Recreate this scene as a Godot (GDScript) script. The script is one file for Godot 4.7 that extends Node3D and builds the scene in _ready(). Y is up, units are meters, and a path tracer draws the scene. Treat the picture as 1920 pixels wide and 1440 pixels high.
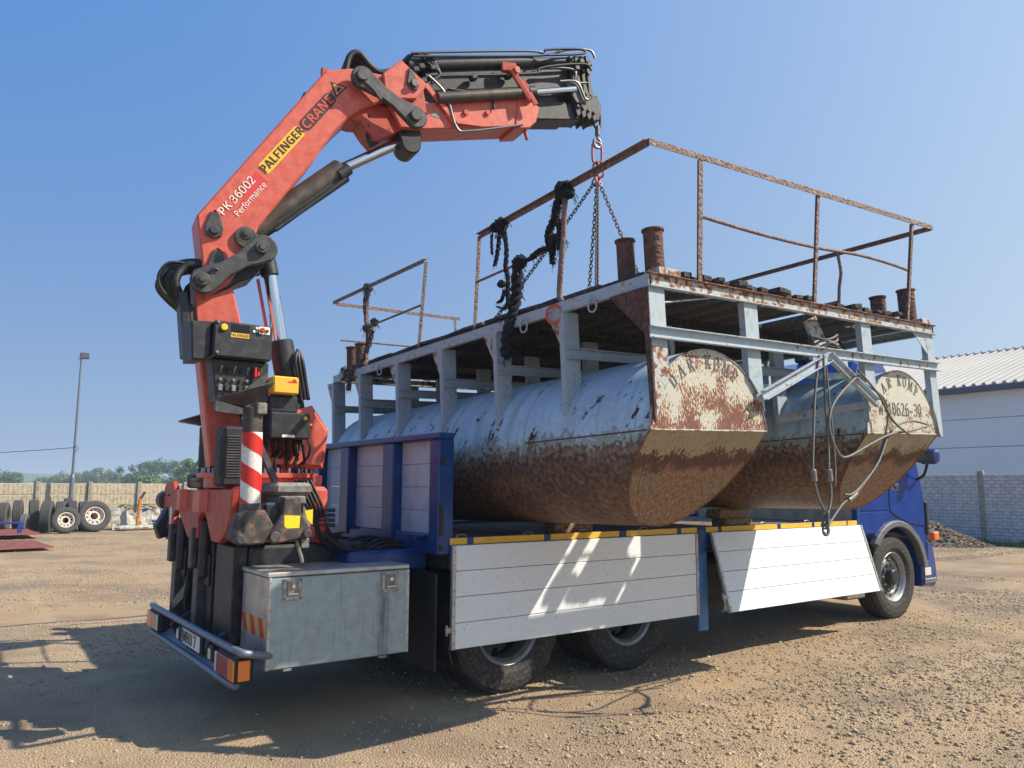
extends Node3D

# ------------------------------------------------------------------ mesh builder
class MB:
	var v := PackedVector3Array()
	var n := PackedVector3Array()
	var uv := PackedVector2Array()
	var col := PackedColorArray()
	var colour := Color(1, 1, 1)
	var use_col := false

	func tri(a: Vector3, b: Vector3, c: Vector3, na: Vector3, nb: Vector3, nc: Vector3, ua := Vector2.ZERO, ub := Vector2.ZERO, uc := Vector2.ZERO) -> void:
		# front faces run clockwise: swap when the winding disagrees with the normals
		if (b - a).cross(c - a).dot(na + nb + nc) > 0.0:
			v.append(a); v.append(c); v.append(b)
			n.append(na); n.append(nc); n.append(nb)
			uv.append(ua); uv.append(uc); uv.append(ub)
		else:
			v.append(a); v.append(b); v.append(c)
			n.append(na); n.append(nb); n.append(nc)
			uv.append(ua); uv.append(ub); uv.append(uc)
		if use_col:
			col.append(colour); col.append(colour); col.append(colour)

	func flat(a: Vector3, b: Vector3, c: Vector3, out: Vector3) -> void:
		var m := (b - a).cross(c - a)
		if m.length_squared() < 1e-16: return
		m = m.normalized()
		if m.dot(out) < 0.0: m = -m
		tri(a, b, c, m, m, m)

	func quad(a: Vector3, b: Vector3, c: Vector3, d: Vector3, out: Vector3, u := []) -> void:
		var m := (c - a).cross(d - b)
		if m.length_squared() < 1e-16: return
		m = m.normalized()
		if m.dot(out) < 0.0: m = -m
		if u.size() == 4:
			tri(a, b, c, m, m, m, u[0], u[1], u[2])
			tri(a, c, d, m, m, m, u[0], u[2], u[3])
		else:
			tri(a, b, c, m, m, m)
			tri(a, c, d, m, m, m)

	# box with chamfered edges; xf places it
	func box(c: Vector3, s: Vector3, ch := 0.0, bs := Basis()) -> void:
		var h := s * 0.5
		ch = min(ch, min(h.x, min(h.y, h.z)) * 0.6)
		var P := func(sx: float, sy: float, sz: float, ax: int) -> Vector3:
			var p := Vector3(sx * h.x, sy * h.y, sz * h.z)
			if ch > 0.0:
				if ax != 0: p.x -= sx * ch
				if ax != 1: p.y -= sy * ch
				if ax != 2: p.z -= sz * ch
			return c + bs * p
		for s1: float in [-1.0, 1.0]:
			quad(P.call(s1, -1.0, -1.0, 0), P.call(s1, 1.0, -1.0, 0), P.call(s1, 1.0, 1.0, 0), P.call(s1, -1.0, 1.0, 0), bs.x * s1)
			quad(P.call(-1.0, s1, -1.0, 1), P.call(1.0, s1, -1.0, 1), P.call(1.0, s1, 1.0, 1), P.call(-1.0, s1, 1.0, 1), bs.y * s1)
			quad(P.call(-1.0, -1.0, s1, 2), P.call(1.0, -1.0, s1, 2), P.call(1.0, 1.0, s1, 2), P.call(-1.0, 1.0, s1, 2), bs.z * s1)
			if ch > 0.0:
				for s2: float in [-1.0, 1.0]:
					quad(P.call(s1, s2, -1.0, 0), P.call(s1, s2, 1.0, 0), P.call(s1, s2, 1.0, 1), P.call(s1, s2, -1.0, 1), bs.x * s1 + bs.y * s2)
					quad(P.call(s1, -1.0, s2, 0), P.call(s1, 1.0, s2, 0), P.call(s1, 1.0, s2, 2), P.call(s1, -1.0, s2, 2), bs.x * s1 + bs.z * s2)
					quad(P.call(-1.0, s1, s2, 1), P.call(1.0, s1, s2, 1), P.call(1.0, s1, s2, 2), P.call(-1.0, s1, s2, 2), bs.y * s1 + bs.z * s2)
					for s3: float in [-1.0, 1.0]:
						flat(P.call(s1, s2, s3, 0), P.call(s1, s2, s3, 1), P.call(s1, s2, s3, 2), bs * Vector3(s1, s2, s3))

	# box given by its lowest and highest corner
	func bx(lo: Vector3, hi: Vector3, ch := 0.0) -> void:
		box((lo + hi) * 0.5, (hi - lo).abs(), ch)

	# straight bar from a to b, w across and h along "up"
	func bar(a: Vector3, b: Vector3, w: float, h: float, ch := 0.0, up := Vector3.UP) -> void:
		var d := (b - a).normalized()
		if absf(d.dot(up)) > 0.98: up = Vector3.RIGHT if absf(d.x) < 0.9 else Vector3.BACK
		var x := up.cross(d).normalized()
		var y := d.cross(x).normalized()
		box((a + b) * 0.5, Vector3(w, h, a.distance_to(b)), ch, Basis(x, y, d))

	# extruded outline: poly lies in xf's x-y plane, from z0 to z1, with bevelled rims
	func prism(poly: Array, z0: float, z1: float, bev := 0.0, xf := Transform3D()) -> void:
		var p := PackedVector2Array(poly)
		var area := 0.0
		for i in p.size():
			area += p[i].cross(p[(i + 1) % p.size()])
		if area < 0.0: p.reverse()
		var m := p.size()
		var q := PackedVector2Array()
		for i in m:
			var e0 := (p[i] - p[(i - 1 + m) % m]).normalized()
			var e1 := (p[(i + 1) % m] - p[i]).normalized()
			var n0 := Vector2(e0.y, -e0.x)
			var n1 := Vector2(e1.y, -e1.x)
			var mi := n0 + n1
			mi = mi / max(0.3, mi.length_squared() * 0.5)
			q.append(p[i] - mi * bev)
		var bs := xf.basis
		var idx := Geometry2D.triangulate_polygon(q)
		for s in 2:
			var z := z0 if s == 0 else z1
			var o := bs.z * (-1.0 if s == 0 else 1.0)
			for t in range(0, idx.size(), 3):
				var pts := []
				for k in 3: pts.append(xf * Vector3(q[idx[t + k]].x, q[idx[t + k]].y, z))
				flat(pts[0], pts[1], pts[2], o)
		for i in m:
			var j := (i + 1) % m
			var e := (p[j] - p[i]).normalized()
			var o2 := bs * Vector3(e.y, -e.x, 0)
			var za := z0 + bev
			var zb := z1 - bev
			quad(xf * Vector3(p[i].x, p[i].y, za), xf * Vector3(p[j].x, p[j].y, za), xf * Vector3(p[j].x, p[j].y, zb), xf * Vector3(p[i].x, p[i].y, zb), o2)
			if bev > 0.0:
				quad(xf * Vector3(p[i].x, p[i].y, za), xf * Vector3(p[j].x, p[j].y, za), xf * Vector3(q[j].x, q[j].y, z0), xf * Vector3(q[i].x, q[i].y, z0), o2 - bs.z)
				quad(xf * Vector3(p[i].x, p[i].y, zb), xf * Vector3(p[j].x, p[j].y, zb), xf * Vector3(q[j].x, q[j].y, z1), xf * Vector3(q[i].x, q[i].y, z1), o2 + bs.z)

	# lathe: profile of Vector2(radius, height) about xf's y axis; sharp along the profile unless smooth
	func lathe(prof: Array, seg := 24, xf := Transform3D(), smooth := false, a0 := 0.0, a1 := TAU) -> void:
		var k := prof.size()
		var pn := []
		for i in k - 1:
			var e: Vector2 = (prof[i + 1] - prof[i])
			pn.append(Vector2(e.y, -e.x).normalized())
		for i in k - 1:
			var p0: Vector2 = prof[i]
			var p1: Vector2 = prof[i + 1]
			if p0.distance_squared_to(p1) < 1e-12: continue
			var n0: Vector2 = pn[i]
			var n1: Vector2 = pn[i]
			if smooth:
				if i > 0: n0 = (pn[i] + pn[i - 1]).normalized()
				if i < k - 2: n1 = (pn[i] + pn[i + 1]).normalized()
			for s in seg:
				var t0 := a0 + (a1 - a0) * s / seg
				var t1 := a0 + (a1 - a0) * (s + 1) / seg
				var c0 := Vector3(cos(t0), 0, sin(t0))
				var c1 := Vector3(cos(t1), 0, sin(t1))
				var A := xf * (c0 * p0.x + Vector3(0, p0.y, 0))
				var B := xf * (c1 * p0.x + Vector3(0, p0.y, 0))
				var C := xf * (c1 * p1.x + Vector3(0, p1.y, 0))
				var D := xf * (c0 * p1.x + Vector3(0, p1.y, 0))
				var nA := (xf.basis * (c0 * n0.x + Vector3(0, n0.y, 0))).normalized()
				var nB := (xf.basis * (c1 * n0.x + Vector3(0, n0.y, 0))).normalized()
				var nC := (xf.basis * (c1 * n1.x + Vector3(0, n1.y, 0))).normalized()
				var nD := (xf.basis * (c0 * n1.x + Vector3(0, n1.y, 0))).normalized()
				if p0.x > 1e-5: tri(A, B, C, nA, nB, nC)
				if p1.x > 1e-5: tri(A, C, D, nA, nC, nD)

	# cylinder or cone from a to b with flat ends
	func cyl(a: Vector3, b: Vector3, r: float, seg := 16, r2 := -1.0, bev := 0.0) -> void:
		if r2 < 0.0: r2 = r
		var L := a.distance_to(b)
		var y := (b - a) / L
		var x := y.cross(Vector3.UP if absf(y.y) < 0.9 else Vector3.RIGHT).normalized()
		var xf := Transform3D(Basis(x, y, x.cross(y)), a)
		if bev > 0.0:
			lathe([Vector2(0, 0), Vector2(r - bev, 0), Vector2(r, bev), Vector2(r2, L - bev), Vector2(r2 - bev, L), Vector2(0, L)], seg, xf)
		else:
			lathe([Vector2(0, 0), Vector2(r, 0), Vector2(r2, L), Vector2(0, L)], seg, xf)

	# round tube along points
	func tube(pts: Array, r: float, seg := 8, closed := false, radii := []) -> void:
		var m := pts.size()
		var rings := []
		var nor := []
		var up := Vector3.ZERO
		for i in m:
			var a: Vector3 = pts[(i - 1 + m) % m] if (closed or i > 0) else pts[i]
			var b: Vector3 = pts[(i + 1) % m] if (closed or i < m - 1) else pts[i]
			var t := (b - a).normalized()
			if up == Vector3.ZERO:
				up = t.cross(Vector3(0.31, 0.87, 0.38)).normalized()
			up = (up - t * up.dot(t)).normalized()
			var w := t.cross(up)
			var ring := []
			var rn := []
			var rr: float = radii[i] if radii.size() == m else r
			for s in seg:
				var an := TAU * s / seg
				var d := up * cos(an) + w * sin(an)
				rn.append(d)
				ring.append(pts[i] + d * rr)
			rings.append(ring)
			nor.append(rn)
		for i in (m if closed else m - 1):
			var j := (i + 1) % m
			var sh := 0
			if closed and j == 0:
				var best := 1e9
				for o in seg:
					var dd: float = rings[i][0].distance_to(rings[j][o])
					if dd < best:
						best = dd
						sh = o
			for s in seg:
				var s2 := (s + 1) % seg
				var A: Vector3 = rings[i][s]
				var B: Vector3 = rings[i][s2]
				var C: Vector3 = rings[j][(s2 + sh) % seg]
				var D: Vector3 = rings[j][(s + sh) % seg]
				tri(A, B, C, nor[i][s], nor[i][s2], nor[j][(s2 + sh) % seg])
				tri(A, C, D, nor[i][s], nor[j][(s2 + sh) % seg], nor[j][(s + sh) % seg])
		if not closed:
			for e in 2:
				var i := 0 if e == 0 else m - 1
				var o: Vector3 = (pts[0] - pts[1]) if e == 0 else (pts[m - 1] - pts[m - 2])
				for s in range(1, seg - 1):
					flat(rings[i][0], rings[i][s], rings[i][s + 1], o)

	# oval chain link, plane spanned by u (long) and w
	func link(c: Vector3, u: Vector3, w: Vector3, L: float, W: float, r: float, seg := 5, k := 10) -> void:
		var pts := []
		for i in k:
			var a := TAU * i / k
			var ca := cos(a)
			var sa := sin(a)
			pts.append(c + u * (ca * W * 0.5 + signf(ca) * (L - W) * 0.5 * (1.0 if absf(ca) > 0.05 else 0.0)) + w * (sa * W * 0.5))
		tube(pts, r, seg, true)

	# blob: bumpy sphere
	func blob(c: Vector3, s: Vector3, seed_: int, rough := 0.25, nu := 10, nv := 7) -> void:
		var rg := RandomNumberGenerator.new()
		rg.seed = seed_
		var g := []
		for j in nv + 1:
			var row := []
			for i in nu:
				var th := PI * j / nv
				var ph := TAU * i / nu
				var k := 1.0 + rg.randf_range(-rough, rough)
				if j == 0 or j == nv: k = 1.0
				row.append(c + Vector3(sin(th) * cos(ph) * s.x, cos(th) * s.y, sin(th) * sin(ph) * s.z) * k)
			g.append(row)
		for j in nv:
			for i in nu:
				var i2 := (i + 1) % nu
				var A: Vector3 = g[j][i]
				var B: Vector3 = g[j][i2]
				var C: Vector3 = g[j + 1][i2]
				var D: Vector3 = g[j + 1][i]
				flat(A, B, C, (A + B + C) / 3.0 - c)
				flat(A, C, D, (A + C + D) / 3.0 - c)

	func mesh() -> ArrayMesh:
		var am := ArrayMesh.new()
		var ar := []
		ar.resize(Mesh.ARRAY_MAX)
		ar[Mesh.ARRAY_VERTEX] = v
		ar[Mesh.ARRAY_NORMAL] = n
		ar[Mesh.ARRAY_TEX_UV] = uv
		if use_col: ar[Mesh.ARRAY_COLOR] = col
		am.add_surface_from_arrays(Mesh.PRIMITIVE_TRIANGLES, ar)
		return am

# ------------------------------------------------------------------ scene helpers
var rng := RandomNumberGenerator.new()
var counts := {}
var M := {}

func uname(parent: Node, called: String) -> String:
	var key := str(parent.get_instance_id()) + "/" + called
	var k: int = counts.get(key, 0)
	counts[key] = k + 1
	return called if k == 0 else "%s_%03d" % [called, k]

func thing(called: String, label: String, category: String, at := Vector3.ZERO, bs := Basis(), group := "") -> Node3D:
	var o := Node3D.new()
	o.name = uname(self, called)
	add_child(o)
	o.transform = Transform3D(bs, at)
	tag(o, label, category, group)
	return o

func tag(o: Node, label: String, category: String, group := "") -> void:
	o.set_meta("label", label)
	o.set_meta("category", category)
	if group != "": o.set_meta("group", group)

func part(parent: Node, called: String, shape, m: Material, xf := Transform3D(), label := "") -> MeshInstance3D:
	var o := MeshInstance3D.new()
	o.mesh = shape.mesh() if shape is MB else shape
	o.material_override = m
	o.name = uname(parent, called)
	parent.add_child(o)
	o.transform = xf
	if label != "": o.set_meta("label", label)
	return o

func struct(called: String, shape, m: Material) -> MeshInstance3D:
	var o := part(self, called, shape, m)
	o.set_meta("kind", "structure")
	return o

func V(x: float, y: float, z: float) -> Vector3:
	return Vector3(x, y, z)

func P2(a: Array) -> Array:
	var r := []
	for i in range(0, a.size(), 2): r.append(Vector2(a[i], a[i + 1]))
	return r

# smooth curve through points
func curve(pts: Array, sub := 6) -> Array:
	var r := []
	var m := pts.size()
	for i in m - 1:
		var p0: Vector3 = pts[max(i - 1, 0)]
		var p1: Vector3 = pts[i]
		var p2: Vector3 = pts[i + 1]
		var p3: Vector3 = pts[min(i + 2, m - 1)]
		for s in sub:
			r.append(p1.cubic_interpolate(p2, p0, p3, float(s) / sub))
	r.append(pts[m - 1])
	return r

func text_mesh(s: String, height: float, bold := 0.0, depth := 0.003, font := "Droid Sans") -> TextMesh:
	var t := TextMesh.new()
	var f := SystemFont.new()
	f.font_names = PackedStringArray([font])
	f.font_weight = 700 if bold > 0.0 else 400
	t.font = f
	t.text = s
	t.font_size = 48
	t.pixel_size = height / 34.5
	t.depth = depth
	t.curve_step = 2.0
	t.horizontal_alignment = HORIZONTAL_ALIGNMENT_CENTER
	t.vertical_alignment = VERTICAL_ALIGNMENT_CENTER
	return t

# ------------------------------------------------------------------ materials
func noise_tex(size: int, freq: float, oct: int, sd: int, stops: Array, type := FastNoiseLite.TYPE_SIMPLEX_SMOOTH) -> NoiseTexture2D:
	var f := FastNoiseLite.new()
	f.noise_type = type
	f.seed = sd
	f.frequency = freq
	f.fractal_octaves = oct
	f.fractal_gain = 0.55
	if type == FastNoiseLite.TYPE_CELLULAR:
		f.cellular_return_type = FastNoiseLite.RETURN_CELL_VALUE
	var t := NoiseTexture2D.new()
	t.width = size
	t.height = size
	t.seamless = true
	t.seamless_blend_skirt = 0.15
	t.noise = f
	if stops.size() > 0:
		var g := Gradient.new()
		var off := PackedFloat32Array()
		var cs := PackedColorArray()
		for s in stops:
			off.append(s[0])
			cs.append(s[1])
		g.offsets = off
		g.colors = cs
		t.color_ramp = g
	return t

func normal_tex(size: int, freq: float, oct: int, sd: int, bump: float, type := FastNoiseLite.TYPE_SIMPLEX_SMOOTH) -> NoiseTexture2D:
	var t := noise_tex(size, freq, oct, sd, [], type)
	t.as_normal_map = true
	t.bump_strength = bump
	return t

func plain(c: Color, rough := 0.6, metal := 0.0) -> StandardMaterial3D:
	var m := StandardMaterial3D.new()
	m.albedo_color = c
	m.roughness = rough
	m.metallic = metal
	return m

# triplanar material: albedo texture every 1/scale metres
func tri_mat(tex: Texture2D, scale: float, rough := 0.7, metal := 0.0, nrm: Texture2D = null, ns := 0.5, tint := Color(1, 1, 1), world := false) -> StandardMaterial3D:
	var m := plain(tint, rough, metal)
	m.albedo_texture = tex
	m.uv1_triplanar = true
	m.uv1_world_triplanar = world
	m.uv1_scale = Vector3.ONE * scale
	if nrm != null:
		m.normal_enabled = true
		m.normal_texture = nrm
		m.normal_scale = ns
	return m

func c8(r: int, g: int, b: int) -> Color:
	return Color(r / 255.0, g / 255.0, b / 255.0)

# paint of one colour with faint mottling, scuffs and specks
func paint(c: Color, sd: int, vary := 0.06, chip := Color(0, 0, 0, 0)) -> NoiseTexture2D:
	var d := c.darkened(vary * 1.6)
	var l := c.lightened(vary)
	var stops := [[0.0, d], [0.3, c.darkened(vary * 0.5)], [0.55, c], [0.78, l], [1.0, c]]
	if chip.a > 0.0:
		stops = [[0.0, d], [0.35, c], [0.7, l], [0.86, c], [0.875, chip], [1.0, chip.darkened(0.2)]]
	return noise_tex(256, 0.02, 6, sd, stops)

# a second layer of fine scratches: thin ragged lines on an otherwise clear ground
func scratched(m: StandardMaterial3D, sd: int, c: Color, scale: float, share: float) -> void:
	var t := noise_tex(512, 0.02, 4, sd, [[0.0, Color(1, 1, 1)], [share - 0.03, Color(1, 1, 1)], [share, c.lightened(0.3)], [1.0, c]])
	(t.noise as FastNoiseLite).fractal_type = FastNoiseLite.FRACTAL_RIDGED
	(t.noise as FastNoiseLite).fractal_weighted_strength = 0.6
	m.detail_enabled = true
	m.detail_blend_mode = BaseMaterial3D.BLEND_MODE_MUL
	m.detail_uv_layer = BaseMaterial3D.DETAIL_UV_2
	m.uv2_triplanar = true
	m.uv2_world_triplanar = true
	m.uv2_scale = Vector3.ONE * scale
	m.detail_albedo = t

func make_materials() -> void:
	var nfine := normal_tex(256, 0.06, 4, 11, 6.0)
	var nrough := normal_tex(256, 0.09, 5, 12, 14.0)
	M.nfine = nfine
	M.nrough = nrough
	M.red = tri_mat(noise_tex(1024, 0.010, 8, 1, [[0.0, c8(176, 74, 58)], [0.3, c8(196, 89, 72)], [0.55, c8(203, 97, 79)], [0.8, c8(209, 107, 90)], [0.9, c8(192, 92, 76)], [0.94, c8(150, 84, 74)], [0.955, c8(96, 66, 60)], [1.0, c8(70, 58, 56)]]), 0.8, 0.42, 0.0)
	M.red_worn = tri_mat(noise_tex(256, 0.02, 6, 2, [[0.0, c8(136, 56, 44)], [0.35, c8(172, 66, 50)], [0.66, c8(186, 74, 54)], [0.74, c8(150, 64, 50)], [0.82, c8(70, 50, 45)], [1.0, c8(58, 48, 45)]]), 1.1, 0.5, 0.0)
	scratched(M.red, 220, c8(120, 92, 84), 1.1, 0.87)
	scratched(M.red_worn, 221, c8(100, 80, 76), 1.6, 0.86)
	M.decal_red = plain(c8(205, 60, 62), 0.5)
	M.black = tri_mat(noise_tex(256, 0.03, 5, 3, [[0.0, c8(24, 26, 30)], [0.5, c8(36, 39, 44)], [0.8, c8(52, 54, 58)], [1.0, c8(72, 70, 68)]]), 1.3, 0.5, 0.0)
	M.grey_black = tri_mat(noise_tex(256, 0.025, 6, 4, [[0.0, c8(48, 49, 52)], [0.5, c8(66, 67, 70)], [0.8, c8(84, 82, 80)], [1.0, c8(104, 86, 74)]]), 1.2, 0.5, 0.0)
	M.worn_black = tri_mat(noise_tex(256, 0.02, 6, 5, [[0.0, c8(40, 40, 42)], [0.5, c8(62, 60, 58)], [0.72, c8(92, 84, 78)], [0.8, c8(140, 84, 62)], [1.0, c8(90, 60, 48)]]), 1.6, 0.6, 0.0)
	M.barrel = tri_mat(noise_tex(256, 0.02, 5, 6, [[0.0, c8(58, 56, 54)], [0.5, c8(78, 72, 66)], [0.8, c8(104, 92, 78)], [1.0, c8(88, 78, 68)]]), 1.2, 0.4, 0.2)
	M.chrome = plain(c8(215, 220, 226), 0.16, 1.0)
	M.steel = tri_mat(noise_tex(256, 0.03, 5, 7, [[0.0, c8(120, 122, 124)], [0.6, c8(158, 160, 160)], [1.0, c8(182, 180, 174)]]), 2.0, 0.38, 0.85)
	M.grey_steel = tri_mat(noise_tex(256, 0.03, 5, 8, [[0.0, c8(96, 96, 94)], [0.6, c8(132, 130, 124)], [1.0, c8(150, 142, 128)]]), 2.0, 0.55, 0.3)
	M.hose = plain(c8(22, 23, 26), 0.55)
	M.pipe = plain(c8(120, 122, 124), 0.35, 0.7)
	M.glass_dark = plain(c8(14, 18, 24), 0.06)
	M.yellow = tri_mat(paint(c8(226, 176, 52), 9, 0.06, c8(120, 96, 60)), 1.2, 0.5)
	M.yellow_sticker = tri_mat(paint(c8(240, 206, 30), 10, 0.04, c8(110, 100, 60)), 2.5, 0.5)
	M.logo_yellow = plain(c8(236, 186, 52), 0.5)
	M.logo_black = plain(c8(40, 34, 34), 0.5)
	M.logo_red = plain(c8(205, 72, 60), 0.5)
	M.white_print = plain(c8(236, 232, 222), 0.5)
	M.bed_blue = tri_mat(paint(c8(12, 56, 116), 14, 0.06), 1.0, 0.32, 0.0)
	M.cab_blue = tri_mat(paint(c8(22, 54, 130), 15, 0.03), 0.5, 0.22)
	M.cab_blue.clearcoat_enabled = true
	M.cab_blue.clearcoat = 0.7
	M.cab_blue.clearcoat_roughness = 0.06
	M.light_blue = tri_mat(paint(c8(70, 120, 180), 16, 0.08, c8(120, 110, 100)), 1.0, 0.4)
	M.plastic = tri_mat(noise_tex(128, 0.04, 4, 17, [[0.0, c8(26, 27, 30)], [1.0, c8(44, 45, 48)]]), 1.5, 0.6)
	M.grey_plastic = tri_mat(noise_tex(128, 0.04, 4, 18, [[0.0, c8(82, 84, 88)], [1.0, c8(104, 106, 110)]]), 1.5, 0.6)
	M.white_plank = []
	for k in 3:
		M.white_plank.append(tri_mat(noise_tex(1024, 0.03, 7, 20 + k, [[0.0, c8(110, 106, 98)], [0.045, c8(150, 148, 140)], [0.06, c8(214, 219, 220)], [0.3, c8(222, 228, 230)], [0.6, c8(227, 233, 236)], [0.9, c8(221, 225, 225)], [0.945, c8(204, 201, 190)], [0.96, c8(120, 116, 110)], [1.0, c8(84, 80, 76)]]), 0.9, 0.42, 0.0, null, 0.0, Color(1, 1, 1), true))
	for k in 3: scratched(M.white_plank[k], 210 + k, c8(128, 124, 116), 1.1, 0.875)
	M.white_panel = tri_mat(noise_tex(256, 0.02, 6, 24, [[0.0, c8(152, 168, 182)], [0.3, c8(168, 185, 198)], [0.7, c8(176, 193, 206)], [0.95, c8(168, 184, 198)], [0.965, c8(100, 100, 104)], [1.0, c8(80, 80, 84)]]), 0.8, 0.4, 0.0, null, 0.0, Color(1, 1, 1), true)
	M.old_panel = tri_mat(noise_tex(256, 0.02, 6, 25, [[0.0, c8(120, 120, 114)], [0.5, c8(152, 152, 146)], [1.0, c8(168, 166, 158)]]), 0.8, 0.6)
	M.alu = alu_material()
	M.alu_trim = tri_mat(noise_tex(256, 0.02, 5, 27, [[0.0, c8(150, 152, 152)], [0.6, c8(184, 186, 184)], [1.0, c8(196, 196, 190)]]), 1.0, 0.4, 0.6)
	M.galv = tri_mat(noise_tex(256, 0.04, 4, 28, [[0.0, c8(96, 106, 120)], [0.6, c8(122, 132, 146)], [1.0, c8(138, 142, 150)]]), 1.5, 0.45, 0.4)
	M.rubber = tri_mat(noise_tex(256, 0.04, 6, 29, [[0.0, c8(30, 30, 31)], [0.45, c8(46, 45, 44)], [0.7, c8(66, 63, 59)], [1.0, c8(104, 96, 84)]]), 2.2, 0.85, 0.0, nrough, 0.15)
	M.rubber_old = tri_mat(noise_tex(256, 0.04, 6, 30, [[0.0, c8(48, 48, 50)], [0.5, c8(70, 70, 70)], [1.0, c8(100, 96, 90)]]), 1.6, 0.9, 0.0, nrough, 0.2)
	M.rim = tri_mat(noise_tex(256, 0.03, 5, 31, [[0.0, c8(110, 112, 114)], [0.6, c8(158, 160, 162)], [1.0, c8(140, 130, 116)]]), 3.0, 0.4, 0.5)
	M.rim_old = tri_mat(noise_tex(256, 0.03, 5, 32, [[0.0, c8(150, 130, 120)], [0.5, c8(206, 196, 186)], [0.75, c8(216, 210, 204)], [0.8, c8(130, 74, 50)], [1.0, c8(110, 60, 40)]]), 2.6, 0.6)
	M.wood_dark = tri_mat(noise_tex(256, 0.03, 6, 33, [[0.0, c8(38, 38, 40)], [0.5, c8(62, 62, 64)], [0.8, c8(84, 82, 80)], [1.0, c8(104, 98, 92)]]), 2.2, 0.9, 0.0, nrough, 0.6)
	M.wood_dark2 = tri_mat(noise_tex(256, 0.03, 6, 34, [[0.0, c8(48, 46, 45)], [0.5, c8(80, 77, 74)], [1.0, c8(112, 106, 98)]]), 2.0, 0.9, 0.0, nrough, 0.6)
	M.wood = tri_mat(noise_tex(256, 0.03, 6, 35, [[0.0, c8(96, 78, 58)], [0.5, c8(140, 116, 86)], [0.8, c8(164, 138, 104)], [1.0, c8(120, 98, 74)]]), 2.4, 0.85, 0.0, nrough, 0.5)
	M.bed_wood = tri_mat(noise_tex(256, 0.02, 6, 36, [[0.0, c8(70, 62, 56)], [0.5, c8(112, 100, 88)], [1.0, c8(140, 124, 106)]]), 1.4, 0.85, 0.0, nrough, 0.4)
	# pontoon steel: pale blue-grey paint breaking up into rust
	M.pont = tri_mat(noise_tex(512, 0.014, 7, 40, [[0.0, c8(140, 158, 170)], [0.35, c8(158, 174, 184)], [0.62, c8(168, 182, 190)], [0.7, c8(158, 160, 156)], [0.78, c8(146, 104, 78)], [0.84, c8(112, 66, 46)], [1.0, c8(84, 52, 40)]]), 1.3, 0.62, 0.0, null, 0.0, Color(1, 1, 1), true)
	M.pont_clean = tri_mat(noise_tex(512, 0.02, 7, 39, [[0.0, c8(126, 140, 150)], [0.3, c8(150, 166, 177)], [0.6, c8(162, 177, 186)], [0.84, c8(150, 160, 164)], [0.93, c8(140, 136, 128)], [0.95, c8(120, 80, 60)], [1.0, c8(84, 52, 40)]]), 0.9, 0.62, 0.0, null, 0.0, Color(1, 1, 1), true)
	M.pont_rusty = tri_mat(noise_tex(512, 0.018, 7, 41, [[0.0, c8(156, 168, 172)], [0.4, c8(170, 178, 178)], [0.52, c8(164, 160, 150)], [0.58, c8(150, 104, 78)], [0.68, c8(112, 76, 60)], [0.84, c8(90, 62, 52)], [1.0, c8(70, 50, 44)]]), 1.2, 0.75, 0.0, nrough, 0.1, Color(1, 1, 1), true)
	M.rust = tri_mat(noise_tex(512, 0.02, 7, 42, [[0.0, c8(74, 46, 38)], [0.4, c8(108, 66, 50)], [0.62, c8(136, 84, 60)], [0.8, c8(160, 112, 84)], [0.9, c8(170, 150, 130)], [1.0, c8(180, 170, 156)]]), 1.3, 0.85, 0.0, nrough, 0.35, Color(1, 1, 1), true)
	M.rust_dark = tri_mat(noise_tex(512, 0.02, 7, 43, [[0.0, c8(60, 44, 42)], [0.5, c8(92, 66, 58)], [0.8, c8(120, 82, 68)], [1.0, c8(140, 104, 86)]]), 1.4, 0.85, 0.0, nrough, 0.35, Color(1, 1, 1), true)
	M.rail = tri_mat(noise_tex(512, 0.03, 7, 44, [[0.0, c8(86, 68, 64)], [0.35, c8(112, 91, 84)], [0.55, c8(126, 105, 96)], [0.72, c8(140, 122, 114)], [0.86, c8(156, 148, 142)], [1.0, c8(150, 148, 146)]]), 1.3, 0.8, 0.0, nrough, 0.3, Color(1, 1, 1), true)
	M.stencil = tri_mat(noise_tex(256, 0.05, 6, 45, [[0.0, c8(58, 60, 62)], [0.5, c8(84, 86, 86)], [0.7, c8(120, 116, 108)], [1.0, c8(150, 130, 112)]]), 3.0, 0.8)
	M.rope = tri_mat(noise_tex(256, 0.06, 4, 46, [[0.0, c8(14, 16, 22)], [0.7, c8(36, 40, 50)], [1.0, c8(74, 76, 82)]]), 6.0, 0.95, 0.0, nrough, 0.8)
	M.rope_pale = tri_mat(noise_tex(256, 0.06, 4, 47, [[0.0, c8(44, 46, 52)], [0.5, c8(88, 88, 90)], [1.0, c8(176, 170, 160)]]), 6.0, 0.95, 0.0, nrough, 0.8)
	M.wire = tri_mat(noise_tex(128, 0.08, 4, 48, [[0.0, c8(76, 78, 78)], [0.6, c8(116, 117, 115)], [1.0, c8(146, 140, 130)]]), 8.0, 0.55, 0.4, nrough, 0.6)
	M.chain = tri_mat(noise_tex(128, 0.06, 4, 49, [[0.0, c8(52, 50, 50)], [0.6, c8(92, 86, 80)], [1.0, c8(130, 104, 84)]]), 8.0, 0.6, 0.4)
	M.chain_pink = plain(c8(170, 112, 104), 0.5, 0.2)
	M.orange_ring = plain(c8(196, 84, 62), 0.6)
	M.lamp_red = plain(c8(150, 34, 32), 0.15)
	M.lamp_orange = plain(c8(226, 118, 22), 0.15)
	M.lamp_white = plain(c8(210, 206, 200), 0.15)
	for k in ["lamp_red", "lamp_orange", "lamp_white"]:
		M[k].clearcoat_enabled = true
		M[k].clearcoat = 0.8
	M.stripe_red = plain(c8(196, 40, 34), 0.45)
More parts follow.
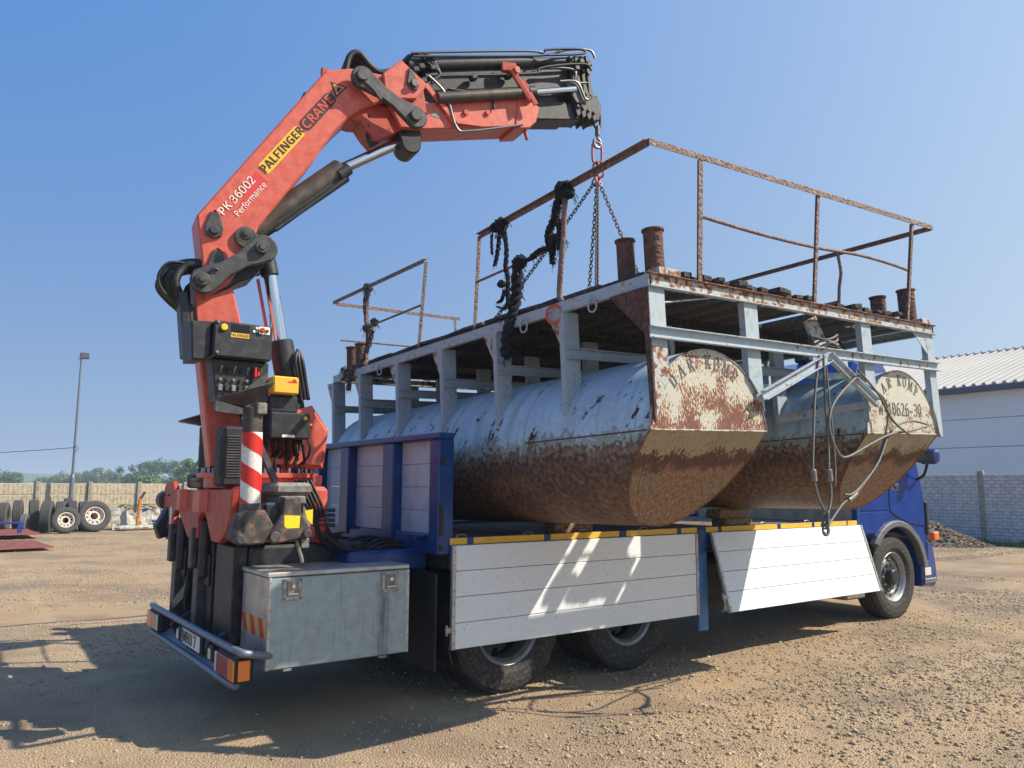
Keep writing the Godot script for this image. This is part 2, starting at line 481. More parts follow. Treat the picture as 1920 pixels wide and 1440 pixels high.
	M.stripe_white = tri_mat(noise_tex(256, 0.05, 6, 50, [[0.0, c8(200, 198, 192)], [0.8, c8(226, 224, 218)], [0.86, c8(60, 56, 54)], [1.0, c8(50, 46, 44)]]), 2.2, 0.5)
	M.hazard_yellow = plain(c8(196, 160, 92), 0.5)
	# yard
	M.concrete = []
	for k in 3:
		M.concrete.append(tri_mat(noise_tex(256, 0.03, 7, 60 + k, [[0.0, c8(150, 140, 120)], [0.4, c8(176, 165, 142)], [0.7, c8(190, 179, 155)], [1.0, c8(164, 153, 132)]]), 0.6, 0.92, 0.0, nrough, 0.1, Color(1, 1, 1), true))
	M.concrete_post = tri_mat(noise_tex(256, 0.03, 6, 63, [[0.0, c8(112, 108, 100)], [0.6, c8(150, 146, 136)], [1.0, c8(164, 158, 146)]]), 0.8, 0.92, 0.0, nrough, 0.1, Color(1, 1, 1), true)
	M.wall_grey = tri_mat(noise_tex(256, 0.03, 6, 64, [[0.0, c8(168, 170, 172)], [0.6, c8(194, 195, 196)], [1.0, c8(206, 206, 206)]]), 0.5, 0.85, 0.0, nfine, 0.3, Color(1, 1, 1), true)
	M.clad = tri_mat(noise_tex(256, 0.01, 3, 65, [[0.0, c8(206, 211, 216)], [1.0, c8(216, 221, 226)]]), 0.1, 0.5, 0.0, null, 0.0, Color(1, 1, 1), true)
	M.roof = tri_mat(noise_tex(256, 0.01, 3, 66, [[0.0, c8(150, 150, 148)], [1.0, c8(168, 168, 165)]]), 0.1, 0.5, 0.0, null, 0.0, Color(1, 1, 1), true)
	M.gutter = plain(c8(70, 80, 96), 0.5)
	M.plate_brown = tri_mat(noise_tex(256, 0.02, 6, 67, [[0.0, c8(88, 46, 38)], [0.5, c8(124, 66, 52)], [1.0, c8(142, 82, 64)]]), 0.5, 0.75, 0.0)
	M.orange_rust = tri_mat(noise_tex(256, 0.03, 6, 68, [[0.0, c8(120, 60, 34)], [0.4, c8(190, 112, 44)], [0.6, c8(206, 140, 60)], [0.8, c8(140, 76, 46)], [1.0, c8(90, 56, 44)]]), 1.4, 0.8)
	M.blue_frame = plain(c8(30, 56, 136), 0.4)
	M.tarp = tri_mat(noise_tex(256, 0.02, 5, 69, [[0.0, c8(120, 116, 106)], [0.4, c8(164, 160, 150)], [0.7, c8(186, 183, 174)], [1.0, c8(150, 146, 138)]]), 1.2, 0.7, 0.0, nrough, 0.3)
	M.bark = tri_mat(noise_tex(128, 0.05, 5, 70, [[0.0, c8(60, 50, 42)], [1.0, c8(104, 92, 78)]]), 1.0, 0.95)
	M.leaf = []
	for cc: Color in [c8(46, 84, 34), c8(56, 94, 40), c8(78, 108, 56), c8(84, 122, 46)]:
		var lm := plain(cc, 0.7)
		lm.backlight_enabled = true
		lm.backlight = cc.darkened(0.5)
		lm.vertex_color_use_as_albedo = true
		lm.cull_mode = BaseMaterial3D.CULL_DISABLED
		M.leaf.append(lm)
	M.hill = tri_mat(noise_tex(256, 0.02, 5, 71, [[0.0, c8(62, 92, 62)], [1.0, c8(92, 116, 80)]]), 0.01, 0.95, 0.0, null, 0.0, Color(1, 1, 1), true)
	M.stone = plain(c8(170, 152, 127), 0.92)
	M.stone.vertex_color_use_as_albedo = true
	M.heap = tri_mat(noise_tex(256, 0.08, 5, 72, [[0.0, c8(74, 68, 62)], [0.6, c8(112, 104, 96)], [1.0, c8(140, 132, 124)]]), 1.2, 0.95, 0.0, nrough, 0.8, Color(1, 1, 1), true)

# brushed aluminium of the tool box with run marks below the hinges and latches (print of dirt, laid in UV over the front)
func alu_material() -> StandardMaterial3D:
	var w := 256
	var h := 160
	var f := FastNoiseLite.new()
	f.seed = 77
	f.frequency = 0.03
	f.fractal_octaves = 5
	var g := FastNoiseLite.new()
	g.seed = 78
	g.frequency = 0.09
	g.fractal_octaves = 3
	var im := Image.create(w, h, false, Image.FORMAT_RGB8)
	for y in h:
		for x in w:
			var k := 0.64 + 0.05 * f.get_noise_2d(x, y) + 0.02 * g.get_noise_2d(x * 1.0, y * 1.0)
			# grimy vertical runs at ragged places
			var run := clampf(g.get_noise_2d(x * 1.3, y * 0.06 + 40.0) * 2.4 - 0.75, 0.0, 1.0)
			var d: float = clampf(1.0 - absf(x - 208.0 + 6.0 * f.get_noise_2d(0, y)) / 16.0, 0.0, 1.0)
			run = maxf(run * 0.25, d * (0.55 + 0.5 * g.get_noise_2d(x * 2.0, y * 0.1)))
			k *= 1.0 - 0.5 * clampf(run, 0.0, 1.0)
			im.set_pixel(x, y, Color(k * 0.90, k, k * 1.04))
	var m := plain(Color(1, 1, 1), 0.45, 0.35)
	m.albedo_texture = ImageTexture.create_from_image(im)
	m.normal_enabled = false
	return m

func sky_material(sun: Vector3) -> PanoramaSkyMaterial:
	var w := 512
	var h := 256
	var im := Image.create(w, h, false, Image.FORMAT_RGBF)
	for y in h:
		var th := PI * (y + 0.5) / h
		for x in w:
			var ph := (float(x) + 0.5) / w * TAU
			var d := Vector3(sin(th) * sin(ph), cos(th), -sin(th) * cos(ph))
			var up := maxf(d.y, 0.0)
			# pale at the horizon, deep blue overhead, whiter round the sun
			var c := Vector3(0.003, 0.190, 0.640).lerp(Vector3(0.372, 0.502, 0.670), exp(-up * 3.0))
			c += Vector3(1.12, 1.10, 0.71) * pow((d.dot(sun) + 1.0) * 0.5, 4.0) * exp(-up)
			c /= 1.5
			if d.y < 0.0: c = Vector3(0.24, 0.22, 0.19)
			im.set_pixel(x, y, Color(c.x, c.y, c.z))
	var m := PanoramaSkyMaterial.new()
	m.panorama = ImageTexture.create_from_image(im)
	return m

func _ready() -> void:
	rng.seed = 4242
	# camera
	var cam := Camera3D.new()
	cam.name = "camera"
	add_child(cam)
	cam.fov = 52.84
	cam.near = 0.05
	cam.far = 3000.0
	cam.transform = Transform3D(Basis(V(0.80668377, 0.00307234, 0.59097535), V(-0.07950052, 0.9914613, 0.10336416), V(-0.58561162, -0.13036503, 0.80003999)), V(-3.79765, 1.643373, 6.374175))
	cam.current = true
	# sky and sun
	var towards := V(0.79, 1.0, 0.65).normalized()
	var env := Environment.new()
	env.background_mode = Environment.BG_SKY
	var sky := Sky.new()
	sky.sky_material = sky_material(towards)
	env.sky = sky
	env.ambient_light_source = Environment.AMBIENT_SOURCE_SKY
	env.tonemap_mode = Environment.TONE_MAPPER_LINEAR
	env.tonemap_exposure = 1.5
	env.sdfgi_enabled = true
	env.ssao_enabled = true
	env.ssil_enabled = true
	env.fog_enabled = true
	env.fog_density = 0.0011
	env.fog_light_color = c8(196, 212, 232)
	var we := WorldEnvironment.new()
	we.environment = env
	add_child(we)
	var sun := DirectionalLight3D.new()
	sun.name = "sun"
	sun.light_energy = 1.55
	sun.light_color = Color(1.0, 0.95, 0.87)
	sun.light_angular_distance = 0.5
	sun.shadow_enabled = true
	add_child(sun)
	sun.transform = Transform3D(Basis.looking_at(-towards), V(0, 30, 0))

	make_materials()
	print("materials ", Time.get_ticks_msec())
	build_ground()
	print("ground ", Time.get_ticks_msec())
	build_yard()
	print("yard ", Time.get_ticks_msec())
	build_warehouse()
	build_trees()
	print("trees ", Time.get_ticks_msec())
	build_truck()
	print("truck ", Time.get_ticks_msec())
	build_crane()
	print("crane ", Time.get_ticks_msec())
	build_pontoon()
	print("pontoon ", Time.get_ticks_msec())
	build_rigging()
	build_stones()
	print("done ", Time.get_ticks_msec())

# ------------------------------------------------------------------ ground
var hn := FastNoiseLite.new()

func ground_y(x: float, z: float) -> float:
	var e := minf(minf(x + 10.0, 16.0 - x), minf(z + 16.0, 10.0 - z))
	var k := clampf(e / 2.0, 0.0, 1.0)
	if k <= 0.0: return 0.0
	var y := hn.get_noise_2d(x * 1.0, z * 1.0) * 0.028 + hn.get_noise_2d(x * 7.0 + 50.0, z * 7.0) * 0.008
	# shallow wheel ruts running along the yard
	for r in [[1.9, 0.10], [3.7, 0.06], [-3.6, 0.05]]:
		var d: float = (z - r[0] - x * r[1]) / 0.22
		y -= 0.018 * exp(-d * d) * (1.0 + hn.get_noise_2d(x * 2.0, z))
	return minf(y, 0.03) * k

func build_ground() -> void:
	hn.seed = 5
	hn.frequency = 0.35
	hn.fractal_octaves = 3
	var mb := MB.new()
	var x0 := -10.0
	var x1 := 16.0
	var z0 := -16.0
	var z1 := 10.0
	var nn := 170
	var st := (x1 - x0) / nn
	var pts := []
	var nor := []
	for i in nn + 1:
		var row := PackedVector3Array()
		var rn := PackedVector3Array()
		for j in nn + 1:
			var x := x0 + i * st
			var z := z0 + j * st
			var y := ground_y(x, z)
			row.append(V(x, y, z))
			rn.append(V(ground_y(x - 0.05, z) - ground_y(x + 0.05, z), 0.1, ground_y(x, z - 0.05) - ground_y(x, z + 0.05)).normalized())
		pts.append(row)
		nor.append(rn)
	for i in nn:
		for j in nn:
			mb.tri(pts[i][j], pts[i + 1][j], pts[i + 1][j + 1], nor[i][j], nor[i + 1][j], nor[i + 1][j + 1])
			mb.tri(pts[i][j], pts[i + 1][j + 1], pts[i][j + 1], nor[i][j], nor[i + 1][j + 1], nor[i][j + 1])
	var B := 900.0
	for r in [[-B, -B, B, z0], [-B, z1, B, B], [-B, z0, x0, z1], [x1, z0, B, z1]]:
		mb.quad(V(r[0], 0, r[1]), V(r[2], 0, r[1]), V(r[2], 0, r[3]), V(r[0], 0, r[3]), Vector3.UP)
	var tex := noise_tex(1024, 0.11, 5, 81, [[0.0, c8(98, 87, 72)], [0.28, c8(144, 128, 106)], [0.45, c8(167, 150, 128)], [0.6, c8(181, 164, 141)], [0.75, c8(195, 180, 158)], [0.9, c8(178, 167, 149)], [1.0, c8(148, 140, 129)]])
	var m := tri_mat(tex, 0.55, 0.95, 0.0, normal_tex(1024, 0.09, 6, 82, 14.0), 0.9, Color(1, 1, 1), true)
	m.detail_enabled = true
	m.detail_blend_mode = BaseMaterial3D.BLEND_MODE_MUL
	m.detail_uv_layer = BaseMaterial3D.DETAIL_UV_2
	m.uv2_triplanar = true
	m.uv2_world_triplanar = true
	m.uv2_scale = Vector3.ONE * 0.071
	m.detail_albedo = noise_tex(512, 0.012, 6, 83, [[0.0, c8(190, 190, 194)], [0.35, c8(226, 216, 206)], [0.6, c8(255, 246, 232)], [0.8, c8(255, 240, 214)], [1.0, c8(222, 214, 208)]])
	struct("ground", mb, m)

func rock(sd: int) -> ArrayMesh:
	var mb := MB.new()
	var r := RandomNumberGenerator.new()
	r.seed = sd
	mb.blob(Vector3.ZERO, V(1.0, r.randf_range(0.45, 0.75), r.randf_range(0.6, 0.95)), sd, 0.28, 6, 4)
	return mb.mesh()

func scatter(called: String, label: String, mesh: ArrayMesh, xfs: Array, cols: Array) -> void:
	var mm := MultiMesh.new()
	mm.transform_format = MultiMesh.TRANSFORM_3D
	mm.use_colors = true
	mm.mesh = mesh
	mm.instance_count = xfs.size()
	for i in xfs.size():
		mm.set_instance_transform(i, xfs[i])
		mm.set_instance_color(i, cols[i])
	var o := MultiMeshInstance3D.new()
	o.multimesh = mm
	o.material_override = M.stone
	o.name = uname(self, called)
	add_child(o)
	tag(o, label, "stones")
	o.set_meta("kind", "stuff")

func build_stones() -> void:
	var pn := FastNoiseLite.new()
	pn.seed = 9
	pn.frequency = 0.22
	pn.fractal_octaves = 3
	var sets := [[], [], []]
	var cols := [[], [], []]
	for i in 640000:
		# most of it in the open yard before the truck; coarser and thinner farther out
		var far := i > 470000
		var x := rng.randf_range(-8.0, 12.0)
		var z := rng.randf_range(-6.0, 6.2)
		if far:
			x = rng.randf_range(-9.0, 20.0)
			z = rng.randf_range(-24.0, -2.0)
		var dn := 0.48 + 1.5 * pn.get_noise_2d(x, z)
		for r in [[1.9, 0.10], [3.7, 0.06], [-3.6, 0.05], [5.0, 0.02], [-8.0, 0.1]]:
			var d: float = (z - r[0] - x * r[1]) / 0.28
			dn *= 1.0 - 0.8 * exp(-d * d)
		if not far: dn *= smoothstep(-3.5, 1.5, x + 0.4 * z) * 0.85 + 0.15
		var g := exp(-((x - 1.9) ** 2 / 4.0 + (z - 3.0) ** 2 / 1.2))
		dn += 1.2 * g
		if rng.randf() > dn: continue
		var s := 0.0024 + 0.0125 * pow(rng.randf(), 3.5)
		if far: s = 0.008 + 0.012 * pow(rng.randf(), 2.0)
		elif rng.randf() < 0.05 + 0.3 * g: s *= 1.7
		if rng.randf() < 0.003: s *= 1.6
		var bs := Basis(Vector3.UP, rng.randf() * TAU) * Basis(Vector3.RIGHT, rng.randf_range(-0.4, 0.4))
		bs = bs.scaled(Vector3.ONE * s)
		var k := rng.randi() % 3
		sets[k].append(Transform3D(bs, V(x, ground_y(x, z) + s * 0.2, z)))
		var t := rng.randf_range(0.6, 1.15)
		var w := clampf(rng.randf() + 0.8 * pn.get_noise_2d(x + 40.0, z), 0.0, 1.0)
		cols[k].append(Color(t * lerpf(0.9, 1.04, w), t * lerpf(0.96, 1.0, w), t * lerpf(1.08, 0.93, w)))
	var lb := ["rough light stones loose over the dirt yard", "flat pale pebbles strewn over the dirt yard", "small grey chippings scattered over the dirt yard"]
	for k in 3:
		scatter("loose_stones", lb[k], rock(300 + k), sets[k], cols[k])

# ------------------------------------------------------------------ yard
func tyre_shape(R: float, W: float, hole: float) -> MB:
	var mb := MB.new()
	var h := W * 0.5
	var prof := [Vector2(hole, -h * 0.72), Vector2(hole + (R - hole) * 0.3, -h * 0.98), Vector2(hole + (R - hole) * 0.62, -h), Vector2(R - 0.035, -h * 0.93), Vector2(R - 0.006, -h * 0.8)]
	# tread: ribs with grooves between
	var ribs := 5
	for k in ribs:
		var a := -h * 0.8 + (h * 1.6) * k / ribs
		var b := -h * 0.8 + (h * 1.6) * (k + 1) / ribs
		prof.append(Vector2(R, a + 0.006))
		prof.append(Vector2(R, b - 0.006))
		if k < ribs - 1:
			prof.append(Vector2(R - 0.014, b - 0.004))
			prof.append(Vector2(R - 0.014, b + 0.004))
	prof.append_array([Vector2(R - 0.006, h * 0.8), Vector2(R - 0.035, h * 0.93), Vector2(hole + (R - hole) * 0.62, h), Vector2(hole + (R - hole) * 0.3, h * 0.98), Vector2(hole, h * 0.72), Vector2(hole, -h * 0.72)])
	mb.lathe(prof, 44)
	return mb

func rim_shape(R: float, W: float) -> MB:
	var mb := MB.new()
	var h := W * 0.5
	mb.lathe([Vector2(R + 0.012, -h * 0.75), Vector2(R - 0.01, -h * 0.8), Vector2(R - 0.03, -h * 0.3), Vector2(R - 0.03, h * 0.4), Vector2(R - 0.008, h * 0.78), Vector2(R + 0.016, h * 0.8), Vector2(R + 0.016, h * 0.72)], 40)
	# disc with hand holes between spokes
	var k := 10
	for i in k:
		var a0 := TAU * i / k
		mb.lathe([Vector2(R * 0.62, h * 0.02), Vector2(R * 0.86, -h * 0.02), Vector2(R - 0.02, h * 0.1)], 3, Transform3D(Basis(), V(0, 0, 0)), false, a0, a0 + TAU / k * 0.58)
	mb.lathe([Vector2(R * 0.4, h * 0.12), Vector2(R * 0.52, h * 0.14), Vector2(R * 0.66, h * 0.0), Vector2(R * 0.66, -h * 0.1)], 36)
	return mb

func standing_tyre(label: String, x: float, z: float, R: float, W: float, yaw: float, lean: float, m: Material) -> void:
	# axle lies level, turned by yaw; lean tips it back
	var bs := Basis(Vector3.UP, yaw) * Basis(Vector3.RIGHT, lean) * Basis(Vector3.RIGHT, PI / 2)
	var t := thing("tyre", label, "tyre", V(x, 0, z), Basis(), "old tyres stacked along the concrete fence")
	part(t, "rubber_ring", tyre_shape(R, W, R * 0.56), m, Transform3D(bs, V(0, R * cos(lean) + W * 0.5 * absf(sin(lean)) - 0.01, 0)))

func build_yard() -> void:
	# left: concrete slab fence, posts 1.72 m apart
	var f := thing("concrete_fence", "weathered beige concrete slab fence behind the tyres on the left", "fence", V(0, 0, -27.2))
	var slabs := []
	for k in 3:
		var mb := MB.new()
		mb.box(V(0, 0.21, 0), V(1.62, 0.414, 0.05), 0.012)
		for i in 11:
			mb.box(V(-0.72 + i * 0.144 + rng.randf_range(-0.01, 0.01), 0.21, 0.027), V(0.05, 0.37 + rng.randf_range(-0.03, 0.0), 0.012), 0.004)
		slabs.append(mb.mesh())
	var post := MB.new()
	post.box(V(0, 0.88, 0), V(0.15, 1.76, 0.19), 0.02)
	var pm := post.mesh()
	for i in range(-7, 12):
		var x := -0.92 + 1.72 * i
		part(f, "post", pm, M.concrete_post, Transform3D(Basis(Vector3.RIGHT, rng.randf_range(-0.012, 0.012)), V(x, -0.02, 0)))
		for r in 4:
			part(f, "slab", slabs[(i * 3 + r + 30) % 3], M.concrete[(i + r * 2 + 30) % 3], Transform3D(Basis(), V(x + 0.86, r * 0.42, rng.randf_range(-0.006, 0.006))))
	# flood light mast
	var lp := thing("lamp_post", "tall galvanised mast with one flood light in front of the concrete fence", "lamp post", V(0.12, 0, -26.6))
	var mb2 := MB.new()
	mb2.cyl(V(0, 0, 0), V(0, 1.9, 0), 0.085, 14)
	mb2.cyl(V(0, 1.9, 0), V(0, 2.0, 0), 0.085, 14, 0.055)
	part(lp, "base_tube", mb2, M.galv)
	mb2 = MB.new()
	mb2.cyl(V(0, 2.0, 0), V(0, 6.35, 0), 0.052, 12, 0.036)
	part(lp, "mast", mb2, M.galv)
	mb2 = MB.new()
	mb2.box(V(0.1, 6.48, 0), V(0.3, 0.26, 0.07), 0.015, Basis(Vector3.RIGHT, -0.45))
	part(lp, "floodlight", mb2, M.black)
	mb2 = MB.new()
	mb2.box(V(0.1, 6.468, 0.034), V(0.25, 0.2, 0.012), 0.003, Basis(Vector3.RIGHT, -0.45))
	part(lp, "lens", mb2, M.grey_plastic)
	mb2 = MB.new()
	mb2.tube(curve([V(0, 6.36, 0), V(-0.08, 6.33, 0), V(-0.1, 6.42, 0), V(0, 6.5, -0.02)]), 0.009, 5)
	part(lp, "cable_loop", mb2, M.hose)
	mb2 = MB.new()
	mb2.tube(curve([V(0, 2.9, 0.06), V(0.09, 2.92, 0.07), V(0.1, 3.03, 0.07), V(0.0, 3.05, 0.06)]), 0.009, 5)
	part(lp, "cable_loop", mb2, M.hose)
	mb2 = MB.new()
	var wp := []
	for i in 13:
		var t := i / 12.0
		wp.append(V(0.12 - 12.0 * t, 3.0 - 0.35 * t - 1.1 * t * (1.0 - t), -26.55 - 2.0 * t))
	mb2.tube(wp, 0.012, 5)
	tag(part(self, "overhead_cable", mb2, M.hose), "thin black cable strung from the flood light mast to the left", "cable")

	# old tyres on their treads, seen on the tread side, in two rows before the fence
	var rows := [
		["tyre at the very left edge of the picture behind the blue trestle", -2.95, -25.2, 0.52, 0.33, 1.5],
		["wide tyre second from the left edge behind the blue trestle", -2.5, -25.3, 0.53, 0.34, 1.48],
		["dark tyre third from the left edge with a round shoulder", -2.02, -24.9, 0.52, 0.3, 1.36],
		["tyre in the back row above the pale small tyre", -1.55, -25.9, 0.55, 0.3, 1.45],
		["block-tread tyre in the back row left of the largest dark tyre", -1.08, -25.8, 0.55, 0.32, 1.5],
		["largest dark tyre in the front row left of the small wheel", -0.78, -24.8, 0.54, 0.34, 1.34],
		["front row tyre leaning on the largest dark tyre", -0.36, -25.1, 0.53, 0.3, 1.45],
		["tyre directly behind the small rimmed wheel", 0.05, -25.3, 0.53, 0.3, 1.5],
		["tyre at the foot of the flood light mast", 0.4, -25.4, 0.52, 0.3, 1.48],
		["tyre between the two rimmed wheels in the back row", 0.78, -25.3, 0.5, 0.3, 1.5],
		["back row tyre just left of the large rimmed wheel's top", -0.02, -26.0, 0.58, 0.3, 1.5]]
	for r in rows:
		standing_tyre(r[0], r[1], r[2], r[3], r[4], r[5], rng.randf_range(-0.06, 0.06), M.rubber_old)
	standing_tyre("small pale worn tyre leaning on the dark tyres at the left", -1.45, -24.55, 0.33, 0.2, 1.3, 0.1, M.grey_plastic)
	for w in [["small truck wheel with a rusty rim leaning on the tyre row", -0.33, -23.75, 0.43, 0.26, "rusty"], ["large truck wheel with a pale rim leaning at the right end of the tyre row", 0.6, -24.3, 0.53, 0.3, "pale"]]:
		var t := thing("spare_wheel", w[0], "wheel", V(w[1], 0, w[2]), Basis(), "rimmed wheels leaning on the tyre row")
		var bs := Basis(Vector3.UP, 0.12) * Basis(Vector3.RIGHT, -0.22) * Basis(Vector3.RIGHT, PI / 2)
		var at := V(0, w[3] * cos(0.22) + w[4] * 0.5 * sin(0.22) - 0.01, 0)
		part(t, "tyre", tyre_shape(w[3], w[4], w[3] * 0.56), M.rubber_old, Transform3D(bs, at))
		part(t, "rim", rim_shape(w[3] * 0.56, w[4]), M.rim_old, Transform3D(bs, at))
	# white sheeting over a low stack
	var tp := MB.new()
	var nx := 22
	var ny := 10
	var sf := FastNoiseLite.new()
	sf.seed = 31
	sf.frequency = 0.6
	sf.fractal_octaves = 4
	var gp := []
	for i in nx + 1:
		var row := []
		for j in ny + 1:
			var u := float(i) / nx
			var t := float(j) / ny
			var d := sf.get_noise_2d(u * 6.0, t * 5.0) * 0.12
			var prof := V(lerpf(1.3, 2.9, u), 0.0, 0.0)
			# drape: floor in front, up the face, over the top
			if t < 0.6:
				prof += V(0, t / 0.6 * (0.66 + 0.1 * sin(u * 9.0)), -24.9 - t * 0.25 + d)
			else:
				prof += V(0, 0.66 + 0.1 * sin(u * 9.0) + d * 0.4, -25.05 - (t - 0.6) * 2.4)
			prof.y = maxf(prof.y, 0.01)
			row.append(prof)
		gp.append(row)
	for i in nx:
		for j in ny:
			tp.flat(gp[i][j], gp[i + 1][j], gp[i + 1][j + 1], V(0, 0.7, 1))
			tp.flat(gp[i][j], gp[i + 1][j + 1], gp[i][j + 1], V(0, 0.7, 1))
	tag(part(self, "white_sheeting", tp, M.tarp), "crumpled white sheeting over a low stack right of the tyres", "sheeting")
	# white bags lying on each other
	for k in 3:
		var bm := MB.new()
		bm.blob(Vector3.ZERO, V(0.36, 0.1, 0.24), 500 + k, 0.1, 12, 7)
		var o := part(self, "white_bag", bm, M.tarp, Transform3D(Basis(Vector3.UP, 0.3 * k), V(1.65 + 0.4 * (k % 3), 0.09 + 0.62 * (k / 3) + 0.0, -24.55 - 0.1 * k)))
		tag(o, ["flat white bag nearest the tyres on the gravel", "flat white bag in the middle below the sheeting", "flat white bag at the foot of the rusty orange post", "white bag lying on top of the sheeting"][k], "bag", "white bags by the sheeting")
	# twisted wire on the sheeting
	var wm := MB.new()
	for k in 5:
		var pp := []
		for i in 9:
			pp.append(V(1.5 + 0.16 * i + rng.randf_range(-0.05, 0.05), 0.78 + 0.1 * sin(i * 1.3 + k) + rng.randf_range(0.0, 0.06), -25.0 - 0.05 * k + rng.randf_range(-0.05, 0.05)))
		wm.tube(curve(pp, 3), 0.012, 5)
	tag(part(self, "wire_tangle", wm, M.hose), "tangle of black wire lying on the white sheeting", "wire")
	# rusty orange post with a foot
	var rp := thing("rusty_post", "rusty orange steel post on cross feet with a bent black top", "post", V(2.05, 0, -24.6))
	var q := MB.new()
	q.bar(V(0, 0.05, 0), V(0.06, 1.12, 0), 0.13, 0.1, 0.01)
	part(rp, "stem", q, M.orange_rust)
	q = MB.new()
	q.bar(V(0.05, 1.1, 0), V(0.2, 1.38, 0.02), 0.1, 0.09, 0.01)
	part(rp, "bent_top", q, M.rust_dark)
	q = MB.new()
	q.box(V(-0.28, 0.04, 0.02), V(0.46, 0.08, 0.12), 0.012)
	part(rp, "foot", q, M.rust)
	q = MB.new()
	q.box(V(0.3, 0.04, -0.04), V(0.44, 0.08, 0.12), 0.012)
	part(rp, "foot", q, M.rust)
	# blue tube frame beside it
	var bf := thing("tube_trolley", "blue welded tube trolley frame lying beyond the rusty post", "trolley", V(2.85, 0, -25.2))
	for e in [[-0.55, 0.72, 0.0, 0.75, 0.62, 0.0], [-0.5, 0.68, 0.0, -0.35, 0.05, 0.0], [-0.38, 0.34, 0.0, 0.2, 0.66, 0.0], [-0.4, 0.08, 0.0, 0.7, 0.05, 0.0], [-0.3, 0.3, 0.35, 0.6, 0.3, 0.35], [0.7, 0.62, 0.0, 0.7, 0.06, 0.0]]:
		var bm2 := MB.new()
		bm2.bar(V(e[0], e[1], e[2]), V(e[3], e[4], e[5]), 0.08, 0.08, 0.01)
		part(bf, "tube", bm2, M.blue_frame)
	bf.rotation.y = 0.1
	# brown steel plates on the gravel, at the left edge
	for pl in [["brown steel plate lying nearest on the gravel at the left edge", -1.40, -16.3, -1.62, -19.4, 0.10], ["brown steel plate lying farther back at the left edge", -1.22, -21.3, -1.38, -25.0, 0.16]]:
		var pm2 := MB.new()
		pm2.prism([Vector2(pl[1], -pl[2]), Vector2(pl[3], -pl[4]), Vector2(-4.6, -pl[4]), Vector2(-4.6, -pl[2] - 0.4)], pl[5] - 0.03, pl[5], 0.004, Transform3D(Basis(V(1, 0, 0), V(0, 0, -1), V(0, 1, 0)), Vector3.ZERO))
		for s in 2:
			pm2.bx(V(-4.4 + s * 2.3, 0.0, pl[4] + 0.6), V(-4.3 + s * 2.3, pl[5] - 0.031, pl[2] - 0.6), 0.004)
		tag(part(self, "steel_plate", pm2, M.plate_brown), pl[0], "plate", "brown steel plates on the ground")
	# blue trestle between the plates and the tyres
	var br := thing("blue_trestle", "small blue steel trestle at the left edge before the tyres", "trestle", V(-1.75, 0, -21.9))
	q = MB.new()
	q.bx(V(-1.6, 0.44, -0.04), V(0.06, 0.5, 0.04), 0.008)
	part(br, "top_bar", q, M.blue_frame)
	for lx: float in [0.0, -1.5]:
		q = MB.new()
		q.bx(V(lx - 0.06, 0, -0.05), V(lx + 0.06, 0.438, 0.05), 0.008)
		part(br, "leg", q, M.blue_frame)

	# clutter on the far side of the truck, seen under the tank
	var bb := MB.new()
	bb.lathe([Vector2(0, 0), Vector2(0.29, 0), Vector2(0.3, 0.02), Vector2(0.29, 0.3), Vector2(0.3, 0.31), Vector2(0.29, 0.6), Vector2(0.3, 0.61), Vector2(0.29, 0.88), Vector2(0.28, 0.9), Vector2(0, 0.88)], 20)
	tag(part(self, "blue_barrel", bb, plain(c8(40, 90, 190), 0.4), Transform3D(Basis(), V(7.2, 0, -17.0))), "blue plastic barrel far behind the truck, seen under the tank", "barrel")
	for k in 3:
		var ct := MB.new()
		for i in 5:
			for s in 2:
				ct.box(V(-0.4 + i * 0.2, 0.08 + s * 0.1 - 0.02, 0), V(0.14, 0.022, 1.0), 0.004)
		for i in 3:
			ct.box(V(0, 0.11, -0.42 + i * 0.42), V(0.96, 0.074, 0.08), 0.004)
		for lay in 5 + k:
			var at := V(7.95 + k * 2.6, lay * 0.18 - 0.04, -17.3 - k * 0.4)
			var o2 := part(self, "pallet", ct, M.wood, Transform3D(Basis(Vector3.UP, rng.randf_range(-0.06, 0.06)), at))
			tag(o2, "wooden pallet %s in the %s stack far behind the truck, seen under the tank" % [["lowest", "second up", "third up", "fourth up", "fifth up", "sixth up", "topmost"][lay], ["left", "middle", "right"][k]], "pallet", "pallet stacks behind the truck")
	for k in 7:
		var sp := MB.new()
		sp.cyl(V(-1.6, 0, 0), V(1.6, 0, 0), 0.09 + 0.02 * (k % 3), 12)
		var o3 := part(self, "scrap_pipe", sp, M.rust, Transform3D(Basis(Vector3.UP, 0.25 + 0.2 * k) * Basis(Vector3.BACK, 0.1 * (k % 3)), V(9.4 + 0.35 * k, 0.3 + 0.11 * k, -15.5 - 0.2 * k)))
		tag(o3, "rusty scrap pipe lying %s in the heap far behind the truck" % ["lowest", "second lowest", "third from below", "in the middle", "third from above", "second from above", "on top"][k], "pipe", "scrap pipes behind the truck")
	var rd := MB.new()
	rd.lathe([Vector2(0, 0), Vector2(0.66, 0.0), Vector2(0.72, 0.05), Vector2(0.72, 2.3), Vector2(0.66, 2.36), Vector2(0, 2.36)], 30, Transform3D(Basis(V(0, 0, 1), V(1, 0, 0), V(0, 1, 0)), V(-1.2, 0.72, 0)))
	tag(part(self, "rusty_drum", rd, M.pont_rusty, Transform3D(Basis(Vector3.UP, 0.5), V(9.3, 0.0, -7.2))), "rust-stained steel drum lying far behind the truck between the tanks", "drum")

	# right: block-pattern concrete fence in front of the warehouse
	var wf := thing("block_fence", "grey concrete fence with a moulded brick pattern before the warehouse", "fence", V(21.7, 0, 0))
	var wp2 := MB.new()
	wp2.box(V(0, 1.07, 0), V(0.16, 2.14, 0.17), 0.02)
	var wpm := wp2.mesh()
	var panel := MB.new()
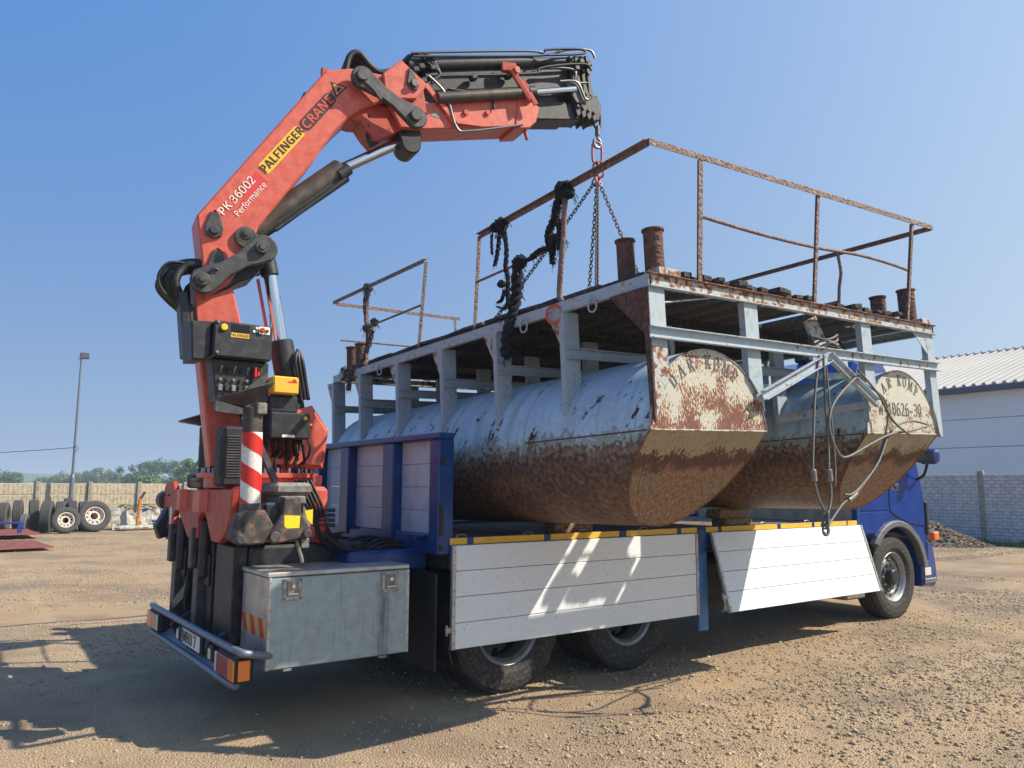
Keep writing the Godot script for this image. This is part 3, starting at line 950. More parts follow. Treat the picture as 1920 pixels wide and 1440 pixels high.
	for r in 4:
		panel.bx(V(-0.03, r * 0.51, 0.0), V(0.03, r * 0.51 + 0.503, 1.99), 0.008)
	var panel_m := panel.mesh()
	var bricks := MB.new()
	for r in 20:
		var y := 0.055 + r * 0.1018
		var off := 0.0 if r % 2 == 0 else 0.12
		var z := 0.02 - off
		while z < 1.97:
			var a := maxf(z, 0.02)
			var b := minf(z + 0.232, 1.97)
			if b - a > 0.05: bricks.box(V(-0.042, y, (a + b) * 0.5), V(0.036, 0.08, b - a), 0.008)
			z += 0.245
	var bricks_m := bricks.mesh()
	for i in range(-14, 9):
		var z := -4.3 + 2.06 * i
		part(wf, "post", wpm, M.concrete_post, Transform3D(Basis(), V(0, 0, z)))
		var p := part(wf, "panel", panel_m, M.wall_grey, Transform3D(Basis(), V(0, 0, z + 0.04)))
		var br2 := part(p, "brick_pattern", bricks_m, M.wall_grey)
		br2.set_meta("kind", "stuff")
	# heap of gravel against it
	var gh := MB.new()
	var hseg := 40
	var hr := 16
	var hf := FastNoiseLite.new()
	hf.seed = 3
	hf.frequency = 0.8
	hf.fractal_octaves = 4
	var hp := []
	for i in hseg + 1:
		var row := []
		for j in hr + 1:
			var a := TAU * (i % hseg) / hseg
			var r := float(j) / hr
			var x := cos(a) * r * 1.5
			var z := sin(a) * r * 2.6
			var y := 1.12 * pow(1.0 - r, 1.15) + hf.get_noise_2d(x * 2.0, z * 2.0) * 0.12 * (1.0 - r) - 0.02
			row.append(V(x, maxf(y, -0.05), z))
		hp.append(row)
	for i in hseg:
		for j in hr:
			gh.flat(hp[i][j], hp[i + 1][j], hp[i + 1][j + 1], V(0, 1, 0))
			gh.flat(hp[i][j], hp[i + 1][j + 1], hp[i][j + 1], V(0, 1, 0))
	var heap := part(self, "gravel_heap", gh, M.heap, Transform3D(Basis(), V(19.6, 0, -5.9)))
	tag(heap, "grey gravel heap against the block fence beyond the cab", "gravel heap")
	var hx := []
	var hc := []
	for i in 2600:
		var a := rng.randf() * TAU
		var r := sqrt(rng.randf())
		var x := cos(a) * r * 1.55
		var z := sin(a) * r * 2.65
		var y := 1.12 * pow(maxf(0.0, 1.0 - r), 1.15) + hf.get_noise_2d(x * 2.0, z * 2.0) * 0.12 * (1.0 - r)
		var s := rng.randf_range(0.025, 0.06)
		hx.append(Transform3D(Basis(V(0, 1, 0), rng.randf() * TAU).scaled(Vector3.ONE * s), V(19.6 + x, maxf(y, 0.0), -5.9 + z)))
		var t := rng.randf_range(0.3, 0.62)
		hc.append(Color(t, t * 0.96, t * 0.95))
	scatter("heap_stones", "loose grey stones covering the gravel heap", rock(330), hx, hc)
	# weeds at the foot of the fence
	var gm := MB.new()
	gm.use_col = true
	for i in 900:
		var x := 20.9 + rng.randf_range(-0.7, 0.6)
		var z := rng.randf_range(-5.2, 1.0)
		var y := rng.randf_range(0.05, 0.2)
		var b := rng.randf() * TAU
		var w := V(cos(b), 0, sin(b)) * 0.03
		gm.colour = Color(0.7, 0.9, 0.6) * rng.randf_range(0.6, 1.1)
		gm.flat(V(x, 0, z) - w, V(x, 0, z) + w, V(x, y, z) + V(rng.randf_range(-0.06, 0.06), 0, rng.randf_range(-0.06, 0.06)), V(-1, 0.3, 0))
	var wd := part(self, "weeds", gm, M.leaf[3])
	tag(wd, "low green weeds along the foot of the block fence", "weeds")
	wd.set_meta("kind", "stuff")

func build_warehouse() -> void:
	var t := thing("warehouse", "grey clad warehouse with a white ribbed metal roof behind the fence", "building", V(26, 0, 0))
	var z0 := -14.2
	var z1 := 30.0
	# horizontal cladding panels, front (towards the yard) and gable ends
	var hs := 5.1 / 5.0
	for r in 5:
		var zz := z0
		while zz < z1 - 0.1:
			var mb := MB.new()
			mb.bx(V(0.0, r * hs + 0.004, zz + 0.003), V(0.1, (r + 1) * hs - 0.012, minf(zz + 11.0, z1) - 0.003), 0.012)
			part(t, "cladding_panel", mb, M.clad)
			zz += 11.05
	for zg: float in [z0, z1]:
		var mb := MB.new()
		mb.prism(P2([0.11, 0.0, 15.9, 0.0, 15.9, 5.0, 8.0, 7.4, 0.11, 5.0]), zg - 0.05, zg + 0.05)
		part(t, "gable_wall", mb, M.clad)
	var bk := MB.new()
	bk.bx(V(15.9, 0, z0), V(16.0, 5.1, z1))
	part(t, "back_wall", bk, M.clad)
	# roof sheets, each one metre wide with three ribs
	var sl := atan2(2.35, 8.0)
	var L := 8.25 / cos(sl) + 0.1
	var sheet := MB.new()
	sheet.bx(V(0, -0.015, 0.002), V(L, 0.015, 0.996))
	for k in 3:
		var zc := 0.17 + k * 0.333
		sheet.prism(P2([zc - 0.08, 0.0152, zc + 0.08, 0.0152, zc + 0.045, 0.1, zc - 0.045, 0.1]), 0.0, L, 0.0, Transform3D(Basis(V(0, 0, 1), V(0, 1, 0), V(-1, 0, 0)), V(L, 0, 0)))
	var sm := sheet.mesh()
	var bs := Basis(V(cos(sl), sin(sl), 0), V(-sin(sl), cos(sl), 0), V(0, 0, 1))
	var n := int(z1 - z0) + 1
	for i in n:
		part(t, "roof_sheet", sm, M.roof, Transform3D(bs, V(-0.25, 5.22, z0 - 0.3 + i)))
		part(t, "roof_sheet", sm, M.roof, Transform3D(Basis(V(-cos(sl), sin(sl), 0), V(sin(sl), cos(sl), 0), V(0, 0, -1)), V(16.25, 5.22, z0 - 0.3 + i + 0.998)))
	var g := MB.new()
	g.bx(V(-0.36, 5.0, z0 - 0.35), V(-0.16, 5.2, z1 + 0.3), 0.02)
	part(t, "gutter", g, M.gutter)
	g = MB.new()
	g.bx(V(7.8, 7.6, z0 - 0.35), V(8.2, 7.7, z1 + 0.3), 0.03)
	part(t, "ridge_cap", g, M.gutter)

# ------------------------------------------------------------------ trees
func tree(called: String, label: String, at: Vector3, height: float, width: float, lm: Material, sd: int, leaf := 0.35, count := 2200, blossom := 0.0) -> void:
	var r := RandomNumberGenerator.new()
	r.seed = sd
	var t := thing(called, label, "tree", at, Basis(), "trees beyond the concrete fence")
	var tb := MB.new()
	tb.tube([V(0, 0, 0), V(0.1, height * 0.25, 0), V(-0.05, height * 0.5, 0.1), V(0, height * 0.8, 0)], 0.2, 7, false, [height * 0.03, height * 0.024, height * 0.016, height * 0.005])
	for k in 6:
		var a := r.randf() * TAU
		var y := height * r.randf_range(0.25, 0.55)
		tb.tube([V(0, y, 0), V(cos(a) * width * 0.18, y + height * 0.12, sin(a) * width * 0.18), V(cos(a) * width * 0.36, y + height * 0.2, sin(a) * width * 0.36)], 0.1, 5, false, [height * 0.013, height * 0.009, height * 0.003])
	part(t, "trunk", tb, M.bark)
	var clumps := []
	var nc := 22
	for k in nc:
		var a := r.randf() * TAU
		var hy := r.randf()
		var rr := width * 0.5 * sqrt(r.randf()) * (0.55 + 0.6 * sin(PI * clampf(hy * 0.85 + 0.1, 0.0, 1.0)))
		clumps.append([V(cos(a) * rr, height * (0.14 + 0.74 * hy), sin(a) * rr), width * r.randf_range(0.11, 0.2)])
	var mb := MB.new()
	mb.use_col = true
	for i in count:
		var c: Array = clumps[r.randi() % nc]
		var d := V(r.randfn(), r.randfn(), r.randfn()).normalized() * pow(r.randf(), 0.45)
		var p: Vector3 = c[0] + d * c[1]
		var nrm := (d + V(r.randfn(), r.randfn() + 0.4, r.randfn()) * 0.5).normalized()
		var u := nrm.cross(V(r.randfn(), r.randfn(), r.randfn())).normalized() * leaf * r.randf_range(0.5, 1.1)
		var w := nrm.cross(u).normalized() * leaf * r.randf_range(0.35, 0.7)
		var k := r.randf_range(0.72, 1.15)
		mb.colour = Color(k, k, k * 0.95)
		if r.randf() < blossom: mb.colour = Color(4.5, 4.0, 5.5)
		mb.tri(p - u, p + w, p + u, nrm, nrm, nrm)
		mb.tri(p - u, p + u, p - w, nrm, nrm, nrm)
	part(t, "crown", mb, lm)

func build_trees() -> void:
	# label, bearing in degrees from the viewing direction, distance, height, width, leaf kind, share of blossom
	var o := V(-3.8, 0, 6.37)
	var list := [
		["bushy tree at the left edge of the picture above the fence", -33.2, 220.0, 4.7, 9.0, 2, 0.02],
		["small bush with white blossom left of the flood light mast", -30.7, 250.0, 3.6, 6.5, 2, 0.12],
		["round hazy tree directly behind the flood light mast", -29.7, 255.0, 5.2, 8.0, 2, 0.02],
		["hazy tree just right of the flood light mast", -28.8, 260.0, 5.0, 8.0, 2, 0.03],
		["taller pale tree standing out of the hazy row", -27.9, 255.0, 6.6, 7.5, 2, 0.04],
		["low hazy tree left of the big dark trees", -27.1, 260.0, 4.9, 7.5, 2, 0.02],
		["first dark green tree of the big clump by the crane", -25.9, 200.0, 6.0, 7.5, 1, 0.0],
		["highest tree of the dark clump by the crane", -24.9, 205.0, 7.0, 8.5, 1, 0.0],
		["broad dark tree in the clump left of the crane column", -23.7, 200.0, 7.4, 9.0, 1, 0.0],
		["low light green bush in front of the dark clump", -25.0, 150.0, 3.2, 6.0, 3, 0.0],
		["bright green tree touching the crane base", -22.2, 130.0, 6.0, 5.0, 3, 0.0],
		["bushy tree behind the crane base", -19.6, 130.0, 5.6, 6.5, 1, 0.0],
		["green tree between the crane and the blue frame", -14.0, 130.0, 5.3, 5.0, 1, 0.0]]
	var th := 0.939
	for i in list.size():
		var l: Array = list[i]
		var a: float = th - deg_to_rad(l[1])
		var at: Vector3 = o + V(cos(a), 0, -sin(a)) * float(l[2])
		tree("tree", l[0], at, l[3], l[4], M.leaf[l[5]], 900 + i, 0.3, 2600, l[6])
	# wooded ridge on the horizon
	var mb := MB.new()
	var hn2 := FastNoiseLite.new()
	hn2.seed = 12
	hn2.frequency = 0.02
	hn2.fractal_octaves = 5
	var prev := []
	for i in 181:
		var a := deg_to_rad(20.0 + i)
		var y := 7.0 + 5.0 * hn2.get_noise_1d(i * 9.0) + 1.5 * hn2.get_noise_1d(i * 60.0)
		var d := V(cos(a), 0, -sin(a))
		var row := [o + d * 560.0, o + d * 585.0 + V(0, y * 0.75, 0), o + d * 620.0 + V(0, y, 0), o + d * 700.0]
		if prev.size() > 0:
			for k in 3:
				mb.quad(prev[k], row[k], row[k + 1], prev[k + 1], V(0, 1, 0) - d)
		prev = row
	struct("hills", mb, M.hill)

# ------------------------------------------------------------------ truck
func axle_xf(at: Vector3, side: float) -> Transform3D:
	# lathe axis y laid along the truck's z, outer face outwards
	return Transform3D(Basis(V(1, 0, 0), V(0, 0, side), V(0, -side, 0)), at)

func wheel(t: Node3D, at: Vector3, side: float, R: float, W: float, front: bool) -> void:
	var w := part(t, "wheel", rim_wheel(R * 0.565, W, front), M.rim, axle_xf(at, side))
	part(w, "tyre", tyre_shape(R, W, R * 0.56), M.rubber)
	var hub := MB.new()
	if front:
		hub.lathe([Vector2(0.19, -0.02), Vector2(0.19, 0.05), Vector2(0.165, 0.065), Vector2(0.1, 0.07), Vector2(0.095, 0.13), Vector2(0.08, 0.15), Vector2(0, 0.155)], 26)
	else:
		hub.lathe([Vector2(0.17, -0.12), Vector2(0.16, -0.06), Vector2(0.12, -0.02), Vector2(0.11, 0.05), Vector2(0, 0.06)], 22)
	part(w, "hub", hub, M.black if front else M.grey_black)
	for i in 10:
		var a := TAU * i / 10
		var nut := MB.new()
		var c := V(cos(a), 0, sin(a)) * R * 0.3
		if front: nut.cyl(c + V(0, 0.03, 0), c + V(0, 0.085, 0), 0.021, 8, 0.015)
		else: nut.cyl(c + V(0, -0.12, 0), c + V(0, -0.07, 0), 0.018, 6)
		part(w, "wheel_nut", nut, M.steel)

func rim_wheel(R: float, W: float, front: bool) -> MB:
	var mb := MB.new()
	var h := W * 0.5
	mb.lathe([Vector2(R + 0.005, -h * 0.75), Vector2(R - 0.03, -h * 0.5), Vector2(R - 0.035, h * 0.45), Vector2(R - 0.012, h * 0.7), Vector2(R + 0.008, h * 0.8), Vector2(R + 0.016, h * 0.76), Vector2(R + 0.012, h * 0.68)], 48)
	var y := 0.05 if front else -0.13
	# disc between hand holes
	for i in 10:
		var a0 := TAU * (i + 0.5) / 10
		mb.lathe([Vector2(R * 0.7, y + 0.02), Vector2(R * 0.9, y - 0.01), Vector2(R - 0.03, y - 0.02)], 3, Transform3D(), false, a0, a0 + TAU / 10 * 0.62)
	mb.lathe([Vector2(0.09, y - 0.02), Vector2(R * 0.64, y - 0.015), Vector2(R * 0.72, y + 0.02), Vector2(R * 0.74, y - 0.01)], 40)
	return mb

func board(t: Node3D, x0: float, x1: float, H: float, xf: Transform3D) -> void:
	# drop side of four hollow planks between end channels; hinged along its upper edge, hanging down along -y
	var b := MB.new()
	b.bx(V(x0, -H, -0.012), V(x0 + 0.032, 0.0, 0.022), 0.003)
	var ps := part(t, "drop_side", b, M.alu_trim, xf)
	b = MB.new()
	b.bx(V(x1 - 0.032, -H, -0.012), V(x1, 0.0, 0.022), 0.003)
	part(ps, "end_channel", b, M.alu_trim)
	for k in 4:
		var y1 := -H * k / 4.0
		var y0 := -H * (k + 1) / 4.0
		b = MB.new()
		b.bx(V(x0 + 0.034, y0 + 0.0022, -0.010), V(x1 - 0.034, y1 - 0.0022, 0.014), 0.003)
		part(ps, "plank", b, M.white_plank[k % 3])
	b = MB.new()
	b.bx(V(x0 + 0.036, -H + 0.006, -0.016), V(x1 - 0.036, -0.006, -0.011))
	part(ps, "backing", b, M.black)
	for xx: float in [x0 + 0.016, x1 - 0.016]:
		for k in 8:
			b = MB.new()
			var y := -H * (k + 0.5) / 8.0
			b.cyl(V(xx, y, 0.021), V(xx, y, 0.0255), 0.006, 8)
			part(ps, "rivet", b, M.grey_steel)
	b = MB.new()
	b.bx(V(x0 - 0.05, -H * 0.84, -0.006), V(x0 - 0.001, -H * 0.78, 0.018), 0.004)
	b.cyl(V(x0 - 0.04, -H * 0.86, 0.01), V(x0 - 0.04, -H * 0.76, 0.01), 0.01, 8)
	part(ps, "latch", b, M.steel)

func build_truck() -> void:
	var t := thing("flatbed_truck", "blue and white three-axle flatbed truck with dropped side boards under the pontoon", "truck")
	var b := MB.new()
	for s: float in [-1.0, 1.0]:
		b = MB.new()
		b.bx(V(-2.0, 0.74, s * 0.46 - 0.04), V(6.5, 1.0, s * 0.46 + 0.04), 0.01)
		part(t, "chassis_rail", b, M.black)
	for x: float in [-1.9, -0.7, 0.7, 2.2, 3.6, 4.9]:
		b = MB.new()
		b.bx(V(x - 0.06, 0.78, -0.419), V(x + 0.06, 0.96, 0.419), 0.01)
		part(t, "cross_member", b, M.black)
	for x: float in [0.0, 1.35]:
		b = MB.new()
		b.cyl(V(x, 0.52, -0.75), V(x, 0.52, 0.75), 0.09, 14)
		b.blob(V(x, 0.54, 0), V(0.24, 0.22, 0.24), 7, 0.04, 14, 9)
		part(t, "axle", b, M.black)
	b = MB.new()
	b.bar(V(6.02, 0.48, -0.9), V(6.02, 0.48, 0.9), 0.12, 0.1, 0.01)
	part(t, "axle", b, M.black)
	for s: float in [-1.0, 1.0]:
		for x: float in [0.0, 1.35]:
			wheel(t, V(x, 0.515, s * 1.04), s, 0.52, 0.29, false)
			var wi := part(t, "inner_tyre", tyre_shape(0.515, 0.27, 0.3), M.rubber, axle_xf(V(x, 0.515, s * 0.72), s))
			wi.set_meta("label", "inner twin tyre of the rear axle")
		wheel(t, V(6.02, 0.515, s * 1.03), s, 0.52, 0.3, true)
	# mud guards over the rear wheels
	for s: float in [-1.0, 1.0]:
		for x: float in [0.0, 1.35]:
			b = MB.new()
			var a0 := PI * 0.02 if x > 0.5 else PI * 0.3
			var a1 := PI * 0.72 if x > 0.5 else PI * 1.12
			var prev := []
			for i in 15:
				var a := lerpf(a0, a1, i / 14.0)
				var row := []
				for rr: float in [0.60, 0.612]:
					for z: float in [0.62, 1.2]:
						row.append(V(x + cos(a) * rr, 0.52 + sin(a) * rr, s * z))
				if prev.size() > 0:
					var o := V(cos(a), sin(a), 0)
					b.quad(prev[0], prev[1], row[1], row[0], -o)
					b.quad(prev[2], prev[3], row[3], row[2], o)
					b.quad(prev[1], prev[3], row[3], row[1], V(0, 0, s))
					b.quad(prev[0], prev[2], row[2], row[0], V(0, 0, -s))
				prev = row
			part(t, "mudguard", b, M.plastic)
		b = MB.new()
		b.bx(V(-0.72, 0.26, s * 0.62), V(-0.705, 0.98, s * 1.2), 0.003)
		part(t, "mud_flap", b, M.plastic)
	# ---- bed
	b = MB.new()
	b.bx(V(-0.6, 1.0, -1.2), V(5.06, 1.17, 1.2), 0.01)
	part(t, "bed_frame", b, M.black)
	for i in 12:
		b = MB.new()
		var z := -1.22 + i * 2.44 / 12.0
		b.bx(V(-0.6, 1.172, z + 0.003), V(5.05, 1.212, z + 2.44 / 12.0 - 0.003), 0.003)
		part(t, "floor_plank", b, M.bed_wood)
	for s: float in [-1.0, 1.0]:
		b = MB.new()
		b.bx(V(-0.62, 1.05, s * 1.235 - 0.02), V(5.06, 1.246, s * 1.235 + 0.02), 0.006)
		part(t, "edge_rail", b, M.bed_blue)
		for e in [[-0.635, -0.48], [-0.42, 0.28], [0.35, 1.14], [1.23, 1.9], [1.96, 2.185], [2.32, 2.5], [2.56, 3.48], [3.54, 4.12], [4.17, 4.38], [4.46, 4.82], [4.85, 5.05]]:
			b = MB.new()
			b.bx(V(e[0], 1.193, s * 1.2585 - 0.003), V(e[1], 1.243, s * 1.2585 + 0.003), 0.001)
			part(t, "reflective_strip", b, M.yellow)
	for x: float in [-0.5, 0.15, 0.75, 1.5, 2.8, 3.3, 4.1, 4.6]:
		b = MB.new()
		b.tube(curve([V(x - 0.05, 1.245, 1.21), V(x - 0.03, 1.262, 1.21), V(x + 0.03, 1.262, 1.21), V(x + 0.05, 1.245, 1.21)], 4), 0.007, 6)
		part(t, "lashing_ring", b, M.steel)
	# stanchion between the boards
	for s: float in [-1.0, 1.0]:
		b = MB.new()
		b.bx(V(2.2, 1.0, s * 1.235 - 0.03), V(2.33, 1.23, s * 1.235 + 0.03), 0.008)
		part(t, "stanchion_socket", b, M.bed_blue)
		b = MB.new()
		b.bx(V(2.235, 0.25, s * 1.2 - 0.02), V(2.375, 1.0, s * 1.2 + 0.02), 0.008)
		part(t, "stanchion", b, M.light_blue)
	# boards: the near pair hang open
	board(t, -0.63, 2.16, 0.768, Transform3D(Basis(), V(0, 1.19, 1.275)))
	board(t, 2.345, 5.08, 0.77, Transform3D(Basis(Vector3.RIGHT, -0.27), V(0, 1.19, 1.285)))
	# rear frame between the crane and the load
	var hf := Node3D.new()
	hf.name = "bulkhead"
	t.add_child(hf)
	for e in [[-1.262, -1.088], [-0.58, -0.385], [0.303, 0.506], [1.105, 1.255]]:
		b = MB.new()
		var low := 1.12 if e[0] > 1.0 else 1.2
		b.bx(V(-0.74, low, e[0]), V(-0.6, 2.0, e[1]), 0.012)
		part(hf, "stile", b, M.bed_blue)
	b = MB.new()
	b.bx(V(-0.745, 2.0, -1.262), V(-0.598, 2.05, 1.255), 0.01)
	part(hf, "top_rail", b, M.bed_blue)
	b = MB.new()
	b.bx(V(-0.72, 1.12, 0.506), V(-0.6, 1.268, 1.105), 0.008)
	part(hf, "lower_rail", b, M.bed_blue)
	b = MB.new()
	b.bx(V(-0.72, 1.16, -1.26), V(-0.6, 1.25, 0.303), 0.008)
	part(hf, "lower_rail", b, M.bed_blue)
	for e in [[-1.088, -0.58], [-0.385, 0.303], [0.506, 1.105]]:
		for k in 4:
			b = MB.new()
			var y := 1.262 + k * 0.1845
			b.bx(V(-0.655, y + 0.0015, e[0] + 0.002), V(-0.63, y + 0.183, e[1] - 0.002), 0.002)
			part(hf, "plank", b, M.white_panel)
	b = MB.new()
	b.bx(V(-0.735, 1.26, 1.2555), V(-0.7, 1.5, 1.268), 0.004)
	b.bx(V(-0.725, 1.8, 1.2555), V(-0.69, 1.86, 1.275), 0.004)
	b.bx(V(-0.735, 1.15, 1.2555), V(-0.7, 1.19, 1.275), 0.004)
	part(hf, "latch_rod", b, M.plastic)
	b = MB.new()
	b.bx(V(-0.76, 1.245, 0.8), V(-0.7205, 1.262, 1.05), 0.004)
	b.bx(V(-0.775, 1.215, 0.93), V(-0.7205, 1.2445, 0.97), 0.004)
	part(hf, "step_bracket", b, M.bed_blue)
	# front bulkhead behind the cab
	for k in 4:
		b = MB.new()
		b.bx(V(5.068, 1.214 + k * 0.185, -1.22), V(5.092, 1.214 + k * 0.185 + 0.183, 1.19), 0.002)
		part(t, "front_panel", b, M.old_panel)
	for z: float in [-1.235, 1.205]:
		b = MB.new()
		b.bx(V(5.055, 1.05, z - 0.014), V(5.13, 1.98, z + 0.06), 0.006)
		part(t, "corner_post", b, M.bed_blue)
	# ---- tool box behind the wheels
	build_tool_box(t)
	build_rear_bar(t)
	# ---- under the bed: tank and box before the front wheel
	b = MB.new()
	b.prism(round_rect(-0.27, -0.25, 0.27, 0.25, 0.08, 4), 0.0, 2.1, 0.015, Transform3D(Basis(V(0, 0, 1), V(0, 1, 0), V(-1, 0, 0)), V(4.88, 0.6, 0.83)))
	part(t, "fuel_tank", b, M.alu_trim)
	for x: float in [3.2, 3.9, 4.5]:
		b = MB.new()
		b.prism(round_rect(-0.276, -0.256, 0.276, 0.256, 0.08, 4), 0.0, 0.05, 0.002, Transform3D(Basis(V(0, 0, 1), V(0, 1, 0), V(-1, 0, 0)), V(x, 0.6, 0.83)))
		part(t, "tank_strap", b, M.plastic)
	b = MB.new()
	b.bx(V(4.98, 0.3, 0.6), V(5.4, 0.62, 1.12), 0.02)
	part(t, "battery_box", b, M.grey_steel)
	b = MB.new()
	b.bx(V(5.2, 0.62, 0.7), V(5.48, 1.02, 1.16), 0.03)
	part(t, "wheel_screen", b, M.grey_plastic)
	build_cab(t)
	# hoses and hydraulic lines lying on the frame behind the bulkhead
	for k in 6:
		b = MB.new()
		var o := 0.05 * k
		b.tube(curve([V(-1.5 + o, 1.28, 0.9 - o), V(-1.3, 1.16, 0.85 - o), V(-1.05, 1.12 + 0.02 * k, 0.75 - o), V(-0.85, 1.17 + 0.02 * (k % 3), 0.7 - o), V(-0.55, 1.1, 0.75 - o)]), 0.014, 7)
		part(t, "hydraulic_hose", b, M.hose)
	b = MB.new()
	b.bx(V(-1.3, 0.98, -1.0), V(-0.62, 1.14, 0.9), 0.02)
	part(t, "sub_frame", b, M.bed_blue)

func round_rect(x0: float, y0: float, x1: float, y1: float, r: float, k: int) -> Array:
	var p := []
	for c in [[x1 - r, y1 - r, 0.0], [x0 + r, y1 - r, 90.0], [x0 + r, y0 + r, 180.0], [x1 - r, y0 + r, 270.0]]:
		for i in k + 1:
			var a := deg_to_rad(c[2] + 90.0 * i / k)
			p.append(Vector2(c[0] + cos(a) * r, c[1] + sin(a) * r))
	return p

func build_tool_box(t: Node3D) -> void:
	var b := MB.new()
	var lo := V(-2.0, 0.436, 0.67)
	var hi := V(-0.957, 1.03, 1.2)
	b.bx(lo, hi, 0.006)
	var tb := part(t, "tool_box", b, M.alu_trim, Transform3D(), "grey aluminium tool box with two latches and dirty streaks")
	b = MB.new()
	b.bx(V(-2.01, 1.034, 0.66), V(-0.95, 1.064, 1.21), 0.006)
	part(tb, "lid", b, M.alu_trim)
	# front door sheet, mapped once over its face
	b = MB.new()
	b.bx(V(-1.985, 0.442, 1.2005), V(-0.965, 1.026, 1.207), 0.002)
	b.quad(V(-1.98, 0.445, 1.2085), V(-0.97, 0.445, 1.2085), V(-0.97, 1.022, 1.2085), V(-1.98, 1.022, 1.2085), V(0, 0, 1), [Vector2(0, 1), Vector2(1, 1), Vector2(1, 0), Vector2(0, 0)])
	part(tb, "door", b, M.alu)
	for x: float in [-1.84, -1.11]:
		b = MB.new()
		b.bx(V(x - 0.066, 0.876, 1.209), V(x + 0.066, 1.022, 1.217), 0.003)
		var l := part(tb, "latch", b, M.steel)
		b = MB.new()
		b.bx(V(x - 0.038, 0.905, 1.2172), V(x + 0.038, 1.005, 1.224), 0.006)
		part(l, "latch_cup", b, M.grey_steel)
		b = MB.new()
		b.cyl(V(x, 0.97, 1.2242), V(x, 0.97, 1.238), 0.018, 12, 0.013)
		b.bx(V(x - 0.034, 0.912, 1.2242), V(x + 0.034, 0.926, 1.236), 0.003)
		part(l, "paddle", b, M.chrome)
		for sx: float in [-0.055, 0.055]:
			for y: float in [0.89, 1.008]:
				b = MB.new()
				b.cyl(V(x + sx, y, 1.2168), V(x + sx, y, 1.2195), 0.006, 7)
				part(l, "rivet", b, M.black)
	# folded edge strips with rivets round the door
	for x: float in [-1.992, -0.965]:
		b = MB.new()
		b.bx(V(x - 0.008, 0.438, 1.2005), V(x + 0.014, 1.03, 1.2125), 0.003)
		part(tb, "edge_strip", b, M.alu_trim)
		for k in 7:
			b = MB.new()
			b.cyl(V(x + 0.003, 0.47 + k * 0.088, 1.2122), V(x + 0.003, 0.47 + k * 0.088, 1.2155), 0.005, 7)
			part(tb, "rivet", b, M.grey_steel)
	# hazard stripes on the end towards the rear
	var q := 6
	for k in q:
		b = MB.new()
		var z0 := 0.675 + 0.525 * k / q
		var z1 := 0.675 + 0.525 * (k + 1) / q
		var z2 := minf(z1 + 0.06, 1.197)
		b.prism([Vector2(z0, 0.755), Vector2(z1, 0.755), Vector2(z2, 0.635), Vector2(minf(z0 + 0.06, 1.19), 0.635)], 0.0, 0.002, 0.0, Transform3D(Basis(V(0, 0, 1), V(0, 1, 0), V(-1, 0, 0)), V(-2.0005, 0, 0)))
		part(tb, "hazard_stripe", b, M.stripe_red if k % 2 == 0 else M.hazard_yellow)
	for x: float in [-1.85, -1.15]:
		b = MB.new()
		b.bx(V(x - 0.03, 0.418, 1.16), V(x + 0.03, 0.4355, 1.206), 0.003)
		part(tb, "drain_tab", b, M.grey_steel)
	for x: float in [-1.8, -1.1]:
		b = MB.new()
		b.bx(V(x - 0.03, 0.6, 0.5), V(x + 0.03, 0.8, 0.668), 0.005)
		part(tb, "hanger", b, M.black)

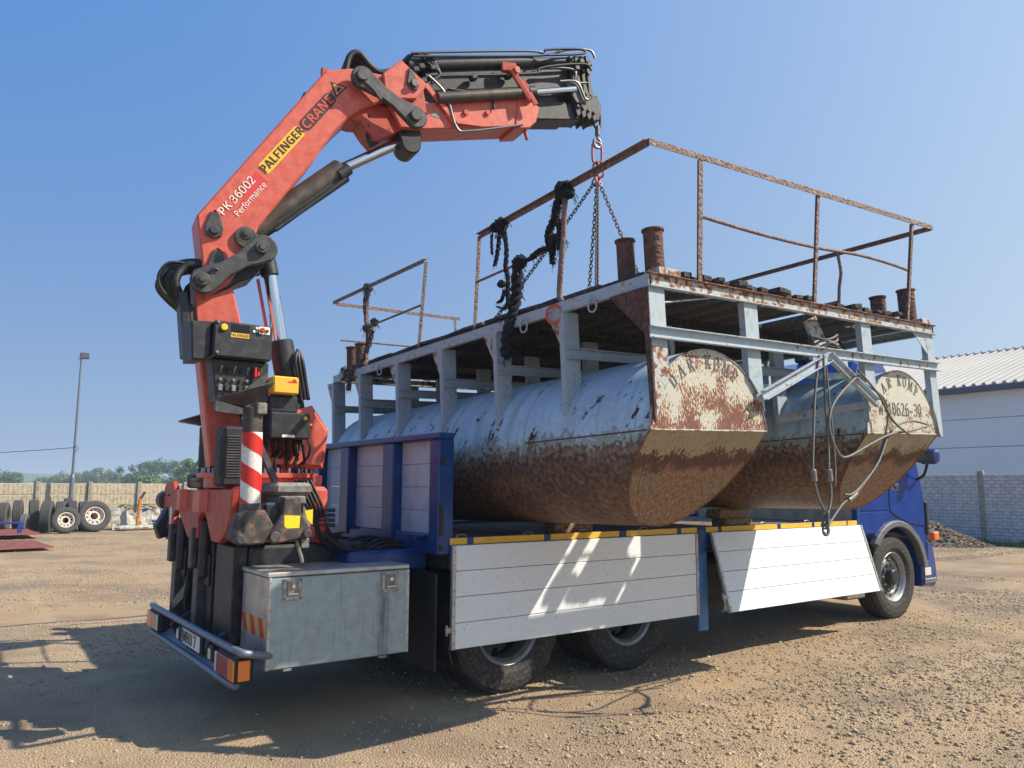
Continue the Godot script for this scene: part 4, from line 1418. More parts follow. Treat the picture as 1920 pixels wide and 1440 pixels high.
func build_rear_bar(t: Node3D) -> void:
	var x := -2.18
	var b := MB.new()
	b.tube(curve([V(x + 0.25, 0.52, 1.17), V(x + 0.06, 0.57, 1.26), V(x, 0.585, 1.2), V(x, 0.58, 0.9), V(x, 0.575, 0.0), V(x, 0.57, -1.2), V(x + 0.02, 0.57, -1.3)], 5), 0.025, 10)
	var rb := part(t, "rear_bar", b, M.galv)
	b = MB.new()
	b.tube(curve([V(x + 0.02, 0.37, 1.16), V(x, 0.36, 1.05), V(x, 0.355, 0.0), V(x, 0.35, -1.3)], 4), 0.024, 10)
	part(rb, "lower_tube", b, M.galv)
	b = MB.new()
	b.prism(P2([-1.15, 0.0, 1.0, 0.0, 0.72, 0.22, -0.85, 0.22]), -0.004, 0.004, 0.001, Transform3D(Basis(V(0, 0, 1), V(0.78, 0.62, 0), V(-0.62, 0.78, 0)), V(x + 0.01, 0.365, 0)))
	part(rb, "step_plate", b, M.galv)
	for z: float in [-0.55, 0.5]:
		b = MB.new()
		b.bar(V(x + 0.02, 0.45, z), V(x + 0.3, 0.62, z), 0.06, 0.14, 0.01)
		part(rb, "bracket", b, M.black)
	# lamp clusters
	for s in 2:
		var z0 := 0.80 if s == 0 else -1.33
		var z1 := 1.235 if s == 0 else -0.92
		b = MB.new()
		b.bx(V(x - 0.02, 0.385, z0), V(x + 0.1, 0.545, z1), 0.02)
		var hs := part(rb, "tail_lamp", b, M.plastic)
		var fl := [["white_lens", z0 + 0.01, z0 + 0.05, "lamp_white"], ["red_lens", z0 + 0.052, z1 - 0.13, "lamp_red"], ["orange_lens", z1 - 0.128, z1 - 0.012, "lamp_orange"]]
		if s == 1: fl = [["white_lens", z1 - 0.05, z1 - 0.01, "lamp_white"], ["red_lens", z0 + 0.15, z1 - 0.052, "lamp_red"], ["orange_lens", z0 + 0.012, z0 + 0.148, "lamp_orange"]]
		for f in fl:
			b = MB.new()
			b.bx(V(x - 0.034, 0.4, f[1]), V(x - 0.0205, 0.53, f[2]), 0.006)
			part(hs, f[0], b, M[f[3]])
		if s == 0:
			b = MB.new()
			b.bx(V(x - 0.005, 0.405, 1.2355), V(x + 0.07, 0.53, 1.245), 0.004)
			part(hs, "side_lens", b, M.lamp_orange)
	for z: float in [-0.28, 0.62]:
		b = MB.new()
		b.bx(V(x - 0.01, 0.42, z - 0.045), V(x + 0.05, 0.53, z + 0.045), 0.01)
		var wl := part(rb, "work_lamp", b, M.black)
		b = MB.new()
		b.bx(V(x - 0.02, 0.44, z - 0.025), V(x - 0.0105, 0.51, z + 0.025), 0.004)
		part(wl, "lens", b, M.lamp_white)
	# number plate
	b = MB.new()
	b.bx(V(x - 0.006, 0.425, -0.2), V(x + 0.0, 0.535, 0.32), 0.002)
	var np := part(rb, "number_plate", b, M.white_print)
	b = MB.new()
	b.bx(V(x - 0.009, 0.427, -0.198), V(x - 0.0065, 0.533, -0.158))
	part(np, "blue_band", b, M.blue_frame)
	part(np, "lettering", text_mesh("WHU 7", 0.085, 1.0, 0.002), M.logo_black, Transform3D(Basis(V(0, 0, 1), V(0, 1, 0), V(-1, 0, 0)), V(x - 0.008, 0.48, 0.04)))
	b = MB.new()
	b.bx(V(x + 0.0005, 0.41, -0.22), V(x + 0.03, 0.55, 0.34), 0.006)
	part(rb, "plate_holder", b, M.plastic)

func build_cab(t: Node3D) -> void:
	# outline of the cab seen from its right side, wheel arch cut out
	var p := [Vector2(5.17, 1.02), Vector2(5.17, 2.95), Vector2(5.3, 3.2), Vector2(5.6, 3.32), Vector2(5.95, 3.26), Vector2(6.2, 3.0), Vector2(6.5, 2.3), Vector2(6.63, 2.0), Vector2(6.79, 1.5), Vector2(6.84, 1.1), Vector2(6.88, 0.62), Vector2(6.62, 0.62), Vector2(6.61, 0.74)]
	for i in 11:
		var a := lerpf(deg_to_rad(20), deg_to_rad(140), i / 10.0)
		p.append(Vector2(6.02 + cos(a) * 0.63, 0.53 + sin(a) * 0.63))
	p.append(Vector2(5.48, 1.02))
	var b := MB.new()
	b.prism(p, -1.22, 1.22, 0.05)
	var cab := part(t, "cab", b, M.cab_blue, Transform3D(), "dark blue cab facing away to the right")
	# side panels standing proud: sleeper side, door, lower skirt
	b = MB.new()
	b.prism(P2([5.185, 1.352, 5.862, 1.352, 5.862, 2.9, 5.185, 2.9]), 1.2205, 1.232, 0.005)
	part(cab, "sleeper_panel", b, M.cab_blue)
	b = MB.new()
	b.prism(P2([5.878, 1.352, 6.0, 1.285, 6.35, 1.18, 6.735, 1.13, 6.74, 1.5, 6.6, 1.98, 6.2, 2.75, 5.878, 2.8]), 1.2205, 1.236, 0.006)
	var door := part(cab, "door", b, M.cab_blue)
	b = MB.new()
	b.prism(P2([5.93, 1.98, 6.5, 1.98, 6.17, 2.66, 5.93, 2.7]), 1.2362, 1.24, 0.001)
	part(door, "window", b, M.glass_dark)
	b = MB.new()
	b.bx(V(5.93, 1.6, 1.2362), V(6.1, 1.68, 1.246), 0.004)
	var hd := part(door, "handle", b, M.chrome)
	b = MB.new()
	b.bx(V(5.99, 1.615, 1.2462), V(6.09, 1.665, 1.256), 0.004)
	part(hd, "grip", b, M.plastic)
	b = MB.new()
	b.prism(P2([5.185, 1.08, 5.5, 1.08, 5.56, 1.16, 5.66, 1.24, 5.86, 1.262, 5.86, 1.338, 5.185, 1.338]), 1.2205, 1.234, 0.005)
	part(cab, "side_skirt", b, M.cab_blue)
	for s: float in [-1.0, 1.0]:
		b = MB.new()
		var arch := []
		for i in 17:
			var a := lerpf(deg_to_rad(-2), deg_to_rad(142), i / 16.0)
			arch.append(Vector2(6.02 + cos(a) * 0.715, 0.53 + sin(a) * 0.69))
		for i in 17:
			var a := lerpf(deg_to_rad(142), deg_to_rad(-2), i / 16.0)
			arch.append(Vector2(6.02 + cos(a) * 0.61, 0.53 + sin(a) * 0.61))
		b.prism(arch, 1.16, 1.255, 0.012, Transform3D(Basis(V(1, 0, 0), V(0, 1, 0), V(0, 0, 1)), Vector3.ZERO) if s > 0 else Transform3D(Basis(V(1, 0, 0), V(0, 1, 0), V(0, 0, -1)), Vector3.ZERO))
		part(cab, "wheel_arch", b, M.grey_plastic)
	# front bumper with step and lamps
	b = MB.new()
	b.prism(P2([6.6, 0.36, 6.9, 0.34, 6.97, 0.42, 6.96, 0.62, 6.9, 0.9, 6.74, 0.95, 6.72, 0.7, 6.6, 0.62]), -1.22, 1.245, 0.03)
	part(cab, "bumper", b, M.cab_blue)
	b = MB.new()
	b.bx(V(6.62, 0.5, 1.2455), V(6.78, 0.6, 1.256), 0.01)
	part(cab, "fog_lamp", b, M.lamp_white)
	b = MB.new()
	b.bx(V(6.6, 0.4, 1.2455), V(6.9, 0.46, 1.262), 0.008)
	part(cab, "step", b, M.steel)
	b = MB.new()
	b.bx(V(6.86, 0.94, 1.2), V(7.0, 1.05, 1.29), 0.015)
	part(cab, "indicator", b, M.lamp_orange)
	b = MB.new()
	b.bx(V(6.77, 1.02, 1.2), V(6.83, 1.45, 1.245), 0.015)
	part(cab, "air_deflector", b, M.plastic)
	b = MB.new()
	b.prism(P2([6.2, 2.0, 6.62, 2.0, 6.48, 2.33, 6.21, 2.95]), -1.1, 1.1, 0.0, Transform3D(Basis(), V(0.02, 0.0, 0)))
	part(cab, "windscreen", b, M.glass_dark)
	# mirrors
	b = MB.new()
	b.box(V(6.5, 2.03, 1.46), V(0.14, 0.19, 0.24), 0.04, Basis(Vector3.UP, 0.2))
	var mr := part(cab, "mirror", b, M.cab_blue)
	b = MB.new()
	b.box(V(6.424, 2.03, 1.445), V(0.012, 0.15, 0.19), 0.004, Basis(Vector3.UP, 0.2))
	part(mr, "mirror_glass", b, M.glass_dark)
	b = MB.new()
	b.tube(curve([V(6.5, 2.13, 1.45), V(6.52, 2.2, 1.4), V(6.52, 2.22, 1.24)], 4), 0.018, 7)
	b.tube(curve([V(6.52, 1.94, 1.42), V(6.56, 1.8, 1.35), V(6.6, 1.74, 1.23)], 4), 0.018, 7)
	part(mr, "mirror_arm", b, M.plastic)
	# roof lamps
	for z: float in [-0.7, -0.2, 0.3, 0.8]:
		b = MB.new()
		b.box(V(5.6, 3.37, z), V(0.16, 0.1, 0.22), 0.03)
		part(cab, "roof_lamp", b, M.plastic)

# ------------------------------------------------------------------ loader crane
var CB := Basis(V(0.991179, 0, 0.132533), V(0, 1, 0), V(-0.132533, 0, 0.991179))
const CRANE_AT := Vector3(-1.7, 0, 0)

# outline of a link arm: two round eyes joined by a waist
func bone(p: Vector2, r1: float, q: Vector2, r2: float, waist: float, k := 9) -> Array:
	var d := (q - p).normalized()
	var n := Vector2(-d.y, d.x)
	var out := []
	var a := d.angle()
	for i in k:
		var t := a + PI * 0.5 + PI * i / (k - 1)
		out.append(p + Vector2(cos(t), sin(t)) * r1)
	out.append(p.lerp(q, 0.35) - n * waist)
	out.append(p.lerp(q, 0.62) - n * waist)
	for i in k:
		var t := a - PI * 0.5 + PI * i / (k - 1)
		out.append(q + Vector2(cos(t), sin(t)) * r2)
	out.append(p.lerp(q, 0.62) + n * waist)
	out.append(p.lerp(q, 0.35) + n * waist)
	return out

func build_crane() -> void:
	var c := thing("loader_crane", "orange-red folding loader crane standing behind the truck bed, its boom reaching over the pontoon", "crane", CRANE_AT)
	var X := Transform3D(CB, Vector3.ZERO)
	var b := MB.new()
	# --- main boom: box section with a curved underside
	b.prism(P2([-0.605, 3.775, 0.381, 5.275, 0.611, 5.356, 0.922, 5.374, 0.99, 5.171, 0.845, 5.077, 0.724, 4.998, 0.628, 4.915, 0.541, 4.81, 0.461, 4.703, 0.381, 4.566, 0.309, 4.426, 0.119, 4.14, -0.13, 3.754, -0.186, 3.547, -0.327, 3.253, -0.509, 3.102, -0.547, 3.401]), -0.19, 0.19, 0.014)
	var boom := part(c, "main_boom", b, M.red, X, "faded orange-red main boom with maker's lettering")
	# welded edge strips
	b = MB.new()
	b.prism(P2([0.439, 5.374, 0.554, 5.415, 0.554, 5.493, 0.439, 5.512]), -0.25, -0.19, 0.004)
	part(boom, "rear_lug", b, M.red_worn)
	b = MB.new()
	b.bx(V(0.282, 5.064, -0.34), V(0.339, 5.232, -0.2), 0.01)
	part(boom, "work_lamp", b, M.black)
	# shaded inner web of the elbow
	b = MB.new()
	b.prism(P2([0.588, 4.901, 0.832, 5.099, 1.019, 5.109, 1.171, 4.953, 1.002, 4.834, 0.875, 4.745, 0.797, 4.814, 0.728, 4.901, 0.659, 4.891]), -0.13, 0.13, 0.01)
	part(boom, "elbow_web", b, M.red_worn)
	# pins and lock plates on the boom side
	for e in [[-0.473, 3.671, 0.085], [-0.435, 3.362, 0.07]]:
		b = MB.new()
		b.prism(P2([e[0] - 0.03, e[1] + 0.14, e[0] + 0.03, e[1] + 0.14, e[0] + 0.07, e[1] + 0.02, e[0] + 0.06, e[1] - 0.05, e[0], e[1] - 0.075, e[0] - 0.06, e[1] - 0.05, e[0] - 0.07, e[1] + 0.02]), 0.1905, 0.215, 0.005)
		var lk := part(boom, "pin_plate", b, M.grey_black)
		b = MB.new()
		b.cyl(V(e[0], e[1] - 0.01, 0.2155), V(e[0], e[1] - 0.01, 0.24), 0.036, 14, -1, 0.006)
		part(lk, "pin", b, M.grey_black)
		b = MB.new()
		b.tube([V(e[0] - 0.035, e[1] + 0.13, 0.2), V(e[0], e[1] + 0.17, 0.2), V(e[0] + 0.035, e[1] + 0.13, 0.2)], 0.009, 6)
		part(lk, "weld_bead", b, M.red)
	# --- lettering, along the boom
	var d := Vector2(0.5705, 0.8213).normalized()
	var D := V(d.x, d.y, 0)
	var N := V(-d.y, d.x, 0)
	var LB := Basis(D, N, V(0, 0, 1))
	b = MB.new()
	b.prism(round_rect(-0.27, -0.053, 0.265, 0.053, 0.036, 4), 0.0, 0.002, 0.0)
	part(boom, "name_patch", b, M.logo_yellow, Transform3D(LB, V(0.032, 4.459, 0.191)))
	part(boom, "lettering", text_mesh("PALFINGER", 0.071, 1.0, 0.002), M.logo_black, Transform3D(LB.scaled_local(V(1.02, 1, 1)), V(0.033, 4.459, 0.1945)))
	b = MB.new()
	b.prism(round_rect(-0.215, -0.055, 0.23, 0.055, 0.05, 5), 0.0, 0.002, 0.0)
	part(boom, "name_patch", b, M.logo_black, Transform3D(LB, V(0.318, 4.865, 0.191)))
	part(boom, "lettering", text_mesh("CRANE", 0.078, 1.0, 0.002), M.logo_red, Transform3D(LB.scaled_local(V(1.15, 1, 1)), V(0.319, 4.865, 0.1945)))
	b = MB.new()
	b.prism(P2([-0.2, -0.07, 0.255, -0.07, 0.255, 0.06, 0.09, 0.02]), 0.0, 0.002, 0.0)
	part(boom, "type_patch", b, M.decal_red, Transform3D(LB, V(-0.27, 3.984, 0.191)))
	part(boom, "lettering", text_mesh("PK 36002", 0.066, 0.0, 0.002), M.white_print, Transform3D(LB.scaled_local(V(1.12, 1, 1)), V(-0.312, 3.988, 0.1945)))
	part(boom, "lettering", text_mesh("Performance", 0.047, 0.0, 0.002), M.white_print, Transform3D(LB, V(-0.204, 3.977, 0.1945)))
	b = MB.new()
	b.prism(P2([0.422, 5.175, 0.572, 5.162, 0.475, 5.035]), 0.191, 0.193, 0.0)
	var tr := part(boom, "warning_sign", b, M.logo_black, Transform3D(Basis(Vector3.BACK, 0.0), Vector3.ZERO))
	b = MB.new()
	b.prism(P2([0.444, 5.159, 0.551, 5.151, 0.48, 5.061]), 0.1935, 0.195, 0.0)
	part(tr, "sign_face", b, plain(c8(214, 140, 84), 0.5))
	b = MB.new()
	b.prism(P2([0.476, 5.098, 0.502, 5.089, 0.511, 5.122, 0.529, 5.13, 0.516, 5.141, 0.485, 5.136]), 0.1955, 0.197, 0.0)
	part(tr, "symbol", b, M.logo_black)

	# --- lower link between column and boom
	for s: float in [1.0, -1.0]:
		var z0 := 0.195 if s > 0 else -0.285
		b = MB.new()
		b.prism(bone(Vector2(-0.532, 3.227), 0.105, Vector2(-0.097, 3.55), 0.115, 0.065), z0 + 0.03, z0 + 0.09, 0.01)
		var l := part(c, "link_arm", b, M.grey_black, X)
		b = MB.new()
		b.prism(bone(Vector2(-0.228, 3.642), 0.09, Vector2(-0.097, 3.55), 0.1, 0.08), z0 - 0.002, z0 + 0.0295, 0.006)
		part(l, "short_link", b, M.grey_black)
		for e in [[-0.55, 3.227, 0.055], [-0.114, 3.551, 0.055], [-0.245, 3.642, 0.05]]:
			b = MB.new()
			var za := z0 + 0.0905 if s > 0 else z0 - 0.04
			b.cyl(V(e[0], e[1], za), V(e[0], e[1], za + 0.04), e[2], 20, -1, 0.008)
			b.cyl(V(e[0], e[1], za + 0.0405 if s > 0 else za - 0.02), V(e[0], e[1], za + 0.055 if s > 0 else za - 0.0005), e[2] * 0.5, 14, -1, 0.004)
			part(l, "pin", b, M.grey_black)
		b = MB.new()
		b.tube([V(-0.522, 3.285, z0 + 0.1), V(-0.474, 3.333, z0 + 0.11), V(-0.435, 3.32, z0 + 0.1)], 0.01, 6)
		part(l, "grease_line", b, M.grey_black)
	# --- upper link at the elbow
	for s: float in [1.0, -1.0]:
		var z0 := 0.245 if s > 0 else -0.305
		b = MB.new()
		b.prism(bone(Vector2(0.685, 5.237), 0.105, Vector2(1.195, 4.986), 0.105, 0.06), z0, z0 + 0.06, 0.01)
		var l := part(c, "link_arm", b, M.grey_black, X)
		for e in [[0.67, 5.24, 0.055], [1.181, 4.989, 0.055]]:
			b = MB.new()
			var za := z0 + 0.0605 if s > 0 else z0 - 0.035
			b.cyl(V(e[0], e[1], za), V(e[0], e[1], za + 0.0345), e[2], 20, -1, 0.008)
			part(l, "pin", b, M.grey_black)
		if s > 0:
			b = MB.new()
			b.prism(P2([0.689, 5.188, 0.776, 5.126, 0.845, 5.048, 0.871, 5.093, 0.81, 5.179, 0.724, 5.27]), z0 + 0.0605, z0 + 0.075, 0.004)
			part(l, "lock_plate", b, M.grey_black)
	# --- head plates of the outer boom, gripping the main boom's end
	for z: float in [0.192, -0.236]:
		b = MB.new()
		b.prism(P2([0.888, 5.36, 1.057, 5.543, 1.324, 5.365, 1.216, 5.193, 0.964, 5.136, 0.905, 5.242]), z, z + 0.044, 0.01)
		part(c, "boom_head", b, M.red, X)
	b = MB.new()
	b.prism(P2([1.015, 5.148, 1.074, 5.502, 1.299, 5.35, 1.348, 5.097]), -0.19, 0.19, 0.01)
	var bh := part(c, "boom_head", b, M.red_worn, X)
	b = MB.new()
	b.prism(P2([1.13, 5.473, 1.172, 5.447, 1.23, 5.323, 1.214, 5.269, 1.155, 5.269, 1.114, 5.323, 1.122, 5.379]), 0.2365, 0.258, 0.005)
	b.cyl(V(1.172, 5.323, 0.2585), V(1.178, 5.322, 0.285), 0.036, 14, -1, 0.005)
	part(bh, "pin_plate", b, M.grey_black)
	# cable protector strip sloping off the head
	b = MB.new()
	b.bar(V(1.315, 5.386, 0.19), V(1.64, 5.089, 0.19), 0.02, 0.05, 0.004)
	b.bar(V(1.64, 5.089, 0.19), V(1.908, 5.122, 0.185), 0.02, 0.035, 0.004)
	part(bh, "guard_strip", b, M.red)

	# --- outer boom: red case, angled up 20 degrees
	b = MB.new()
	b.prism(P2([0.976, 5.116, 1.343, 5.221, 2.393, 5.532, 2.571, 5.464, 2.534, 5.328, 2.46, 5.25, 1.294, 4.944, 1.094, 4.916]), -0.165, 0.165, 0.012)
	var ob := part(c, "outer_boom", b, M.red, X, "dark orange-red case of the outer boom")
	b = MB.new()
	b.prism(P2([2.35, 5.548, 2.58, 5.48, 2.536, 5.309, 2.455, 5.224, 2.29, 5.179, 2.32, 5.517]), -0.178, 0.178, 0.01)
	part(ob, "end_collar", b, M.red)
	b = MB.new()
	b.cyl(V(2.443, 5.229, 0.1), V(2.473, 5.135, 0.1), 0.018, 8)
	part(ob, "stop_pin", b, M.red_worn)
	for q: Vector3 in [V(1.75, 5.22, 0.1655), V(1.985, 5.275, 0.1655)]:
		b = MB.new()
		b.cyl(q, q + V(0, 0, 0.02), 0.026, 10)
		part(ob, "bolt", b, M.red_worn)
	b = MB.new()
	b.bx(V(1.393, 5.1, 0.1655), V(1.491, 5.15, 0.168))
	part(ob, "type_plate", b, M.grey_steel)
	# --- black telescoping sections
	var e20 := V(0.975, 0.222, 0).normalized()
	for k in 3:
		b = MB.new()
		var w := 0.135 - 0.022 * k
		var x1 := 2.95 + 0.16 * k
		b.bar(V(2.413, 5.43, 0), V(2.413, 5.43, 0) + e20 * ((x1 - 2.413) / e20.x), w * 2.0, 0.2 - 0.03 * k, 0.012)
		part(c, "telescope_section", b, M.black, X)
	b = MB.new()
	b.prism(P2([1.375, 5.396, 1.334, 5.573, 3.012, 6.089, 3.187, 6.035, 3.208, 5.813, 2.905, 5.724, 2.653, 5.648, 2.205, 5.55, 1.659, 5.349]), -0.12, 0.1, 0.012)
	var bb := part(c, "cylinder_cradle", b, M.black, X)
	# extension cylinders lying on top
	for z: float in [0.08, -0.06]:
		b = MB.new()
		b.cyl(V(1.164, 5.583, z), V(2.54, 6.002, z), 0.068, 16, -1, 0.01)
		b.cyl(V(2.54, 6.002, z), V(3.15, 6.183, z), 0.05, 14, -1, 0.006)
		part(bb, "extension_cylinder", b, M.black)
	# end plates of the sections, one behind the other with gaps
	for k in 4:
		b = MB.new()
		var o := 0.078 * k
		b.prism(P2([2.95 + o, 6.16 + 0.03 * k, 3.0 + o, 6.17 + 0.03 * k, 3.03 + o, 5.93, 3.1 + o, 5.72, 3.1 + o, 5.54 + 0.005 * k, 3.06 + o, 5.5 + 0.005 * k, 3.02 + o, 5.6, 2.99 + o, 5.85]), -0.15 + 0.012 * k, 0.15 - 0.012 * k, 0.008)
		part(c, "section_end_plate", b, M.black, X)
		for y: float in [5.62, 5.8, 6.05]:
			b = MB.new()
			b.cyl(V(3.06 + o - (y - 5.6) * 0.16, y, 0.15 - 0.012 * k), V(3.06 + o - (y - 5.6) * 0.16, y, 0.172 - 0.012 * k), 0.018, 8)
			part(c, "section_bolt", b, M.grey_black, X)
	b = MB.new()
	b.prism(P2([2.881, 5.828, 3.023, 5.913, 3.135, 5.777, 3.149, 5.653, 3.023, 5.642, 2.967, 5.723]), 0.152, 0.18, 0.006)
	part(c, "section_end_plate", b, M.grey_black, X)
	# small ram along the case
	b = MB.new()
	b.cyl(V(1.432, 5.272, 0.2), V(2.413, 5.581, 0.2), 0.056, 14, -1, 0.008)
	var sr := part(c, "extension_ram", b, M.barrel, X)
	b = MB.new()
	b.cyl(V(2.413, 5.581, 0.2), V(2.502, 5.609, 0.2), 0.064, 14, -1, 0.008)
	part(sr, "ram_head", b, M.black)
	b = MB.new()
	b.cyl(V(2.502, 5.609, 0.2), V(2.993, 5.771, 0.2), 0.032, 12)
	part(sr, "rod", b, M.chrome)
	b = MB.new()
	b.bar(V(2.233, 5.777, 0.2), V(2.423, 5.468, 0.262), 0.05, 0.05, 0.006)
	b.bar(V(2.137, 5.797, 0.17), V(2.279, 5.805, 0.2), 0.06, 0.09, 0.006)
	b.cyl(V(2.256, 5.775, 0.15), V(2.273, 5.766, 0.26), 0.032, 12)
	b.bar(V(2.343, 5.682, 0.23), V(2.482, 5.439, 0.262), 0.02, 0.05, 0.004)
	part(sr, "clamp", b, M.red)
	# hydraulic pipes along the boom
	var runs := [
		[[1.181, 5.674], [2.44, 6.053], [2.661, 6.07], [2.913, 6.202], [3.193, 6.28], [3.269, 6.211]],
		[[1.428, 5.499], [2.477, 5.812], [2.551, 5.878], [2.733, 5.966], [3.124, 6.095], [3.214, 6.041]],
		[[1.346, 5.475], [1.526, 5.332], [1.638, 5.034], [1.789, 5.029], [2.366, 5.23]],
		[[2.624, 6.077], [2.661, 6.114], [3.054, 6.232], [3.089, 6.19], [2.661, 6.052]],
		[[2.588, 5.889], [2.632, 5.925], [2.991, 6.001], [3.019, 5.873], [3.159, 5.897]],
		[[1.55, 5.403], [1.985, 5.44], [2.047, 5.319]],
		[[2.806, 5.81], [3.019, 5.855], [3.124, 5.695], [3.193, 5.733]],
		[[1.181, 5.617], [2.44, 5.981], [2.733, 6.09]]]
	for k in runs.size():
		var pts := []
		for q in runs[k]: pts.append(V(q[0], q[1], 0.175 + 0.012 * (k % 4)))
		b = MB.new()
		b.tube(curve(pts, 5), 0.013, 7)
		part(c, "hydraulic_pipe", b, M.pipe if k % 2 == 0 else M.black, X)
	# pipe clips and valves
	for q in [[1.223, 5.515], [1.28, 5.562], [1.346, 5.475], [1.305, 5.425], [1.396, 5.58], [3.033, 6.027], [3.089, 6.12], [3.186, 6.116], [1.829, 5.606], [2.215, 5.727]]:
		b = MB.new()
		b.box(V(q[0], q[1], 0.16), V(0.07, 0.06, 0.08), 0.012, Basis(Vector3.BACK, 0.37))
		part(c, "valve_block", b, M.black, X)
	# hose bundle over the elbow
	for k in 4:
		b = MB.new()
		var z := -0.1 + 0.06 * k
		b.tube(curve([V(0.582, 5.331, z), V(0.617, 5.462 + 0.02 * k, z), V(0.704, 5.516 + 0.02 * k, z), V(0.825, 5.477, z), V(0.928, 5.45, z), V(1.081, 5.54, z), V(1.198, 5.596 + 0.03 * k, z)], 5), 0.03, 8)
		part(c, "hose", b, M.hose, X)
	for k in 3:
		b = MB.new()
		b.tube(curve([V(1.127, 5.589, 0.12), V(1.227, 5.686, 0.16), V(1.363, 5.681 - 0.04 * k, 0.18), V(1.463, 5.53, 0.19), V(1.38, 5.452 - 0.02 * k, 0.19)], 5), 0.016, 7)
		part(c, "hose", b, M.hose, X)
	# tip: sheave plates, swivel and hook
	b = MB.new()
	b.prism(P2([3.232, 5.785, 3.356, 5.847, 3.411, 5.75, 3.384, 5.566, 3.288, 5.532, 3.219, 5.597]), -0.09, 0.09, 0.012)
	part(c, "boom_tip", b, M.black, X)
	b = MB.new()
	b.link(V(3.409, 5.62, 0), Vector3.UP, V(1, 0, 0), 0.19, 0.09, 0.016, 7, 16)
	var hk := part(c, "lifting_hook", b, M.chain, X)
	b = MB.new()
	b.bx(V(3.393, 5.422, -0.03), V(3.431, 5.553, 0.03), 0.014)
	part(hk, "swivel", b, M.grey_steel)
	b = MB.new()
	var hp := []
	for i in 15:
		var a := lerpf(deg_to_rad(80), deg_to_rad(-215), i / 14.0)
		hp.append(V(3.409 + 0.045 * cos(a), 5.349 + 0.053 * sin(a), 0))
	hp.insert(0, V(3.409, 5.431, 0))
	b.tube(hp, 0.017, 8)
	part(hk, "hook_bend", b, M.steel)

	# --- elbow ram
	b = MB.new()
	b.cyl(V(-0.186, 3.736, 0), V(0.594, 4.47, 0), 0.1, 20, -1, 0.012)
	var er := part(c, "elbow_ram", b, M.barrel, X)
	b = MB.new()
	b.cyl(V(-0.106, 3.729, 0.02), V(0.634, 4.407, 0.02), 0.055, 12, -1, 0.006)
	b.cyl(V(0.024, 3.779, 0.1), V(0.617, 4.351, 0.1), 0.02, 8)
	b.cyl(V(0.555, 4.377, 0.06), V(0.643, 4.464, 0.06), 0.06, 10)
	part(er, "feed_tube", b, M.black)
	b = MB.new()
	b.cyl(V(0.594, 4.47, 0), V(1.227, 4.899, 0), 0.052, 16)
	part(er, "rod", b, M.chrome)
	b = MB.new()
	b.prism(bone(Vector2(1.195, 4.986), 0.11, Vector2(1.22, 4.812), 0.1, 0.11), -0.12, 0.12, 0.015)
	part(er, "rod_eye", b, M.black)
	# hose and wire below the elbow
	for k in 3:
		b = MB.new()
		b.tube(curve([V(0.786, 4.893, 0.08), V(0.825, 4.752 - 0.02 * k, 0.1), V(0.889, 4.753, 0.08), V(0.943, 4.823, 0.05)], 4), 0.014, 6)
		part(c, "hose", b, M.hose, X)

	# --- column
	b = MB.new()
	b.prism(P2([-0.601, 3.343, -0.447, 3.353, -0.294, 3.221, -0.21, 2.912, -0.033, 2.502, 0.133, 2.197, 0.314, 2.045, 0.385, 1.778, -0.399, 1.782, -0.523, 2.622, -0.581, 3.085]), -0.14, 0.14, 0.015)
	var col := part(c, "column", b, M.red, X)
	b = MB.new()
	b.prism(P2([-0.46, 3.14, -0.34, 3.21, -0.25, 3.28, -0.15, 3.33, -0.06, 3.45, -0.08, 3.62, -0.18, 3.62, -0.46, 3.34]), -0.16, 0.16, 0.01)
	part(col, "knee_casting", b, M.black)
	b = MB.new()
	b.prism(P2([-0.376, 1.782, 0.451, 1.778, 0.486, 2.091, 0.344, 2.291, 0.072, 2.199, -0.206, 2.004]), -0.3, 0.3, 0.03)
	part(col, "column_foot", b, M.red)
	# rear cover and cable duct
	b = MB.new()
	b.bar(V(-0.67, 3.14, 0.05), V(-0.612, 2.645, 0.05), 0.3, 0.06, 0.01, V(1, 0, 0))
	part(col, "duct", b, M.black)
	# lifting ram
	b = MB.new()
	b.cyl(V(0.018, 3.399, 0), V(0.128, 2.854, 0), 0.058, 16)
	var lr := part(c, "lifting_ram", b, M.chrome, X)
	b = MB.new()
	b.cyl(V(0.128, 2.854, 0), V(0.31, 1.996, 0), 0.1, 18, -1, 0.012)
	part(lr, "barrel", b, M.black)
	b = MB.new()
	b.cyl(V(-0.018, 3.541, 0), V(0.018, 3.399, 0), 0.075, 14, -1, 0.01)
	part(lr, "rod_eye", b, M.black)
	b = MB.new()
	b.cyl(V(-0.078, 3.366, -0.02), V(0.042, 2.798, -0.02), 0.014, 8)
	part(lr, "guide_rod", b, M.red)
	for k in 3:
		b = MB.new()
		b.tube(curve([V(0.252, 2.769, 0.1), V(0.225 + 0.03 * k, 2.671, 0.14), V(0.261 + 0.03 * k, 2.511, 0.12), V(0.297 + 0.03 * k, 2.352, 0.1)], 4), 0.016, 7)
		part(lr, "pipe", b, M.black)
	# hose bundle behind the knee
	for k in 7:
		b = MB.new()
		var z := -0.15 + 0.045 * k
		var sw := 0.05 * sin(k * 1.9)
		b.tube(curve([V(-0.397, 3.389, z), V(-0.599, 3.403 + sw * 0.4, z), V(-0.726 - sw, 3.34, z), V(-0.775 - sw, 3.23, z * 1.2), V(-0.716 - sw * 0.5, 3.123, z * 1.1), V(-0.618, 3.015, z), V(-0.599, 2.829, z)], 5), 0.036, 8)
		part(c, "hose", b, M.hose, X)
	b = MB.new()
